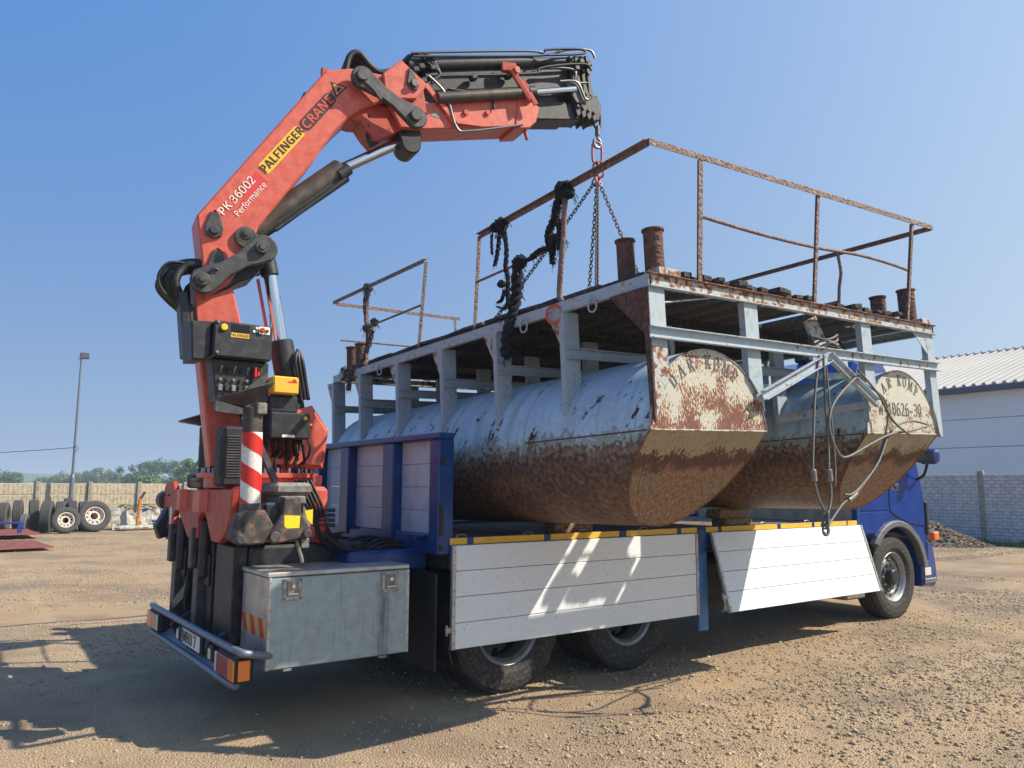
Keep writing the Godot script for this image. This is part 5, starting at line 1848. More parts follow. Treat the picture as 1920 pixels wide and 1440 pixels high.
	b.tube(curve([V(-0.633, 3.386, 0.12), V(-0.782, 3.366, 0.15), V(-0.851, 3.256, 0.15), V(-0.823, 3.151, 0.14), V(-0.73, 3.073, 0.12)], 6), 0.012, 7)
	part(c, "hose", b, M.hose, X)
	# fuzz of worn sleeving on the bundle
	b = MB.new()
	for k in 160:
		var a := rng.randf() * PI * 1.1 + PI * 0.45
		var p0 := V(-0.64 + cos(a) * 0.13, 3.25 + sin(a) * 0.14, rng.randf_range(-0.16, 0.16))
		var d0 := V(cos(a), sin(a), rng.randf_range(-0.4, 0.4)) * rng.randf_range(0.02, 0.06)
		b.flat(p0 - V(0, 0.006, 0.004), p0 + V(0, 0.006, 0.004), p0 + d0, V(0, 0, 1))
	part(c, "frayed_sleeve", b, M.hose, X)

	# --- control stand: box with lettering, display and buttons; world-aligned to the column's right side
	var T := Transform3D(Basis(), -CRANE_AT)
	b = MB.new()
	b.bx(V(-2.235, 2.6, 0.2), V(-1.79, 2.875, 0.45), 0.012)
	var cb := part(c, "control_box", b, M.black, T, "black control box with display and push buttons on the column")
	b = MB.new()
	b.prism(P2([-2.39, 2.86, -2.237, 2.872, -2.237, 2.605, -2.29, 2.57, -2.37, 2.565]), 0.12, 0.4, 0.012)
	part(cb, "side_cover", b, M.black)
	b = MB.new()
	b.bx(V(-2.11, 2.805, 0.4505), V(-1.97, 2.858, 0.453), 0.0)
	part(cb, "display", b, M.glass_dark)
	b = MB.new()
	b.cyl(V(-2.165, 2.825, 0.4505), V(-2.165, 2.825, 0.47), 0.026, 16, -1, 0.005)
	part(cb, "yellow_button", b, M.logo_yellow)
	b = MB.new()
	b.bx(V(-1.9, 2.805, 0.4505), V(-1.815, 2.865, 0.454), 0.001)
	part(cb, "button_plate", b, M.white_print)
	b = MB.new()
	b.cyl(V(-1.876, 2.835, 0.4545), V(-1.876, 2.835, 0.475), 0.02, 14, -1, 0.005)
	part(cb, "red_button", b, M.stripe_red)
	b = MB.new()
	b.cyl(V(-1.838, 2.833, 0.4545), V(-1.838, 2.833, 0.466), 0.013, 12, -1, 0.003)
	part(cb, "key_switch", b, M.grey_black)
	for sx in 2:
		for sy in 2:
			b = MB.new()
			var p := V(-1.938 + 0.023 * sx, 2.82 + 0.028 * sy, 0.4505)
			b.bx(p - V(0.009, 0.01, 0), p + V(0.009, 0.01, 0.006), 0.003)
			part(cb, "push_button", b, M.white_print if (sx + sy) % 2 == 0 else plain(c8(30, 120, 90), 0.5))
	b = MB.new()
	b.prism(round_rect(-0.075, -0.017, 0.075, 0.017, 0.012, 3), 0.0, 0.002)
	part(cb, "name_patch", b, M.logo_yellow, Transform3D(Basis(), V(-2.04, 2.775, 0.4505)))
	part(cb, "lettering", text_mesh("PALFINGER", 0.021, 1.0, 0.001), M.logo_black, Transform3D(Basis(), V(-2.04, 2.775, 0.4533)))
	part(cb, "lettering", text_mesh("CRANE", 0.021, 0.0, 0.001), M.grey_plastic, Transform3D(Basis(), V(-1.91, 2.768, 0.4516)))
	for y: float in [2.862, 2.633]:
		b = MB.new()
		b.cyl(V(-2.205, y, 0.4505), V(-2.205, y, 0.459), 0.01, 8)
		part(cb, "bolt", b, M.steel)
	b = MB.new()
	b.tube(curve([V(-1.76, 2.8, 0.3), V(-1.765, 2.95, 0.3), V(-1.772, 3.0, 0.3)], 4), 0.004, 5)
	b.bx(V(-1.788, 2.77, 0.27), V(-1.75, 2.84, 0.33), 0.008)
	part(cb, "antenna", b, M.black)
	# valve bank with levers under the box
	b = MB.new()
	b.prism(P2([-2.22, 2.598, -1.78, 2.598, -1.78, 2.3, -1.84, 2.22, -2.17, 2.27]), 0.18, 0.36, 0.01)
	var vb := part(c, "valve_bank", b, M.black, T)
	for k in 7:
		b = MB.new()
		var x := -2.15 + 0.05 * k
		b.cyl(V(x, 2.44, 0.3605), V(x, 2.44, 0.38), 0.012, 8)
		b.cyl(V(x, 2.49, 0.36), V(x, 2.54, 0.4), 0.008, 7)
		b.bx(V(x - 0.016, 2.35, 0.3605), V(x + 0.016, 2.4, 0.385), 0.005)
		part(vb, "valve_spool", b, M.grey_steel if k % 2 == 0 else M.black)
	b = MB.new()
	b.bx(V(-1.905, 2.47, 0.3605), V(-1.885, 2.55, 0.41), 0.004)
	b.bar(V(-1.86, 2.55, 0.38), V(-1.872, 2.48, 0.4), 0.012, 0.012, 0.002)
	part(vb, "red_lever", b, M.stripe_red)
	b = MB.new()
	b.prism(P2([-2.18, 2.275, -2.0, 2.24, -1.85, 2.215, -2.0, 2.175, -2.18, 2.19]), 0.34, 0.375, 0.004)
	part(vb, "lower_shelf", b, M.grey_black)
	b = MB.new()
	b.prism(P2([-2.08, 2.28, -1.79, 2.53, -1.78, 2.3, -1.85, 2.2]), 0.365, 0.385, 0.004)
	part(vb, "slanted_cover", b, M.grey_black)
	# oil cooler with ribs
	b = MB.new()
	b.bx(V(-2.125, 1.63, 0.22), V(-1.965, 2.08, 0.45), 0.02)
	var oc := part(c, "oil_cooler", b, M.plastic, T)
	for k in 16:
		b = MB.new()
		var y := 1.7 + k * 0.02
		b.bx(V(-2.133, y, 0.265), V(-2.1255, y + 0.011, 0.405), 0.002)
		part(oc, "rib", b, M.black)
		b = MB.new()
		b.bx(V(-2.1, y, 0.4502), V(-1.995, y + 0.011, 0.458), 0.002)
		part(oc, "rib", b, M.grey_black)
	# yellow box and black junction box on the right of the column
	b = MB.new()
	b.bx(V(-1.785, 2.348, 0.34), V(-1.58, 2.485, 0.5), 0.012)
	var yb := part(c, "receiver_box", b, M.yellow, T, "yellow radio receiver box beside the column")
	b = MB.new()
	b.prism(P2([-1.64, 2.452, -1.6, 2.45, -1.618, 2.472]), 0.5005, 0.502)
	b.bx(V(-1.668, 2.438, 0.5005), V(-1.596, 2.447, 0.502))
	part(yb, "red_print", b, M.stripe_red)
	b = MB.new()
	b.bx(V(-1.795, 2.0, 0.28), V(-1.475, 2.205, 0.5), 0.012)
	var jb := part(c, "junction_box", b, M.black, T)
	b = MB.new()
	b.cyl(V(-1.475, 2.115, 0.42), V(-1.435, 2.115, 0.42), 0.018, 10)
	part(jb, "red_knob", b, M.stripe_red)
	b = MB.new()
	b.cyl(V(-1.52, 2.165, 0.5005), V(-1.52, 2.165, 0.51), 0.016, 10)
	part(jb, "yellow_cap", b, M.logo_yellow)
	b = MB.new()
	b.bx(V(-1.7, 2.01, 0.5005), V(-1.6, 2.03, 0.502))
	part(jb, "worn_sticker", b, M.white_print)
	for k in 5:
		b = MB.new()
		var x := -1.75 + 0.06 * k
		b.tube(curve([V(x, 2.0, 0.4), V(x + 0.01, 1.94, 0.42), V(x + 0.05, 1.9 - 0.02 * k, 0.36), V(x + 0.04, 1.84, 0.25)], 4), 0.012, 6)
		part(jb, "cable", b, M.hose)
	b = MB.new()
	b.bx(V(-1.78, 2.205, 0.2), V(-1.55, 2.345, 0.42), 0.015)
	part(jb, "bracket", b, M.black)
	b = MB.new()
	b.tube(curve([V(-1.47, 2.0, 0.45), V(-1.455, 1.93, 0.46), V(-1.46, 1.86, 0.42), V(-1.5, 1.8, 0.35)], 4), 0.009, 6)
	part(jb, "cable", b, M.hose)
	# hose looms running up the near side of the column foot
	for k in 9:
		b = MB.new()
		var x := -1.98 + 0.055 * k
		var bend := 0.06 * sin(k * 2.1)
		b.tube(curve([V(x, 2.24, 0.3), V(x + 0.02, 2.1, 0.36 + bend * 0.5), V(x + 0.04 + bend, 1.95, 0.36), V(x + 0.05, 1.82, 0.34 + bend), V(x + 0.08, 1.7, 0.38)], 5), 0.013, 7)
		part(c, "hose", b, M.hose, T)
		b = MB.new()
		b.cyl(V(x, 2.2, 0.305), V(x, 2.27, 0.295), 0.019, 6)
		part(c, "hose_fitting", b, M.steel if k % 2 == 0 else M.grey_steel, T)
	for k in 5:
		b = MB.new()
		b.tube(curve([V(-1.62 + 0.03 * k, 1.68, 0.6), V(-1.55 + 0.03 * k, 1.5, 0.66), V(-1.46 + 0.02 * k, 1.36, 0.62), V(-1.42 + 0.03 * k, 1.22, 0.66), V(-1.3 + 0.03 * k, 1.15, 0.7)], 5), 0.012, 7)
		part(c, "hose", b, M.hose, T)
	# --- turntable with bolts
	b = MB.new()
	b.lathe([Vector2(0, 1.62), Vector2(0.42, 1.62), Vector2(0.42, 1.7), Vector2(0.47, 1.7), Vector2(0.47, 1.735), Vector2(0.3, 1.735), Vector2(0.3, 1.78), Vector2(0, 1.78)], 44)
	var tt := part(c, "turntable", b, M.red)
	for k in 28:
		b = MB.new()
		var a := TAU * k / 28
		b.cyl(V(cos(a) * 0.43, 1.7352, sin(a) * 0.43), V(cos(a) * 0.43, 1.775, sin(a) * 0.43), 0.017, 6, 0.014)
		part(tt, "bolt", b, M.steel)
	# --- base frame
	b = MB.new()
	b.bx(V(-2.05, 1.22, -0.55), V(-1.35, 1.63, 0.62), 0.03)
	var bf := part(c, "base_frame", b, M.red, T)
	for z: float in [0.35, 0.1, -0.2]:
		b = MB.new()
		b.bx(V(-1.4, 1.62, z), V(-1.32, 1.72, z + 0.05), 0.008)
		part(bf, "rib", b, M.red)
	# rear wall with two arches, reaching over the frame rails
	b = MB.new()
	var w := P2([-1.33, 1.28, -1.36, 1.6, -1.28, 1.67, -1.06, 1.67, -0.97, 1.6, 0.73, 1.61, 0.69, 1.41, 0.65, 1.33, 0.47, 1.22, 0.26, 1.22, 0.1, 1.38, 0.03, 1.425, -0.06, 1.425, -0.14, 1.37, -0.13, 1.22, -0.44, 1.21, -0.72, 1.38, -0.78, 1.42, -0.9, 1.42, -0.96, 1.37, -0.9, 1.23, -1.24, 1.25])
	b.prism(w, -0.025, 0.025, 0.008, Transform3D(Basis(V(0, 0, 1), V(0, 1, 0), V(-1, 0, 0)), V(-2.1, 0, 0)))
	part(bf, "rear_wall", b, M.red_worn, Transform3D(), "worn red rear wall of the crane base with two arches")
	# folds of the rear wall
	for e in [[-0.71, -0.5], [-0.18, 0.11]]:
		b = MB.new()
		b.prism(P2([e[0], 0.0, e[1], 0.0, e[1] - 0.05, 0.05, e[0] + 0.05, 0.05]), 1.43, 1.605, 0.004, Transform3D(Basis(V(0, 0, 1), V(-1, 0, 0), V(0, 1, 0)), V(-2.1255, 0, 0)))
		part(bf, "folded_rib", b, M.red)
	b = MB.new()
	b.prism(round_rect(-0.035, -0.09, 0.035, 0.09, 0.034, 5), 0.0, 0.002, 0.0, Transform3D(Basis(V(0, 0, 1), V(0, 1, 0), V(-1, 0, 0)), V(-2.1258, 1.36, -1.05)))
	part(bf, "maker_badge", b, M.white_print)
	for z: float in [-1.3, -1.18, -1.14]:
		b = MB.new()
		b.cyl(V(-2.13, 1.55, z), V(-2.124, 1.55, z), 0.012, 8)
		part(bf, "hole_plug", b, M.black)
	# loose lumps of wood and a cable drum lying on the housing
	b = MB.new()
	b.bx(V(-2.06, 1.612, -0.72), V(-1.98, 1.7, -0.5), 0.012)
	b.bx(V(-2.08, 1.612, -0.6), V(-2.0, 1.66, -0.35), 0.012)
	part(bf, "wood_chock", b, M.wood)
	b = MB.new()
	b.bx(V(-2.02, 1.612, -1.0), V(-1.9, 1.74, -0.78), 0.02)
	part(bf, "junction", b, M.plastic)
	# dark uprights carrying the base down to the chassis
	for e in [[-1.02, -0.72], [-0.3, 0.02]]:
		b = MB.new()
		b.bx(V(-2.1, 0.5, e[0]), V(-1.96, 1.26, e[0] + 0.13), 0.008)
		part(bf, "upright", b, M.grey_black)
		b = MB.new()
		b.bx(V(-2.04, 0.5, e[0] + 0.131), V(-1.96, 1.2, e[1]), 0.008)
		b.bx(V(-2.06, 0.86, e[0] + 0.14), V(-2.0405, 1.1, e[1] - 0.02), 0.004)
		part(bf, "upright_web", b, M.black)
		b = MB.new()
		b.bx(V(-2.15, 0.98, e[0] + 0.02), V(-2.1005, 1.3, e[0] + 0.11), 0.01)
		part(bf, "clamp_plate", b, M.grey_black)
		b = MB.new()
		b.cyl(V(-2.07, 0.92, e[0] + 0.2), V(-2.07, 1.36, e[0] + 0.2), 0.042, 14, -1, 0.008)
		part(bf, "clamp_rod", b, M.black)
	b = MB.new()
	b.bx(V(-2.06, 0.5, 0.18), V(-1.96, 1.2, 0.62), 0.008)
	part(bf, "upright_web", b, M.black)
	b = MB.new()
	b.bx(V(-1.95, 0.55, -0.85), V(-1.05, 1.2, 0.64), 0.02)
	part(bf, "back_plate", b, M.black)
	b = MB.new()
	b.prism(P2([-0.75, 0.6, -0.45, 0.72, -0.38, 0.86, -0.55, 0.78, -0.78, 0.68]), 0.0, 0.03, 0.005, Transform3D(Basis(V(0, 0, 1), V(0, 1, 0), V(-1, 0, 0)), V(-2.1, 0, 0)))
	part(bf, "tow_jaw", b, M.grey_black)
	# --- stabiliser beams across the truck
	b = MB.new()
	b.bx(V(-1.98, 1.28, -1.1), V(-1.76, 1.52, 1.0), 0.015)
	part(c, "stabiliser_beam", b, M.black, T)
	for s: float in [1.0, -1.0]:
		var zc := 1.05 * s
		var x := -2.105 if s > 0 else -1.85
		# leg swung up: striped tube with the foot plate on top
		b = MB.new()
		b.cyl(V(x + 0.01, 1.42, zc), V(x, 2.0, zc), 0.068, 40)
		var lg := part(c, "stabiliser_leg", b, M.stripe_white if s > 0 else M.black, T, "red and white striped stabiliser leg folded upright" if s > 0 else "dark stabiliser leg on the far side, folded upright")
		if s > 0:
			# red band winding round the tube
			b = MB.new()
			var prev := []
			for i in 121:
				var a := TAU * i / 40.0
				var top := 2.2 - 0.24 * i / 40.0
				var hi := clampf(top, 1.52, 2.0)
				var lo := clampf(top - 0.122, 1.52, 2.0)
				var o := V(cos(0.9 - a), 0, sin(0.9 - a))
				var row := [V(x + 0.01 * (2.0 - lo) / 0.58, lo, zc) + o * 0.0697, V(x + 0.01 * (2.0 - hi) / 0.58, hi, zc) + o * 0.0697]
				if prev.size() > 0 and (hi > lo + 0.001 or prev[1].y > prev[0].y + 0.001):
					b.quad(prev[0], row[0], row[1], prev[1], o)
				prev = row
			part(lg, "red_stripe", b, M.stripe_red)
			b = MB.new()
			b.cyl(V(x + 0.012, 1.4, zc), V(x + 0.01, 1.52, zc), 0.0705, 22)
			part(lg, "lower_sleeve", b, M.grey_black)
		b = MB.new()
		b.cyl(V(x, 2.001, zc), V(x - 0.004, 2.17, zc), 0.066, 20, -1, 0.006)
		part(lg, "upper_sleeve", b, M.worn_black)
		b = MB.new()
		# tilted square foot: shallow pyramid
		var fx := Transform3D(Basis(Vector3.BACK, 0.36) * Basis(Vector3.UP, 0.5), V(x - 0.03, 2.19, zc))
		b.lathe([Vector2(0.04, 0.0), Vector2(0.07, 0.02), Vector2(0.19, 0.085), Vector2(0.205, 0.1), Vector2(0.2, 0.106), Vector2(0.0, 0.1)], 8, fx)
		part(lg, "foot_plate", b, M.grey_black)
		b = MB.new()
		b.bx(V(x + 0.0, 2.12, zc + 0.04), V(x + 0.07, 2.2, zc + 0.085), 0.008)
		part(lg, "foot_lug", b, M.grey_steel)
	# near side end plates and pivots of the stabiliser
	b = MB.new()
	b.prism(P2([-2.15, 1.475, -2.02, 1.475, -1.955, 1.37, -2.02, 1.25, -2.14, 1.245, -2.25, 1.29, -2.2, 1.45]), 1.03, 1.135, 0.012)
	var ep := part(c, "stabiliser_knuckle", b, M.worn_black, T)
	b = MB.new()
	b.cyl(V(-2.19, 1.285, 1.1), V(-2.19, 1.285, 1.165), 0.035, 14, -1, 0.006)
	b.cyl(V(-2.19, 1.285, 1.165), V(-2.19, 1.285, 1.175), 0.02, 10)
	part(ep, "pivot_pin", b, M.grey_black)
	b = MB.new()
	b.bx(V(-2.175, 1.33, 1.1355), V(-2.15, 1.39, 1.138))
	part(ep, "slot", b, M.hose)
	b = MB.new()
	b.prism(P2([-1.87, 1.56, -1.75, 1.56, -1.74, 1.45, -1.66, 1.32, -1.67, 1.28, -1.79, 1.26, -1.92, 1.24, -1.985, 1.28, -1.88, 1.44]), 0.98, 1.07, 0.012)
	var e2 := part(c, "stabiliser_knuckle", b, M.worn_black, T)
	b = MB.new()
	b.prism(P2([-1.865, 1.435, -1.75, 1.43, -1.755, 1.345, -1.86, 1.345]), 1.0705, 1.0725)
	part(e2, "yellow_sticker", b, M.yellow_sticker)
	for q in [[-1.93, 1.29, 0.038], [-1.7, 1.305, 0.03]]:
		b = MB.new()
		b.cyl(V(q[0], q[1], 1.07), V(q[0], q[1], 1.1), q[2], 14, -1, 0.006)
		part(e2, "pivot_pin", b, M.grey_black)
	b = MB.new()
	b.prism(P2([-1.68, 1.46, -1.62, 1.47, -1.62, 1.36, -1.66, 1.4]), 0.97, 0.975)
	part(e2, "yellow_sticker", b, M.yellow_sticker)
	b = MB.new()
	b.bx(V(-1.9, 1.57, 0.62), V(-1.62, 1.66, 0.96), 0.025)
	b.bx(V(-1.86, 1.5, 0.66), V(-1.66, 1.57, 0.95), 0.015)
	part(c, "beam_end_casting", b, M.grey_steel, T)
	b = MB.new()
	b.bx(V(-1.72, 1.2, 0.95), V(-1.66, 1.27, 1.03), 0.006)
	b.bar(V(-1.74, 1.26, 1.0), V(-1.7, 1.1, 1.02), 0.08, 0.02, 0.004)
	part(c, "hook_bracket", b, M.grey_steel, T)
	b = MB.new()
	b.bar(V(-1.97, 1.92, 0.8), V(-1.84, 1.66, 0.8), 0.045, 0.045, 0.006)
	part(c, "lock_bar", b, M.grey_black, T)
	# hand levers of the stabiliser valve and a red bottle
	for k in 4:
		b = MB.new()
		var y := 1.34 + 0.038 * k
		b.cyl(V(-1.52, y, 0.6), V(-1.37, y - 0.002, 0.66), 0.008, 7)
		b.cyl(V(-1.37, y - 0.002, 0.66), V(-1.32, y - 0.003, 0.68), 0.014, 8)
		part(c, "hand_lever", b, M.black, T)
	b = MB.new()
	b.bx(V(-1.58, 1.3, 0.5), V(-1.51, 1.5, 0.66), 0.01)
	part(c, "lever_valve", b, M.grey_steel, T)
	b = MB.new()
	b.cyl(V(-1.4, 1.2, 0.6), V(-1.4, 1.4, 0.6), 0.045, 14, -1, 0.01)
	part(c, "red_bottle", b, M.stripe_red, T)
	# side lamp and flap on the far side
	b = MB.new()
	b.prism(P2([-2.22, 1.27, -2.13, 1.44, -2.06, 1.42, -2.05, 1.16, -2.1, 1.15, -2.12, 1.18, -2.18, 1.16]), -1.3, -1.16, 0.01)
	part(c, "end_flap", b, M.black, T)
	b = MB.new()
	b.cyl(V(-2.08, 1.5, -1.5), V(-2.08, 1.5, -1.36), 0.09, 16, -1, 0.01)
	part(c, "end_roller", b, M.grey_black, T)

# ------------------------------------------------------------------ pontoon
const PONT_AT := Vector3(-0.197, 3.0164, 2.95)
const PONT_SIZE := 0.8616
const TR := 0.70
const TCY := -1.235
const CHINE := -1.18

func pont_basis() -> Basis:
	var ex := V(1, 0.033, 0).normalized()
	var ez := V(0, 0.0216, 1).normalized()
	var ey := ez.cross(ex).normalized()
	ez = ex.cross(ey)
	return Basis(ex, ey, ez).scaled_local(Vector3.ONE * PONT_SIZE)

# colours of the tank steel: pale paint with scratches, slime line and dried mud; columns run along the tank, rows round it
func tank_texture(sd: int) -> ImageTexture:
	var w := 1400
	var h := 1024
	var f := FastNoiseLite.new()
	f.seed = sd
	f.frequency = 0.006
	f.fractal_octaves = 6
	var g := FastNoiseLite.new()
	g.seed = sd + 1
	g.frequency = 0.06
	g.fractal_octaves = 5
	var st := FastNoiseLite.new()
	st.seed = sd + 2
	st.frequency = 0.018
	st.fractal_octaves = 6
	st.fractal_gain = 0.62
	var im := Image.create(w, h, false, Image.FORMAT_RGB8)
	for j in h:
		var th := TAU * (j + 0.5) / h
		var y := TCY + TR * cos(th)
		for i in w:
			var a := f.get_noise_2d(i, j)
			var b := g.get_noise_2d(i, j)
			var k := 1.0 + 0.10 * a + 0.07 * b
			var c := Vector3(0.66, 0.76, 0.82) * k
			# thin scratches leaning along the plates, and grime runs
			var s := st.get_noise_2d(i * 1.1 + j * 0.5, j * 0.45) + 0.28 * b
			var gr := st.get_noise_2d(i * 1.6, j * 0.12 + 900.0)
			c = c.lerp(Vector3(0.52, 0.56, 0.54), clampf(gr * 1.3 - 0.15, 0.0, 0.55))
			var lim := 0.50 if y > -0.85 else 0.36
			if y > -1.02 and y < -0.85: lim = 0.42
			if s > lim: c = Vector3(0.30, 0.21, 0.17).lerp(Vector3(0.18, 0.13, 0.12), clampf((s - lim) * 5.0, 0.0, 1.0))
			elif s > lim - 0.035: c = c.lerp(Vector3(0.46, 0.40, 0.33), 0.6)
			var e := y + 0.10 * a + 0.09 * b + 0.04 * gr
			if e < -1.14: c = c.lerp(Vector3(0.52, 0.55, 0.49) * k, 0.65)
			if e < -1.24:
				c = Vector3(0.47, 0.40, 0.345) * (1.0 + 0.35 * b)
			if e < -1.33:
				c = Vector3(0.34, 0.28, 0.24).lerp(Vector3(0.42, 0.335, 0.28), clampf(0.4 + 1.6 * a, 0.0, 1.0)) * (1.0 + 0.5 * b)
			if e < -1.50:
				c = Vector3(0.43, 0.325, 0.255).lerp(Vector3(0.36, 0.275, 0.225), clampf(0.5 + 1.6 * a, 0.0, 1.0)) * (1.0 + 0.5 * b)
			im.set_pixel(i, j, Color(c.x, c.y, c.z))
	return ImageTexture.create_from_image(im)

# end plate seen from its front: columns span the tank's width, rows its height
func end_texture(sd: int, rusty: float) -> ImageTexture:
	var n := 768
	var f := FastNoiseLite.new()
	f.seed = sd
	f.frequency = 0.006
	f.fractal_octaves = 4
	var g := FastNoiseLite.new()
	g.seed = sd + 5
	g.frequency = 0.085
	g.fractal_octaves = 4
	g.fractal_gain = 0.6
	var im := Image.create(n, n, false, Image.FORMAT_RGB8)
	for j in n:
		var y := TCY + TR - 2.0 * TR * (j + 0.5) / n
		for i in n:
			var x := (i + 0.5) / n
			var a := f.get_noise_2d(i, j)
			var b := g.get_noise_2d(i, j * 0.42)
			var b2 := g.get_noise_2d(i * 0.5 + 300.0, j * 0.5)
			var c := Vector3(0.72, 0.72, 0.67) * (1.0 + 0.05 * a + 0.05 * b)
			# rust creeping up from the lower half, with paint islands left in it and a run down the middle
			var r := a * 0.75 + rusty + 0.9 * smoothstep(-0.86, -1.0, y) * 0.42
			r += 0.5 * exp(-pow((x - 0.6) / 0.045, 2.0)) * smoothstep(-0.58, -0.75, y) * smoothstep(-0.3, 0.2, rusty)
			r -= 0.3 * exp(-pow((x - 0.48 - 0.06 * a) / 0.10, 2.0) - pow((y + 1.08) / 0.07, 2.0))
			r -= 0.35 * exp(-pow((x - 0.2) / 0.04, 2.0) - pow((y + 1.03) / 0.1, 2.0))
			r -= 0.3 * exp(-pow((x - 0.94) / 0.04, 2.0) - pow((y + 1.06) / 0.06, 2.0))
			r += 1.0 * b
			if y > CHINE:
				if r > 0.26: c = Vector3(0.50, 0.325, 0.235).lerp(Vector3(0.42, 0.26, 0.20), clampf((r - 0.26) * 2.5 + b2, 0.0, 1.0)) * (1.0 + 0.25 * b2)
				elif r > 0.15: c = c.lerp(Vector3(0.66, 0.52, 0.36), clampf((r - 0.15) * 8.0, 0.0, 0.85))
			else:
				var e := y + 0.08 * a + 0.05 * b2 + 0.06 * b
				c = Vector3(0.60, 0.56, 0.47) * (1.0 + 0.12 * b + 0.15 * a)
				if r > 0.75: c = c.lerp(Vector3(0.54, 0.38, 0.27), 0.7)
				if e < -1.35: c = Vector3(0.33, 0.225, 0.18) * (1.0 + 0.35 * b)
				if e < -1.46: c = Vector3(0.52, 0.395, 0.30).lerp(Vector3(0.48, 0.42, 0.35), clampf(0.45 + 1.5 * a + 0.5 * b2, 0.0, 1.0)) * (1.0 + 0.6 * b)
			im.set_pixel(i, j, Color(clampf(c.x, 0, 1), clampf(c.y, 0, 1), clampf(c.z, 0, 1)))
	return ImageTexture.create_from_image(im)

func tank_end_z(y: float, near: bool) -> float:
	var z := -0.03
	if y < CHINE: z -= (CHINE - y) * 0.84
	return z if near else -5.86 - z

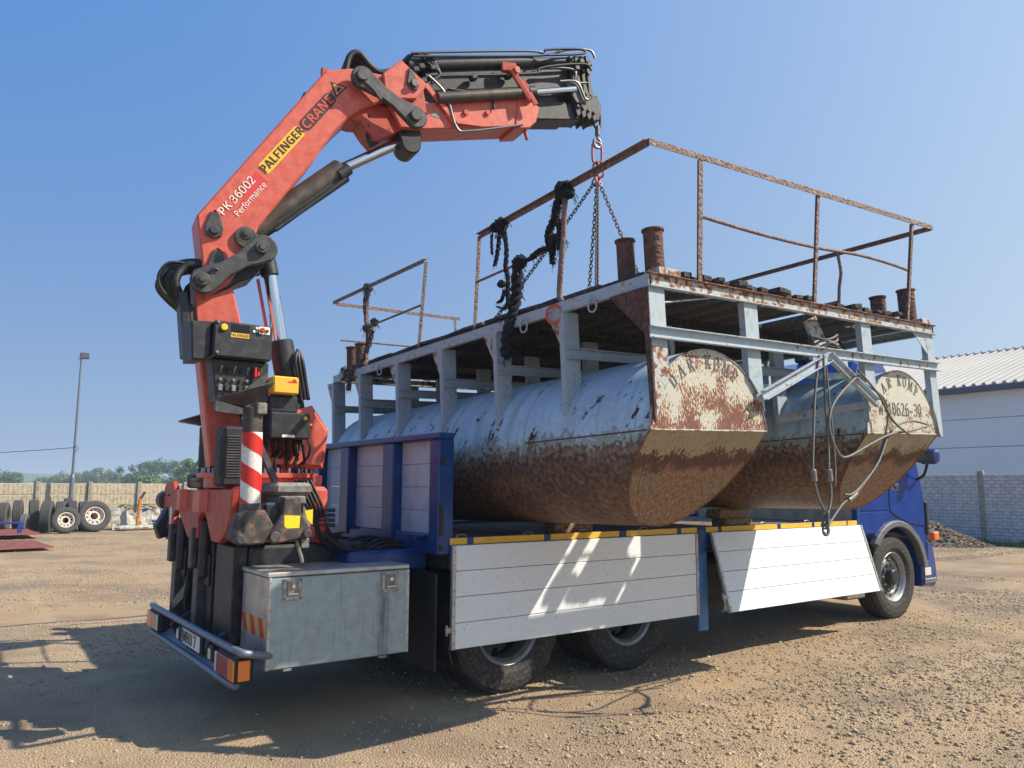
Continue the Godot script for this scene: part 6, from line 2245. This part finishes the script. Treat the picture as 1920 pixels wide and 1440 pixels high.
func build_tank(p: Node3D, cx: float, label: String, sd: int, rusty: float, code: bool) -> void:
	var mb := MB.new()
	var nt := 72
	var nl := 24
	for i in nt:
		var t0 := TAU * i / nt
		var t1 := TAU * (i + 1) / nt
		var n0 := V(sin(t0), cos(t0), 0)
		var n1 := V(sin(t1), cos(t1), 0)
		var y0 := TCY + TR * cos(t0)
		var y1 := TCY + TR * cos(t1)
		for k in nl:
			var row := []
			for e in [[n0, y0, t0, k], [n1, y1, t1, k], [n1, y1, t1, k + 1], [n0, y0, t0, k + 1]]:
				var z := lerpf(tank_end_z(e[1], true), tank_end_z(e[1], false), float(e[3]) / nl)
				# plates dished slightly between the frames
				var dz := fposmod(-z, 1.0)
				var rr := TR - 0.004 * sin(PI * dz)
				row.append([V(cx, TCY, z) + e[0] * rr, e[0], Vector2(-z / 5.86, e[2] / TAU)])
			mb.tri(row[0][0], row[1][0], row[2][0], row[0][1], row[1][1], row[2][1], row[0][2], row[1][2], row[2][2])
			mb.tri(row[0][0], row[2][0], row[3][0], row[0][1], row[2][1], row[3][1], row[0][2], row[2][2], row[3][2])
	var m := plain(Color(1, 1, 1), 0.62)
	m.albedo_texture = tank_texture(sd)
	var tk := part(p, "float_tank", mb, m, Transform3D(), label)
	# lap seam along the lower side
	var wb0 := MB.new()
	wb0.tube([V(cx - 0.6965, CHINE, -0.06), V(cx - 0.697, CHINE - 0.004, -1.55)], 0.006, 5)
	part(tk, "seam", wb0, M.rust_dark)
	var em := plain(Color(1, 1, 1), 0.7)
	em.albedo_texture = end_texture(sd + 20, rusty)
	for near: bool in [true, false]:
		# upright plate
		var a0 := acos((CHINE - TCY) / TR)
		var rim := []
		for i in 41:
			var a := lerpf(-a0, a0, i / 40.0)
			rim.append(Vector2(sin(a), cos(a)) * TR)
		var s := 1.0 if near else -1.0
		var e := MB.new()
		var zc := -0.029 if near else -5.831
		var UV := func(q: Vector2) -> Vector2: return Vector2(0.5 + q.x / (2.0 * TR), 0.5 - q.y / (2.0 * TR))
		var mid := Vector2(0, 0.2)
		for i in 40:
			var A: Vector2 = rim[i]
			var B: Vector2 = rim[i + 1]
			e.tri(V(cx + A.x, TCY + A.y, zc), V(cx + B.x, TCY + B.y, zc), V(cx + mid.x, TCY + mid.y, zc), V(0, 0, s), V(0, 0, s), V(0, 0, s), UV.call(A), UV.call(B), UV.call(mid))
		e.tri(V(cx + rim[0].x, TCY + rim[0].y, zc), V(cx + rim[40].x, TCY + rim[40].y, zc), V(cx + mid.x, TCY + mid.y, zc), V(0, 0, s), V(0, 0, s), V(0, 0, s), UV.call(rim[0]), UV.call(rim[40]), UV.call(mid))
		var ep := part(tk, "end_plate", e, em)
		# raked bow plate
		e = MB.new()
		var low := []
		for i in 41:
			var a := lerpf(a0, TAU - a0, i / 40.0)
			low.append(Vector2(sin(a), cos(a)) * TR)
		var nr := V(0, -0.643, s * 0.766)
		var c2 := Vector2(0, -0.35)
		var pos := func(q: Vector2) -> Vector3: return V(cx + q.x, TCY + q.y, tank_end_z(TCY + q.y, near) + s * 0.001)
		for i in 41:
			var A: Vector2 = low[i]
			var B: Vector2 = low[(i + 1) % 41]
			e.tri(pos.call(A), pos.call(B), pos.call(c2), nr, nr, nr, UV.call(A), UV.call(B), UV.call(c2))
		part(tk, "bow_plate", e, em)
		# welded rims
		var wb := MB.new()
		var ring := []
		for q: Vector2 in rim: ring.append(V(cx + q.x, TCY + q.y, zc))
		wb.tube(ring, 0.008, 6)
		wb.tube([V(cx + rim[0].x, CHINE, zc), V(cx + rim[40].x, CHINE, zc)], 0.008, 6)
		part(ep, "weld_bead", wb, M.pont_rusty)
		wb = MB.new()
		ring = []
		for q: Vector2 in low: ring.append(pos.call(q))
		wb.tube(ring, 0.007, 6)
		part(ep, "weld_bead", wb, M.rust)
		if near:
			# stencilled name round the top edge
			var letters := ["D", "A", "R", " ", "K", "O", "M", "P"]
			var angs := [-44.0, -32.0, -20.0, 0.0, 0.0, 10.5, 22.0, 33.0]
			for i in letters.size():
				if letters[i] == " " or (code and i == 0): continue
				var a := deg_to_rad(angs[i])
				part(ep, "letter", text_mesh(letters[i], 0.088, 1.0, 0.002, "Droid Serif"), M.stencil, Transform3D(Basis(Vector3.BACK, -a).scaled_local(V(0.85, 1.25, 1)), V(cx + sin(a) * 0.6, TCY + cos(a) * 0.6, -0.0265)))
			if code:
				part(ep, "lettering", text_mesh("W-10626-30", 0.105, 0.0, 0.002, "Droid Sans Mono"), M.stencil, Transform3D(Basis().scaled_local(V(0.98, 1.25, 1)), V(cx - 0.02, TCY + 0.30, -0.0265)))

# upright channel standing on a tank; web faces the near end
func upright(p: Node3D, x0: float, x1: float, cx: float, z: float, m: Material, gusset: bool) -> void:
	var poly := [Vector2(x0, -0.092), Vector2(x1, -0.092)]
	for i in 7:
		var x := lerpf(x1, x0, i / 6.0)
		var q := TR * TR - (x - cx) * (x - cx)
		poly.append(Vector2(x, TCY + sqrt(maxf(q, 0.001)) - 0.004))
	var b := MB.new()
	b.prism(poly, z - 0.012, z, 0.002)
	var lo0: float = (poly[8] as Vector2).y
	var lo1: float = (poly[2] as Vector2).y
	b.bx(V(x0, lo0, z - 0.062), V(x0 + 0.01, -0.092, z - 0.0122), 0.002)
	b.bx(V(x1 - 0.01, lo1, z - 0.062), V(x1, -0.092, z - 0.0122), 0.002)
	var u := part(p, "upright", b, m)
	if gusset:
		b = MB.new()
		b.prism([Vector2(z - 0.063, -0.093), Vector2(z - 0.21, -0.093), Vector2(z - 0.19, -0.14), Vector2(z - 0.063, -0.36)], -0.006, 0.004, 0.001, Transform3D(Basis(V(0, 0, 1), V(0, 1, 0), V(-1, 0, 0)), V(x0 + 0.006, 0, 0)))
		part(u, "gusset", b, M.pont_rusty)

func channel(b: MB, a: Vector3, e: Vector3, h: float, d: float, out: Vector3) -> void:
	# C profile: web of height h, flanges reaching d along out
	var n := out.normalized()
	var dir := (e - a).normalized()
	var up := n.cross(dir).normalized()
	if up.y < 0.0: up = -up
	b.bar(a, e, 0.007, h, 0.001, up)
	b.bar(a + n * d * 0.5 + up * (h * 0.5 - 0.004), e + n * d * 0.5 + up * (h * 0.5 - 0.004), d - 0.008, 0.008, 0.001, up)
	b.bar(a + n * d * 0.5 - up * (h * 0.5 - 0.004), e + n * d * 0.5 - up * (h * 0.5 - 0.004), d - 0.008, 0.008, 0.001, up)

func build_pontoon() -> void:
	var p := thing("pontoon", "rusting pale blue work pontoon with two tanks, plank deck and railings, lying across the truck", "pontoon", PONT_AT, pont_basis())
	build_tank(p, 0.65, "heavily rusted steel tank nearest the crane", 101, 0.04, false)
	build_tank(p, 3.63, "greyer steel tank nearest the cab with a stencilled number", 151, -0.26, true)
	print("tanks ", Time.get_ticks_msec())
	var b := MB.new()
	# deck edge channels
	var L := -5.86
	for e in [[V(0.004, -0.046, 0.0), V(0.004, -0.046, L), V(1, 0, 0), "side"], [V(4.436, -0.046, 0.0), V(4.436, -0.046, L), V(-1, 0, 0), "side"], [V(0.03, -0.046, -0.004), V(4.41, -0.046, -0.004), V(0, 0, -1), "end"], [V(0.03, -0.046, L + 0.004), V(4.41, -0.046, L + 0.004), V(0, 0, 1), "end"]]:
		b = MB.new()
		channel(b, e[0], e[1], 0.092, 0.05, e[2])
		part(p, "edge_beam", b, M.pont if e[3] == "side" else M.pont_rusty)
	# near edge: outward flange lips of the end beam
	b = MB.new()
	b.bx(V(-0.01, -0.002, -0.002), V(4.45, 0.006, 0.03), 0.001)
	part(p, "beam_lip", b, M.rust)
	b = MB.new()
	b.bx(V(-0.01, -0.1, -0.002), V(4.45, -0.0925, 0.03), 0.001)
	part(p, "beam_lip", b, M.pont)
	# frames: four uprights, deck joist and tie channel each metre
	var zs := [0.0, -1.0, -2.0, -3.0, -4.0, -5.0, -5.84]
	for i in zs.size():
		var z: float = zs[i]
		upright(p, -0.006, 0.168, 0.65, z - 0.001, M.pont_clean, i > 0)
		upright(p, 1.135, 1.315, 0.65, z - 0.001, M.pont_clean, false)
		upright(p, 2.95, 3.125, 3.63, z - 0.001, M.pont_clean, false)
		upright(p, 4.25, 4.40, 3.63, z - 0.001, M.pont_clean, false)
		if i > 0 and i < 6:
			b = MB.new()
			channel(b, V(0.06, -0.05, z - 0.03), V(4.38, -0.05, z - 0.03), 0.085, 0.045, V(0, 0, -1))
			part(p, "deck_joist", b, M.wood_dark)
		b = MB.new()
		var zf := 0.008 if i == 0 else z + 0.008
		channel(b, V(-0.03 if i == 0 else 0.0, -0.455, zf), V(4.43 if i == 0 else 4.4, -0.455, zf), 0.092, 0.045, V(0, 0, 1))
		part(p, "tie_channel", b, M.pont_clean if i != 0 else M.pont)
	# rusty corner plate at the near left
	b = MB.new()
	b.prism(P2([0.0, -0.1, -0.42, -0.1, -0.06, -0.45, -0.045, -1.05, 0.0, -1.15]), -0.012, -0.002, 0.001, Transform3D(Basis(V(0, 0, 1), V(0, 1, 0), V(-1, 0, 0)), V(-0.018, 0, 0)))
	part(p, "corner_plate", b, M.rust_dark)
	b = MB.new()
	b.prism(P2([0.0, -0.56, 0.16, -0.56, 0.165, -0.77, 0.08, -0.94, 0.0, -1.1]), 0.0, 0.004, 0.001, Transform3D(Basis(), V(-0.002, 0, 0.0)))
	part(p, "corner_plate", b, M.pont_rusty)
	# corner gusset near right
	b = MB.new()
	b.prism(P2([4.25, -0.1, 3.98, -0.1, 4.25, -0.32]), -0.012, -0.004, 0.001)
	part(p, "gusset", b, M.pont)
	# A-shaped brace between the tanks
	for e in [[V(2.22, -0.5, 0.07), V(1.22, -0.89, 0.05)], [V(2.22, -0.5, 0.071), V(3.0, -0.9, 0.05)]]:
		b = MB.new()
		channel(b, e[0], e[1], 0.085, 0.045, V(0, 0, 1))
		part(p, "brace", b, M.pont)
	for e in [[V(1.25, -0.9, 0.0), V(1.5, -0.98, -0.9)], [V(2.98, -0.9, 0.0), V(2.75, -0.98, -0.9)], [V(1.3, -0.1, -1.0), V(1.34, -0.78, -0.98)]]:
		b = MB.new()
		b.bar(e[0], e[1], 0.05, 0.07, 0.003)
		part(p, "brace", b, M.pont)
	b = MB.new()
	b.bar(V(2.3, -0.1, -0.14), V(2.43, -0.42, -0.1), 0.2, 0.03, 0.004, V(0, 0, 1))
	part(p, "stub_post", b, M.pont_rusty)
	# extra ties under the deck seen between the uprights
	for z: float in [-1.5, -2.5, -3.5, -4.5]:
		b = MB.new()
		b.bar(V(0.2, -0.12, z), V(4.3, -0.12, z), 0.03, 0.05, 0.002)
		part(p, "deck_batten", b, M.wood_dark)
	b = MB.new()
	b.cyl(V(0.18, -0.2, -0.03), V(0.78, -0.09, -0.06), 0.008, 6)
	part(p, "stay_rod", b, M.pont)
	# --- plank deck
	var x := 0.06
	var i := 0
	var shared := {}
	while x < 4.36:
		var w: float = [0.14, 0.16, 0.15, 0.18][i % 4]
		w = minf(w, 4.38 - x)
		var za := -0.06 - rng.randf() * 0.05
		# planks missing near the front leave openings
		if x > 2.28 and x < 2.62: za = -0.95
		elif x > 2.8 and x < 2.95: za = -0.62
		elif x > 3.5 and x < 3.7: za = -0.5
		var cut := rng.randf_range(-2.4, -3.6)
		var ends := [[za, cut + 0.008], [cut - 0.008, -5.8 + rng.randf() * 0.05]]
		for e in ends:
			b = MB.new()
			var th := rng.randf_range(0.04, 0.055)
			var tilt := rng.randf_range(-0.012, 0.012)
			b.box(V(x + w * 0.5, -0.002 + th * 0.5, (e[0] + e[1]) * 0.5), V(w - 0.014, th, e[0] - e[1]), 0.006, Basis(Vector3.RIGHT, tilt * 0.4) * Basis(Vector3.BACK, tilt * 2.0))
			part(p, "deck_plank", b, M.wood_dark if (i + int(e[0] * 3.0)) % 2 == 0 else M.wood_dark2)
		x += w
		i += 1
	# short broken pieces and off-cuts lying along the edges
	for k in 26:
		b = MB.new()
		var xx := 0.5 + k * 0.128 + rng.randf_range(-0.03, 0.03)
		if xx > 2.2 and xx < 2.75: continue
		b.box(V(xx, 0.06 + rng.randf() * 0.012, -0.1 - rng.randf() * 0.08), V(rng.randf_range(0.08, 0.13), rng.randf_range(0.025, 0.05), rng.randf_range(0.14, 0.3)), 0.006, Basis(Vector3.UP, rng.randf_range(-0.15, 0.15)) * Basis(Vector3.BACK, rng.randf_range(-0.12, 0.12)))
		part(p, "broken_plank", b, M.wood_dark)
	for k in 12:
		b = MB.new()
		b.box(V(0.09 + rng.randf() * 0.05, 0.055 + rng.randf() * 0.01, -0.9 - k * 0.4), V(0.12, 0.03, rng.randf_range(0.3, 0.6)), 0.005, Basis(Vector3.UP, rng.randf_range(-0.1, 0.1)))
		part(p, "broken_plank", b, M.wood_dark2 if k % 2 == 0 else M.wood_dark)
	# --- bollards: flanged pipes in pairs at the corners
	for q in [[0.22, -0.13, 0.37, 0.078], [0.2, -0.42, 0.36, 0.074], [4.17, -0.13, 0.36, 0.086], [4.12, -0.42, 0.34, 0.08], [0.2, -5.4, 0.34, 0.075], [0.2, -5.68, 0.34, 0.075], [4.17, -5.4, 0.34, 0.068], [4.17, -5.68, 0.34, 0.068]]:
		b = MB.new()
		b.lathe([Vector2(q[3], 0.0), Vector2(q[3], q[2] - 0.02), Vector2(q[3] + 0.012, q[2] - 0.016), Vector2(q[3] + 0.012, q[2]), Vector2(q[3] - 0.006, q[2]), Vector2(q[3] - 0.008, q[2] - 0.1), Vector2(0, q[2] - 0.1)], 22, Transform3D(Basis(), V(q[0], 0.045, q[1])))
		part(p, "bollard", b, M.rust_dark)
	for q in [[0.11, 0.36, 0.0], [4.18, 4.36, 0.0]]:
		b = MB.new()
		b.bx(V(q[0], 0.008, -0.12), V(q[1], 0.066, 0.012), 0.006)
		part(p, "bollard_base", b, M.pont_rusty)
	# --- railings
	var rails := Node3D.new()
	rails.name = "railing"
	p.add_child(rails)
	var bars := [
		# near left side
		[[0.03, 1.03, 0.04], [0.03, 0.955, -2.31], 0.05, "top_rail"],
		[[0.03, 0.0, -2.44], [0.03, 0.95, -2.3], 0.042, "post"],
		[[0.03, 0.49, -2.36], [0.03, 0.51, -1.0], 0.026, "mid_rail"],
		# near end
		[[0.03, 1.03, 0.04], [4.4, 1.075, 0.10], 0.052, "top_rail"],
		[[0.62, 0.0, -0.05], [0.62, 1.03, 0.045], 0.055, "post"],
		[[2.235, 0.0, -0.05], [2.27, 1.05, 0.065], 0.045, "post"],
		[[3.955, 0.0, -0.05], [3.985, 1.06, 0.09], 0.045, "post"],
		# right side
		[[4.4, 1.075, 0.10], [4.4, 1.1, -3.1], 0.045, "top_rail"],
		[[4.4, 0.0, -3.05], [4.4, 1.1, -3.05], 0.045, "post"],
		# far left corner
		[[0.03, 1.02, -5.86], [0.03, 0.97, -3.36], 0.05, "top_rail"],
		[[0.03, 0.0, -3.58], [0.03, 0.96, -3.37], 0.042, "post"],
		[[0.03, 0.495, -4.86], [0.03, 0.49, -3.5], 0.026, "mid_rail"],
		[[0.03, 0.0, -4.9], [0.03, 0.99, -4.86], 0.042, "post"],
		[[0.03, 1.0, -5.84], [2.03, 0.98, -5.82], 0.045, "top_rail"],
		[[1.96, 0.0, -5.82], [1.94, 0.96, -5.82], 0.045, "post"],
		[[0.1, 0.5, -5.82], [1.93, 0.49, -5.82], 0.026, "mid_rail"]]
	for e in bars:
		b = MB.new()
		var A := V(e[0][0], e[0][1], e[0][2])
		var E := V(e[1][0], e[1][1], e[1][2])
		if e[3] == "mid_rail": b.cyl(A, E, e[2] * 0.5, 8)
		else:
			# angle iron: two legs at right angles
			var dir := (E - A).normalized()
			var up := V(0, 1, 0) if absf(dir.y) < 0.5 else V(0, 0, 1)
			var sd := dir.cross(up).normalized()
			up = sd.cross(dir).normalized()
			b.bar(A + sd * e[2] * 0.44, E + sd * e[2] * 0.44, 0.007, e[2], 0.001, up)
			b.bar(A + up * e[2] * 0.44, E + up * e[2] * 0.44, e[2] * 0.86, 0.007, 0.001, up)
		part(rails, e[3], b, M.rail)
	# bent posts and sagging mid rails
	for e in [
		[[V(0.03, 0.0, -1.03), V(0.035, 0.06, -1.08), V(0.03, 0.2, -1.06), V(0.03, 0.6, -0.99), V(0.03, 1.0, -0.93)], 0.026, "post"],
		[[V(4.4, 0.0, -1.0), V(4.4, 0.3, -1.05), V(4.4, 0.65, -1.02), V(4.4, 0.85, -0.98), V(4.4, 1.08, -1.0)], 0.022, "post"],
		[[V(0.64, 0.56, 0.01), V(1.4, 0.535, 0.02), V(2.25, 0.55, 0.01), V(3.0, 0.585, 0.02), V(3.6, 0.58, 0.02), V(3.97, 0.56, 0.02)], 0.015, "mid_rail"],
		[[V(4.4, 0.5, -1.02), V(4.4, 0.5, -2.0), V(4.4, 0.5, -3.05)], 0.014, "mid_rail"]]:
		b = MB.new()
		b.tube(curve(e[0], 5), e[1], 6 if e[2] == "post" else 8)
		part(rails, e[2], b, M.rail)
	# --- lifting rings hanging from the side beam
	for z: float in [-0.62, -1.55, -4.45]:
		b = MB.new()
		b.link(V(-0.014, -0.115, z), Vector3.UP, V(0.15, 0, 1).normalized(), 0.12, 0.085, 0.008, 6, 16)
		part(p, "ring", b, M.pont)
	b = MB.new()
	b.link(V(-0.02, -0.1, -1.1), Vector3.UP, V(0.4, 0, 1).normalized(), 0.16, 0.15, 0.013, 7, 18)
	part(p, "ring", b, M.orange_ring, Transform3D(), "large orange-red ring on the deck edge")

	# --- timber under the tanks
	for e in [[V(0.5, 1.2135, 0.98), V(0.94, 1.322, 1.14), "single flat timber under the rusted tank nearest the crane"],
			[V(2.74, 1.2135, 0.98), V(3.17, 1.312, 1.18), "lower timber of the two stacked under the tank nearest the cab"],
			[V(2.69, 1.3125, 0.95), V(3.13, 1.408, 1.15), "upper timber of the two stacked under the tank nearest the cab"]]:
		b = MB.new()
		b.bx(e[0], e[1], 0.012)
		tag(part(self, "timber_block", b, M.wood), e[2], "timber", "timbers between tanks and truck bed")

# ------------------------------------------------------------------ chains, ropes and cables
func knot(mb: MB, c: Vector3, r: float, sd: int) -> void:
	var rg := RandomNumberGenerator.new()
	rg.seed = sd
	r *= 0.85
	for k in 9:
		var ax := V(rg.randfn(), rg.randfn(), rg.randfn()).normalized()
		var u := ax.cross(V(0.3, 1, 0.2)).normalized()
		var w := ax.cross(u)
		var pts := []
		for i in 12:
			var a := TAU * i / 12
			pts.append(c + (u * cos(a) + w * sin(a)) * r * rg.randf_range(0.7, 1.15) + ax * rg.randf_range(-0.4, 0.4) * r)
		mb.tube(pts, r * 0.24, 6, true)
	for k in 10:
		var d := V(rg.randfn(), rg.randfn() - 0.5, rg.randfn()).normalized()
		mb.tube([c + d * r * 0.8, c + d * r * 1.5 + V(0, -r * 0.2, 0), c + d * r * 1.8 + V(0, -r * 0.9, 0)], r * 0.07, 4)

func frayed(mb: MB, pts: Array, r: float, sd: int, hairs: int) -> void:
	var rg := RandomNumberGenerator.new()
	rg.seed = sd
	var cv := curve(pts, 9)
	for s in 3:
		var off := []
		for i in cv.size():
			var a := i * 0.55 + s * TAU / 3.0
			off.append(cv[i] + V(cos(a), 0.3 * sin(a * 0.7), sin(a)) * r * rg.randf_range(0.5, 0.75))
		mb.tube(off, r * 0.42, 6, false)
	for k in hairs * 2:
		var p: Vector3 = cv[rg.randi() % cv.size()]
		var d := V(rg.randfn(), rg.randfn() - 0.6, rg.randfn()).normalized()
		var L := r * rg.randf_range(0.9, 2.0)
		mb.tube([p, p + d * L * 0.6, p + d * L + V(0, -L * 0.5, 0)], r * 0.08, 4)

func build_rigging() -> void:
	var PB := Transform3D(pont_basis(), PONT_AT)
	# --- four-leg chain sling
	var hub := V(1.676, 4.94, 0.451)
	var s := thing("chain_sling", "four-legged steel chain sling hanging from the crane hook to the pontoon deck", "chain", hub)
	var b := MB.new()
	b.link(V(0, 0.295, 0), Vector3.UP, V(0.95, 0, 0.3).normalized(), 0.245, 0.112, 0.014, 8, 20)
	part(s, "master_link", b, M.chain_pink)
	for k in 2:
		b = MB.new()
		b.link(V(-0.026 + 0.052 * k, 0.105, 0.02 * k), V(0.12 - 0.24 * k, 1, 0).normalized(), V(0.2, 0, 1).normalized(), 0.17, 0.07, 0.0115, 7, 16)
		part(s, "joining_link", b, M.chain_pink)
	var ends := [V(0.92, 0.04, -4.0), V(2.96, 0.04, -4.1), V(0.62, 0.04, -1.25), V(2.97, 0.04, -2.41)]
	for k in 4:
		var e: Vector3 = PB * (ends[k] as Vector3) - hub
		var d := e.normalized()
		var side := d.cross(V(0.3, 0.2, 1)).normalized()
		b = MB.new()
		b.link(d * 0.03 + V(0, 0.0, 0), d, side, 0.105, 0.07, 0.0105, 7, 14)
		part(s, "shortening_hook", b, M.chain_pink)
		var n := int((e.length() - 0.09) / 0.04)
		b = MB.new()
		for i in n:
			var sag := V(0, -0.05, 0) * sin(PI * i / n)
			var w := side if i % 2 == 0 else d.cross(side)
			b.link(d * (0.09 + i * 0.04) + sag, d, w, 0.056, 0.034, 0.006, 5, 10)
		part(s, "chain_leg", b, M.chain)
		b = MB.new()
		b.link(e + V(0, 0.02, 0), d, side, 0.1, 0.07, 0.012, 6, 12)
		part(s, "end_ring", b, M.chain)

	# --- black ropes tied to the railing
	var at := func(y: float, z: float, x := 0.03) -> Vector3: return PB * V(x, y, z)
	b = MB.new()
	knot(b, at.call(0.985, -0.955), 0.07, 1)
	knot(b, at.call(0.94, -0.9), 0.05, 2)
	frayed(b, [at.call(0.95, -1.0), at.call(0.86, -1.06), at.call(0.79, -1.08), at.call(0.7, -1.16), at.call(0.6, -1.19), at.call(0.5, -1.15)], 0.036, 3, 12)
	frayed(b, [at.call(0.8, -1.08), at.call(0.68, -1.03), at.call(0.58, -1.02), at.call(0.5, -1.06)], 0.034, 4, 8)
	knot(b, at.call(0.55, -1.08), 0.06, 5)
	frayed(b, [at.call(0.52, -1.12), at.call(0.46, -1.15), at.call(0.37, -1.15)], 0.026, 5, 6)
	frayed(b, [at.call(0.5, -1.15), at.call(0.535, -1.28), at.call(0.51, -1.4), at.call(0.5, -1.52), at.call(0.52, -1.62)], 0.034, 6, 10)
	knot(b, at.call(0.51, -1.63), 0.06, 7)
	frayed(b, [at.call(0.52, -1.66), at.call(0.3, -1.68), at.call(0.1, -1.71, 0.01), at.call(-0.05, -1.74, -0.03), at.call(-0.2, -1.77, -0.04), at.call(-0.36, -1.8, -0.04)], 0.05, 8, 24)
	tag(part(self, "rope", b, M.rope), "thick black rope knotted to the left railing and hanging over the deck edge", "rope", "ropes on the railings")
	b = MB.new()
	knot(b, at.call(0.955, -1.9), 0.06, 11)
	knot(b, at.call(0.955, -2.0), 0.045, 12)
	frayed(b, [at.call(0.93, -1.86), at.call(0.8, -1.84), at.call(0.66, -1.83), at.call(0.52, -1.85), at.call(0.4, -1.82), at.call(0.27, -1.83), at.call(0.16, -1.83)], 0.022, 13, 30)
	frayed(b, [at.call(0.92, -1.92), at.call(0.78, -1.95), at.call(0.66, -1.99), at.call(0.58, -2.03)], 0.02, 14, 14)
	frayed(b, [at.call(0.9, -2.06), at.call(0.8, -2.07), at.call(0.7, -2.07)], 0.014, 15, 4)
	knot(b, at.call(0.37, -1.93), 0.035, 16)
	frayed(b, [at.call(0.3, -1.88), at.call(0.22, -1.93), at.call(0.2, -2.0)], 0.018, 17, 8)
	frayed(b, [at.call(0.16, -1.83), at.call(0.12, -1.9), at.call(0.16, -2.0)], 0.018, 18, 10)
	tag(part(self, "rope", b, M.rope), "frayed thin rope dangling from the end of the near left railing", "rope", "ropes on the railings")
	b = MB.new()
	knot(b, at.call(1.0, -4.82), 0.055, 21)
	frayed(b, [at.call(0.98, -4.8), at.call(0.8, -4.86), at.call(0.62, -4.88), at.call(0.5, -4.86)], 0.022, 22, 26)
	frayed(b, [at.call(0.98, -4.88), at.call(0.8, -4.93), at.call(0.6, -4.9), at.call(0.42, -4.86)], 0.018, 23, 26)
	knot(b, at.call(0.48, -4.84), 0.055, 24)
	knot(b, at.call(0.52, -4.66), 0.045, 25)
	frayed(b, [at.call(0.45, -4.8), at.call(0.3, -4.85), at.call(0.14, -4.95), at.call(0.02, -5.1), at.call(0.0, -5.3, 0.0), at.call(-0.1, -5.5, -0.03)], 0.022, 26, 34)
	frayed(b, [at.call(0.42, -4.7), at.call(0.25, -4.82), at.call(0.08, -5.0), at.call(0.06, -5.25, 0.1)], 0.025, 27, 20)
	for k in 5:
		knot(b, at.call(0.05 - 0.03 * (k % 2), -5.0 - 0.16 * k, 0.02 + 0.05 * (k % 3)), 0.05, 30 + k)
	frayed(b, [at.call(0.0, -5.2, -0.02), at.call(-0.14, -5.25, -0.04), at.call(-0.26, -5.28, -0.04)], 0.03, 40, 16)
	tag(part(self, "rope", b, M.rope_pale), "tangled pale grey rope heaped round the far left bollards", "rope", "ropes on the railings")
	# --- steel cable sling hanging at the near end
	var cs := thing("cable_sling", "looped steel cable sling hanging in front of the tank nearest the cab", "cable", PB * V(2.1, -0.4, 0.12))
	var inv := Transform3D(Basis(), -(PB * V(2.1, -0.4, 0.12))) * PB
	var lines := [
		[[2.055, -0.5], [1.936, -0.858], [1.855, -1.234], [1.806, -1.509], [1.813, -1.623], [1.856, -1.761], [1.918, -1.877], [1.867, -2.0]],
		[[2.081, -0.5], [2.046, -0.949], [2.036, -1.28], [2.008, -1.513], [2.014, -1.629], [2.001, -1.767], [1.931, -1.901], [1.898, -2.01]],
		[[2.599, -0.65], [2.295, -0.82], [2.101, -0.971], [2.033, -1.139], [2.097, -1.318], [2.242, -1.413], [2.661, -1.303], [3.06, -1.201], [3.473, -1.161], [3.898, -1.096]],
		[[2.55, -0.62], [2.691, -0.707], [2.883, -0.847], [3.084, -1.072], [3.38, -1.209]],
		[[2.6, -0.66], [2.808, -0.732], [3.078, -0.84], [3.148, -0.993], [3.06, -1.201], [2.811, -1.503], [2.45, -1.737], [2.218, -1.822], [1.938, -2.01]],
		[[2.218, -1.74], [2.406, -1.72], [2.816, -1.478], [3.114, -1.175], [3.493, -1.065], [3.898, -1.096]],
		[[2.065, -0.6], [2.079, -1.374], [2.044, -1.653]]]
	for k in lines.size():
		var pts := []
		for q in lines[k]: pts.append(V(q[0], q[1], 0.08 + 0.025 * (k % 4)))
		b = MB.new()
		b.tube(curve(pts, 7), 0.0115 if k < 6 else 0.008, 8)
		part(cs, "cable", b, M.wire, inv)
	for q in [[1.806, -1.509, 1.812, -1.615, 0.08], [2.008, -1.513, 2.013, -1.622, 0.105], [2.45, -1.737, 2.3, -1.795, 0.08]]:
		b = MB.new()
		b.cyl(V(q[0], q[1], q[4]), V(q[2], q[3], q[4]), 0.027, 12, -1, 0.006)
		part(cs, "ferrule", b, M.grey_steel, inv)
	b = MB.new()
	for k in 4:
		b.link(V(1.9 - 0.004 * k, -1.9 - 0.04 * k, 0.1), V(0.1, 1, 0).normalized(), V(0.3 + 0.3 * k, 0, 1).normalized(), 0.075, 0.05, 0.009, 6, 12)
	part(cs, "thimble", b, M.wire, inv)
	b = MB.new()
	var hp := []
	for i in 12:
		var a := lerpf(deg_to_rad(100), deg_to_rad(-160), i / 11.0)
		hp.append(V(1.89 + 0.04 * cos(a), -2.03 + 0.04 * sin(a), 0.1))
	b.tube(hp, 0.014, 8)
	part(cs, "hook", b, M.wire, inv)
	# turns round the stub post
	b = MB.new()
	for k in 5:
		var ring := []
		for i in 18:
			var a := TAU * i / 18
			ring.append(V(2.37 + 0.14 * cos(a), -0.3 - 0.022 * k + 0.03 * sin(a * 2.0 + k), -0.06 + 0.12 * sin(a)))
		b.tube(ring, 0.011, 6, true)
	part(cs, "cable_turns", b, M.wire, inv)
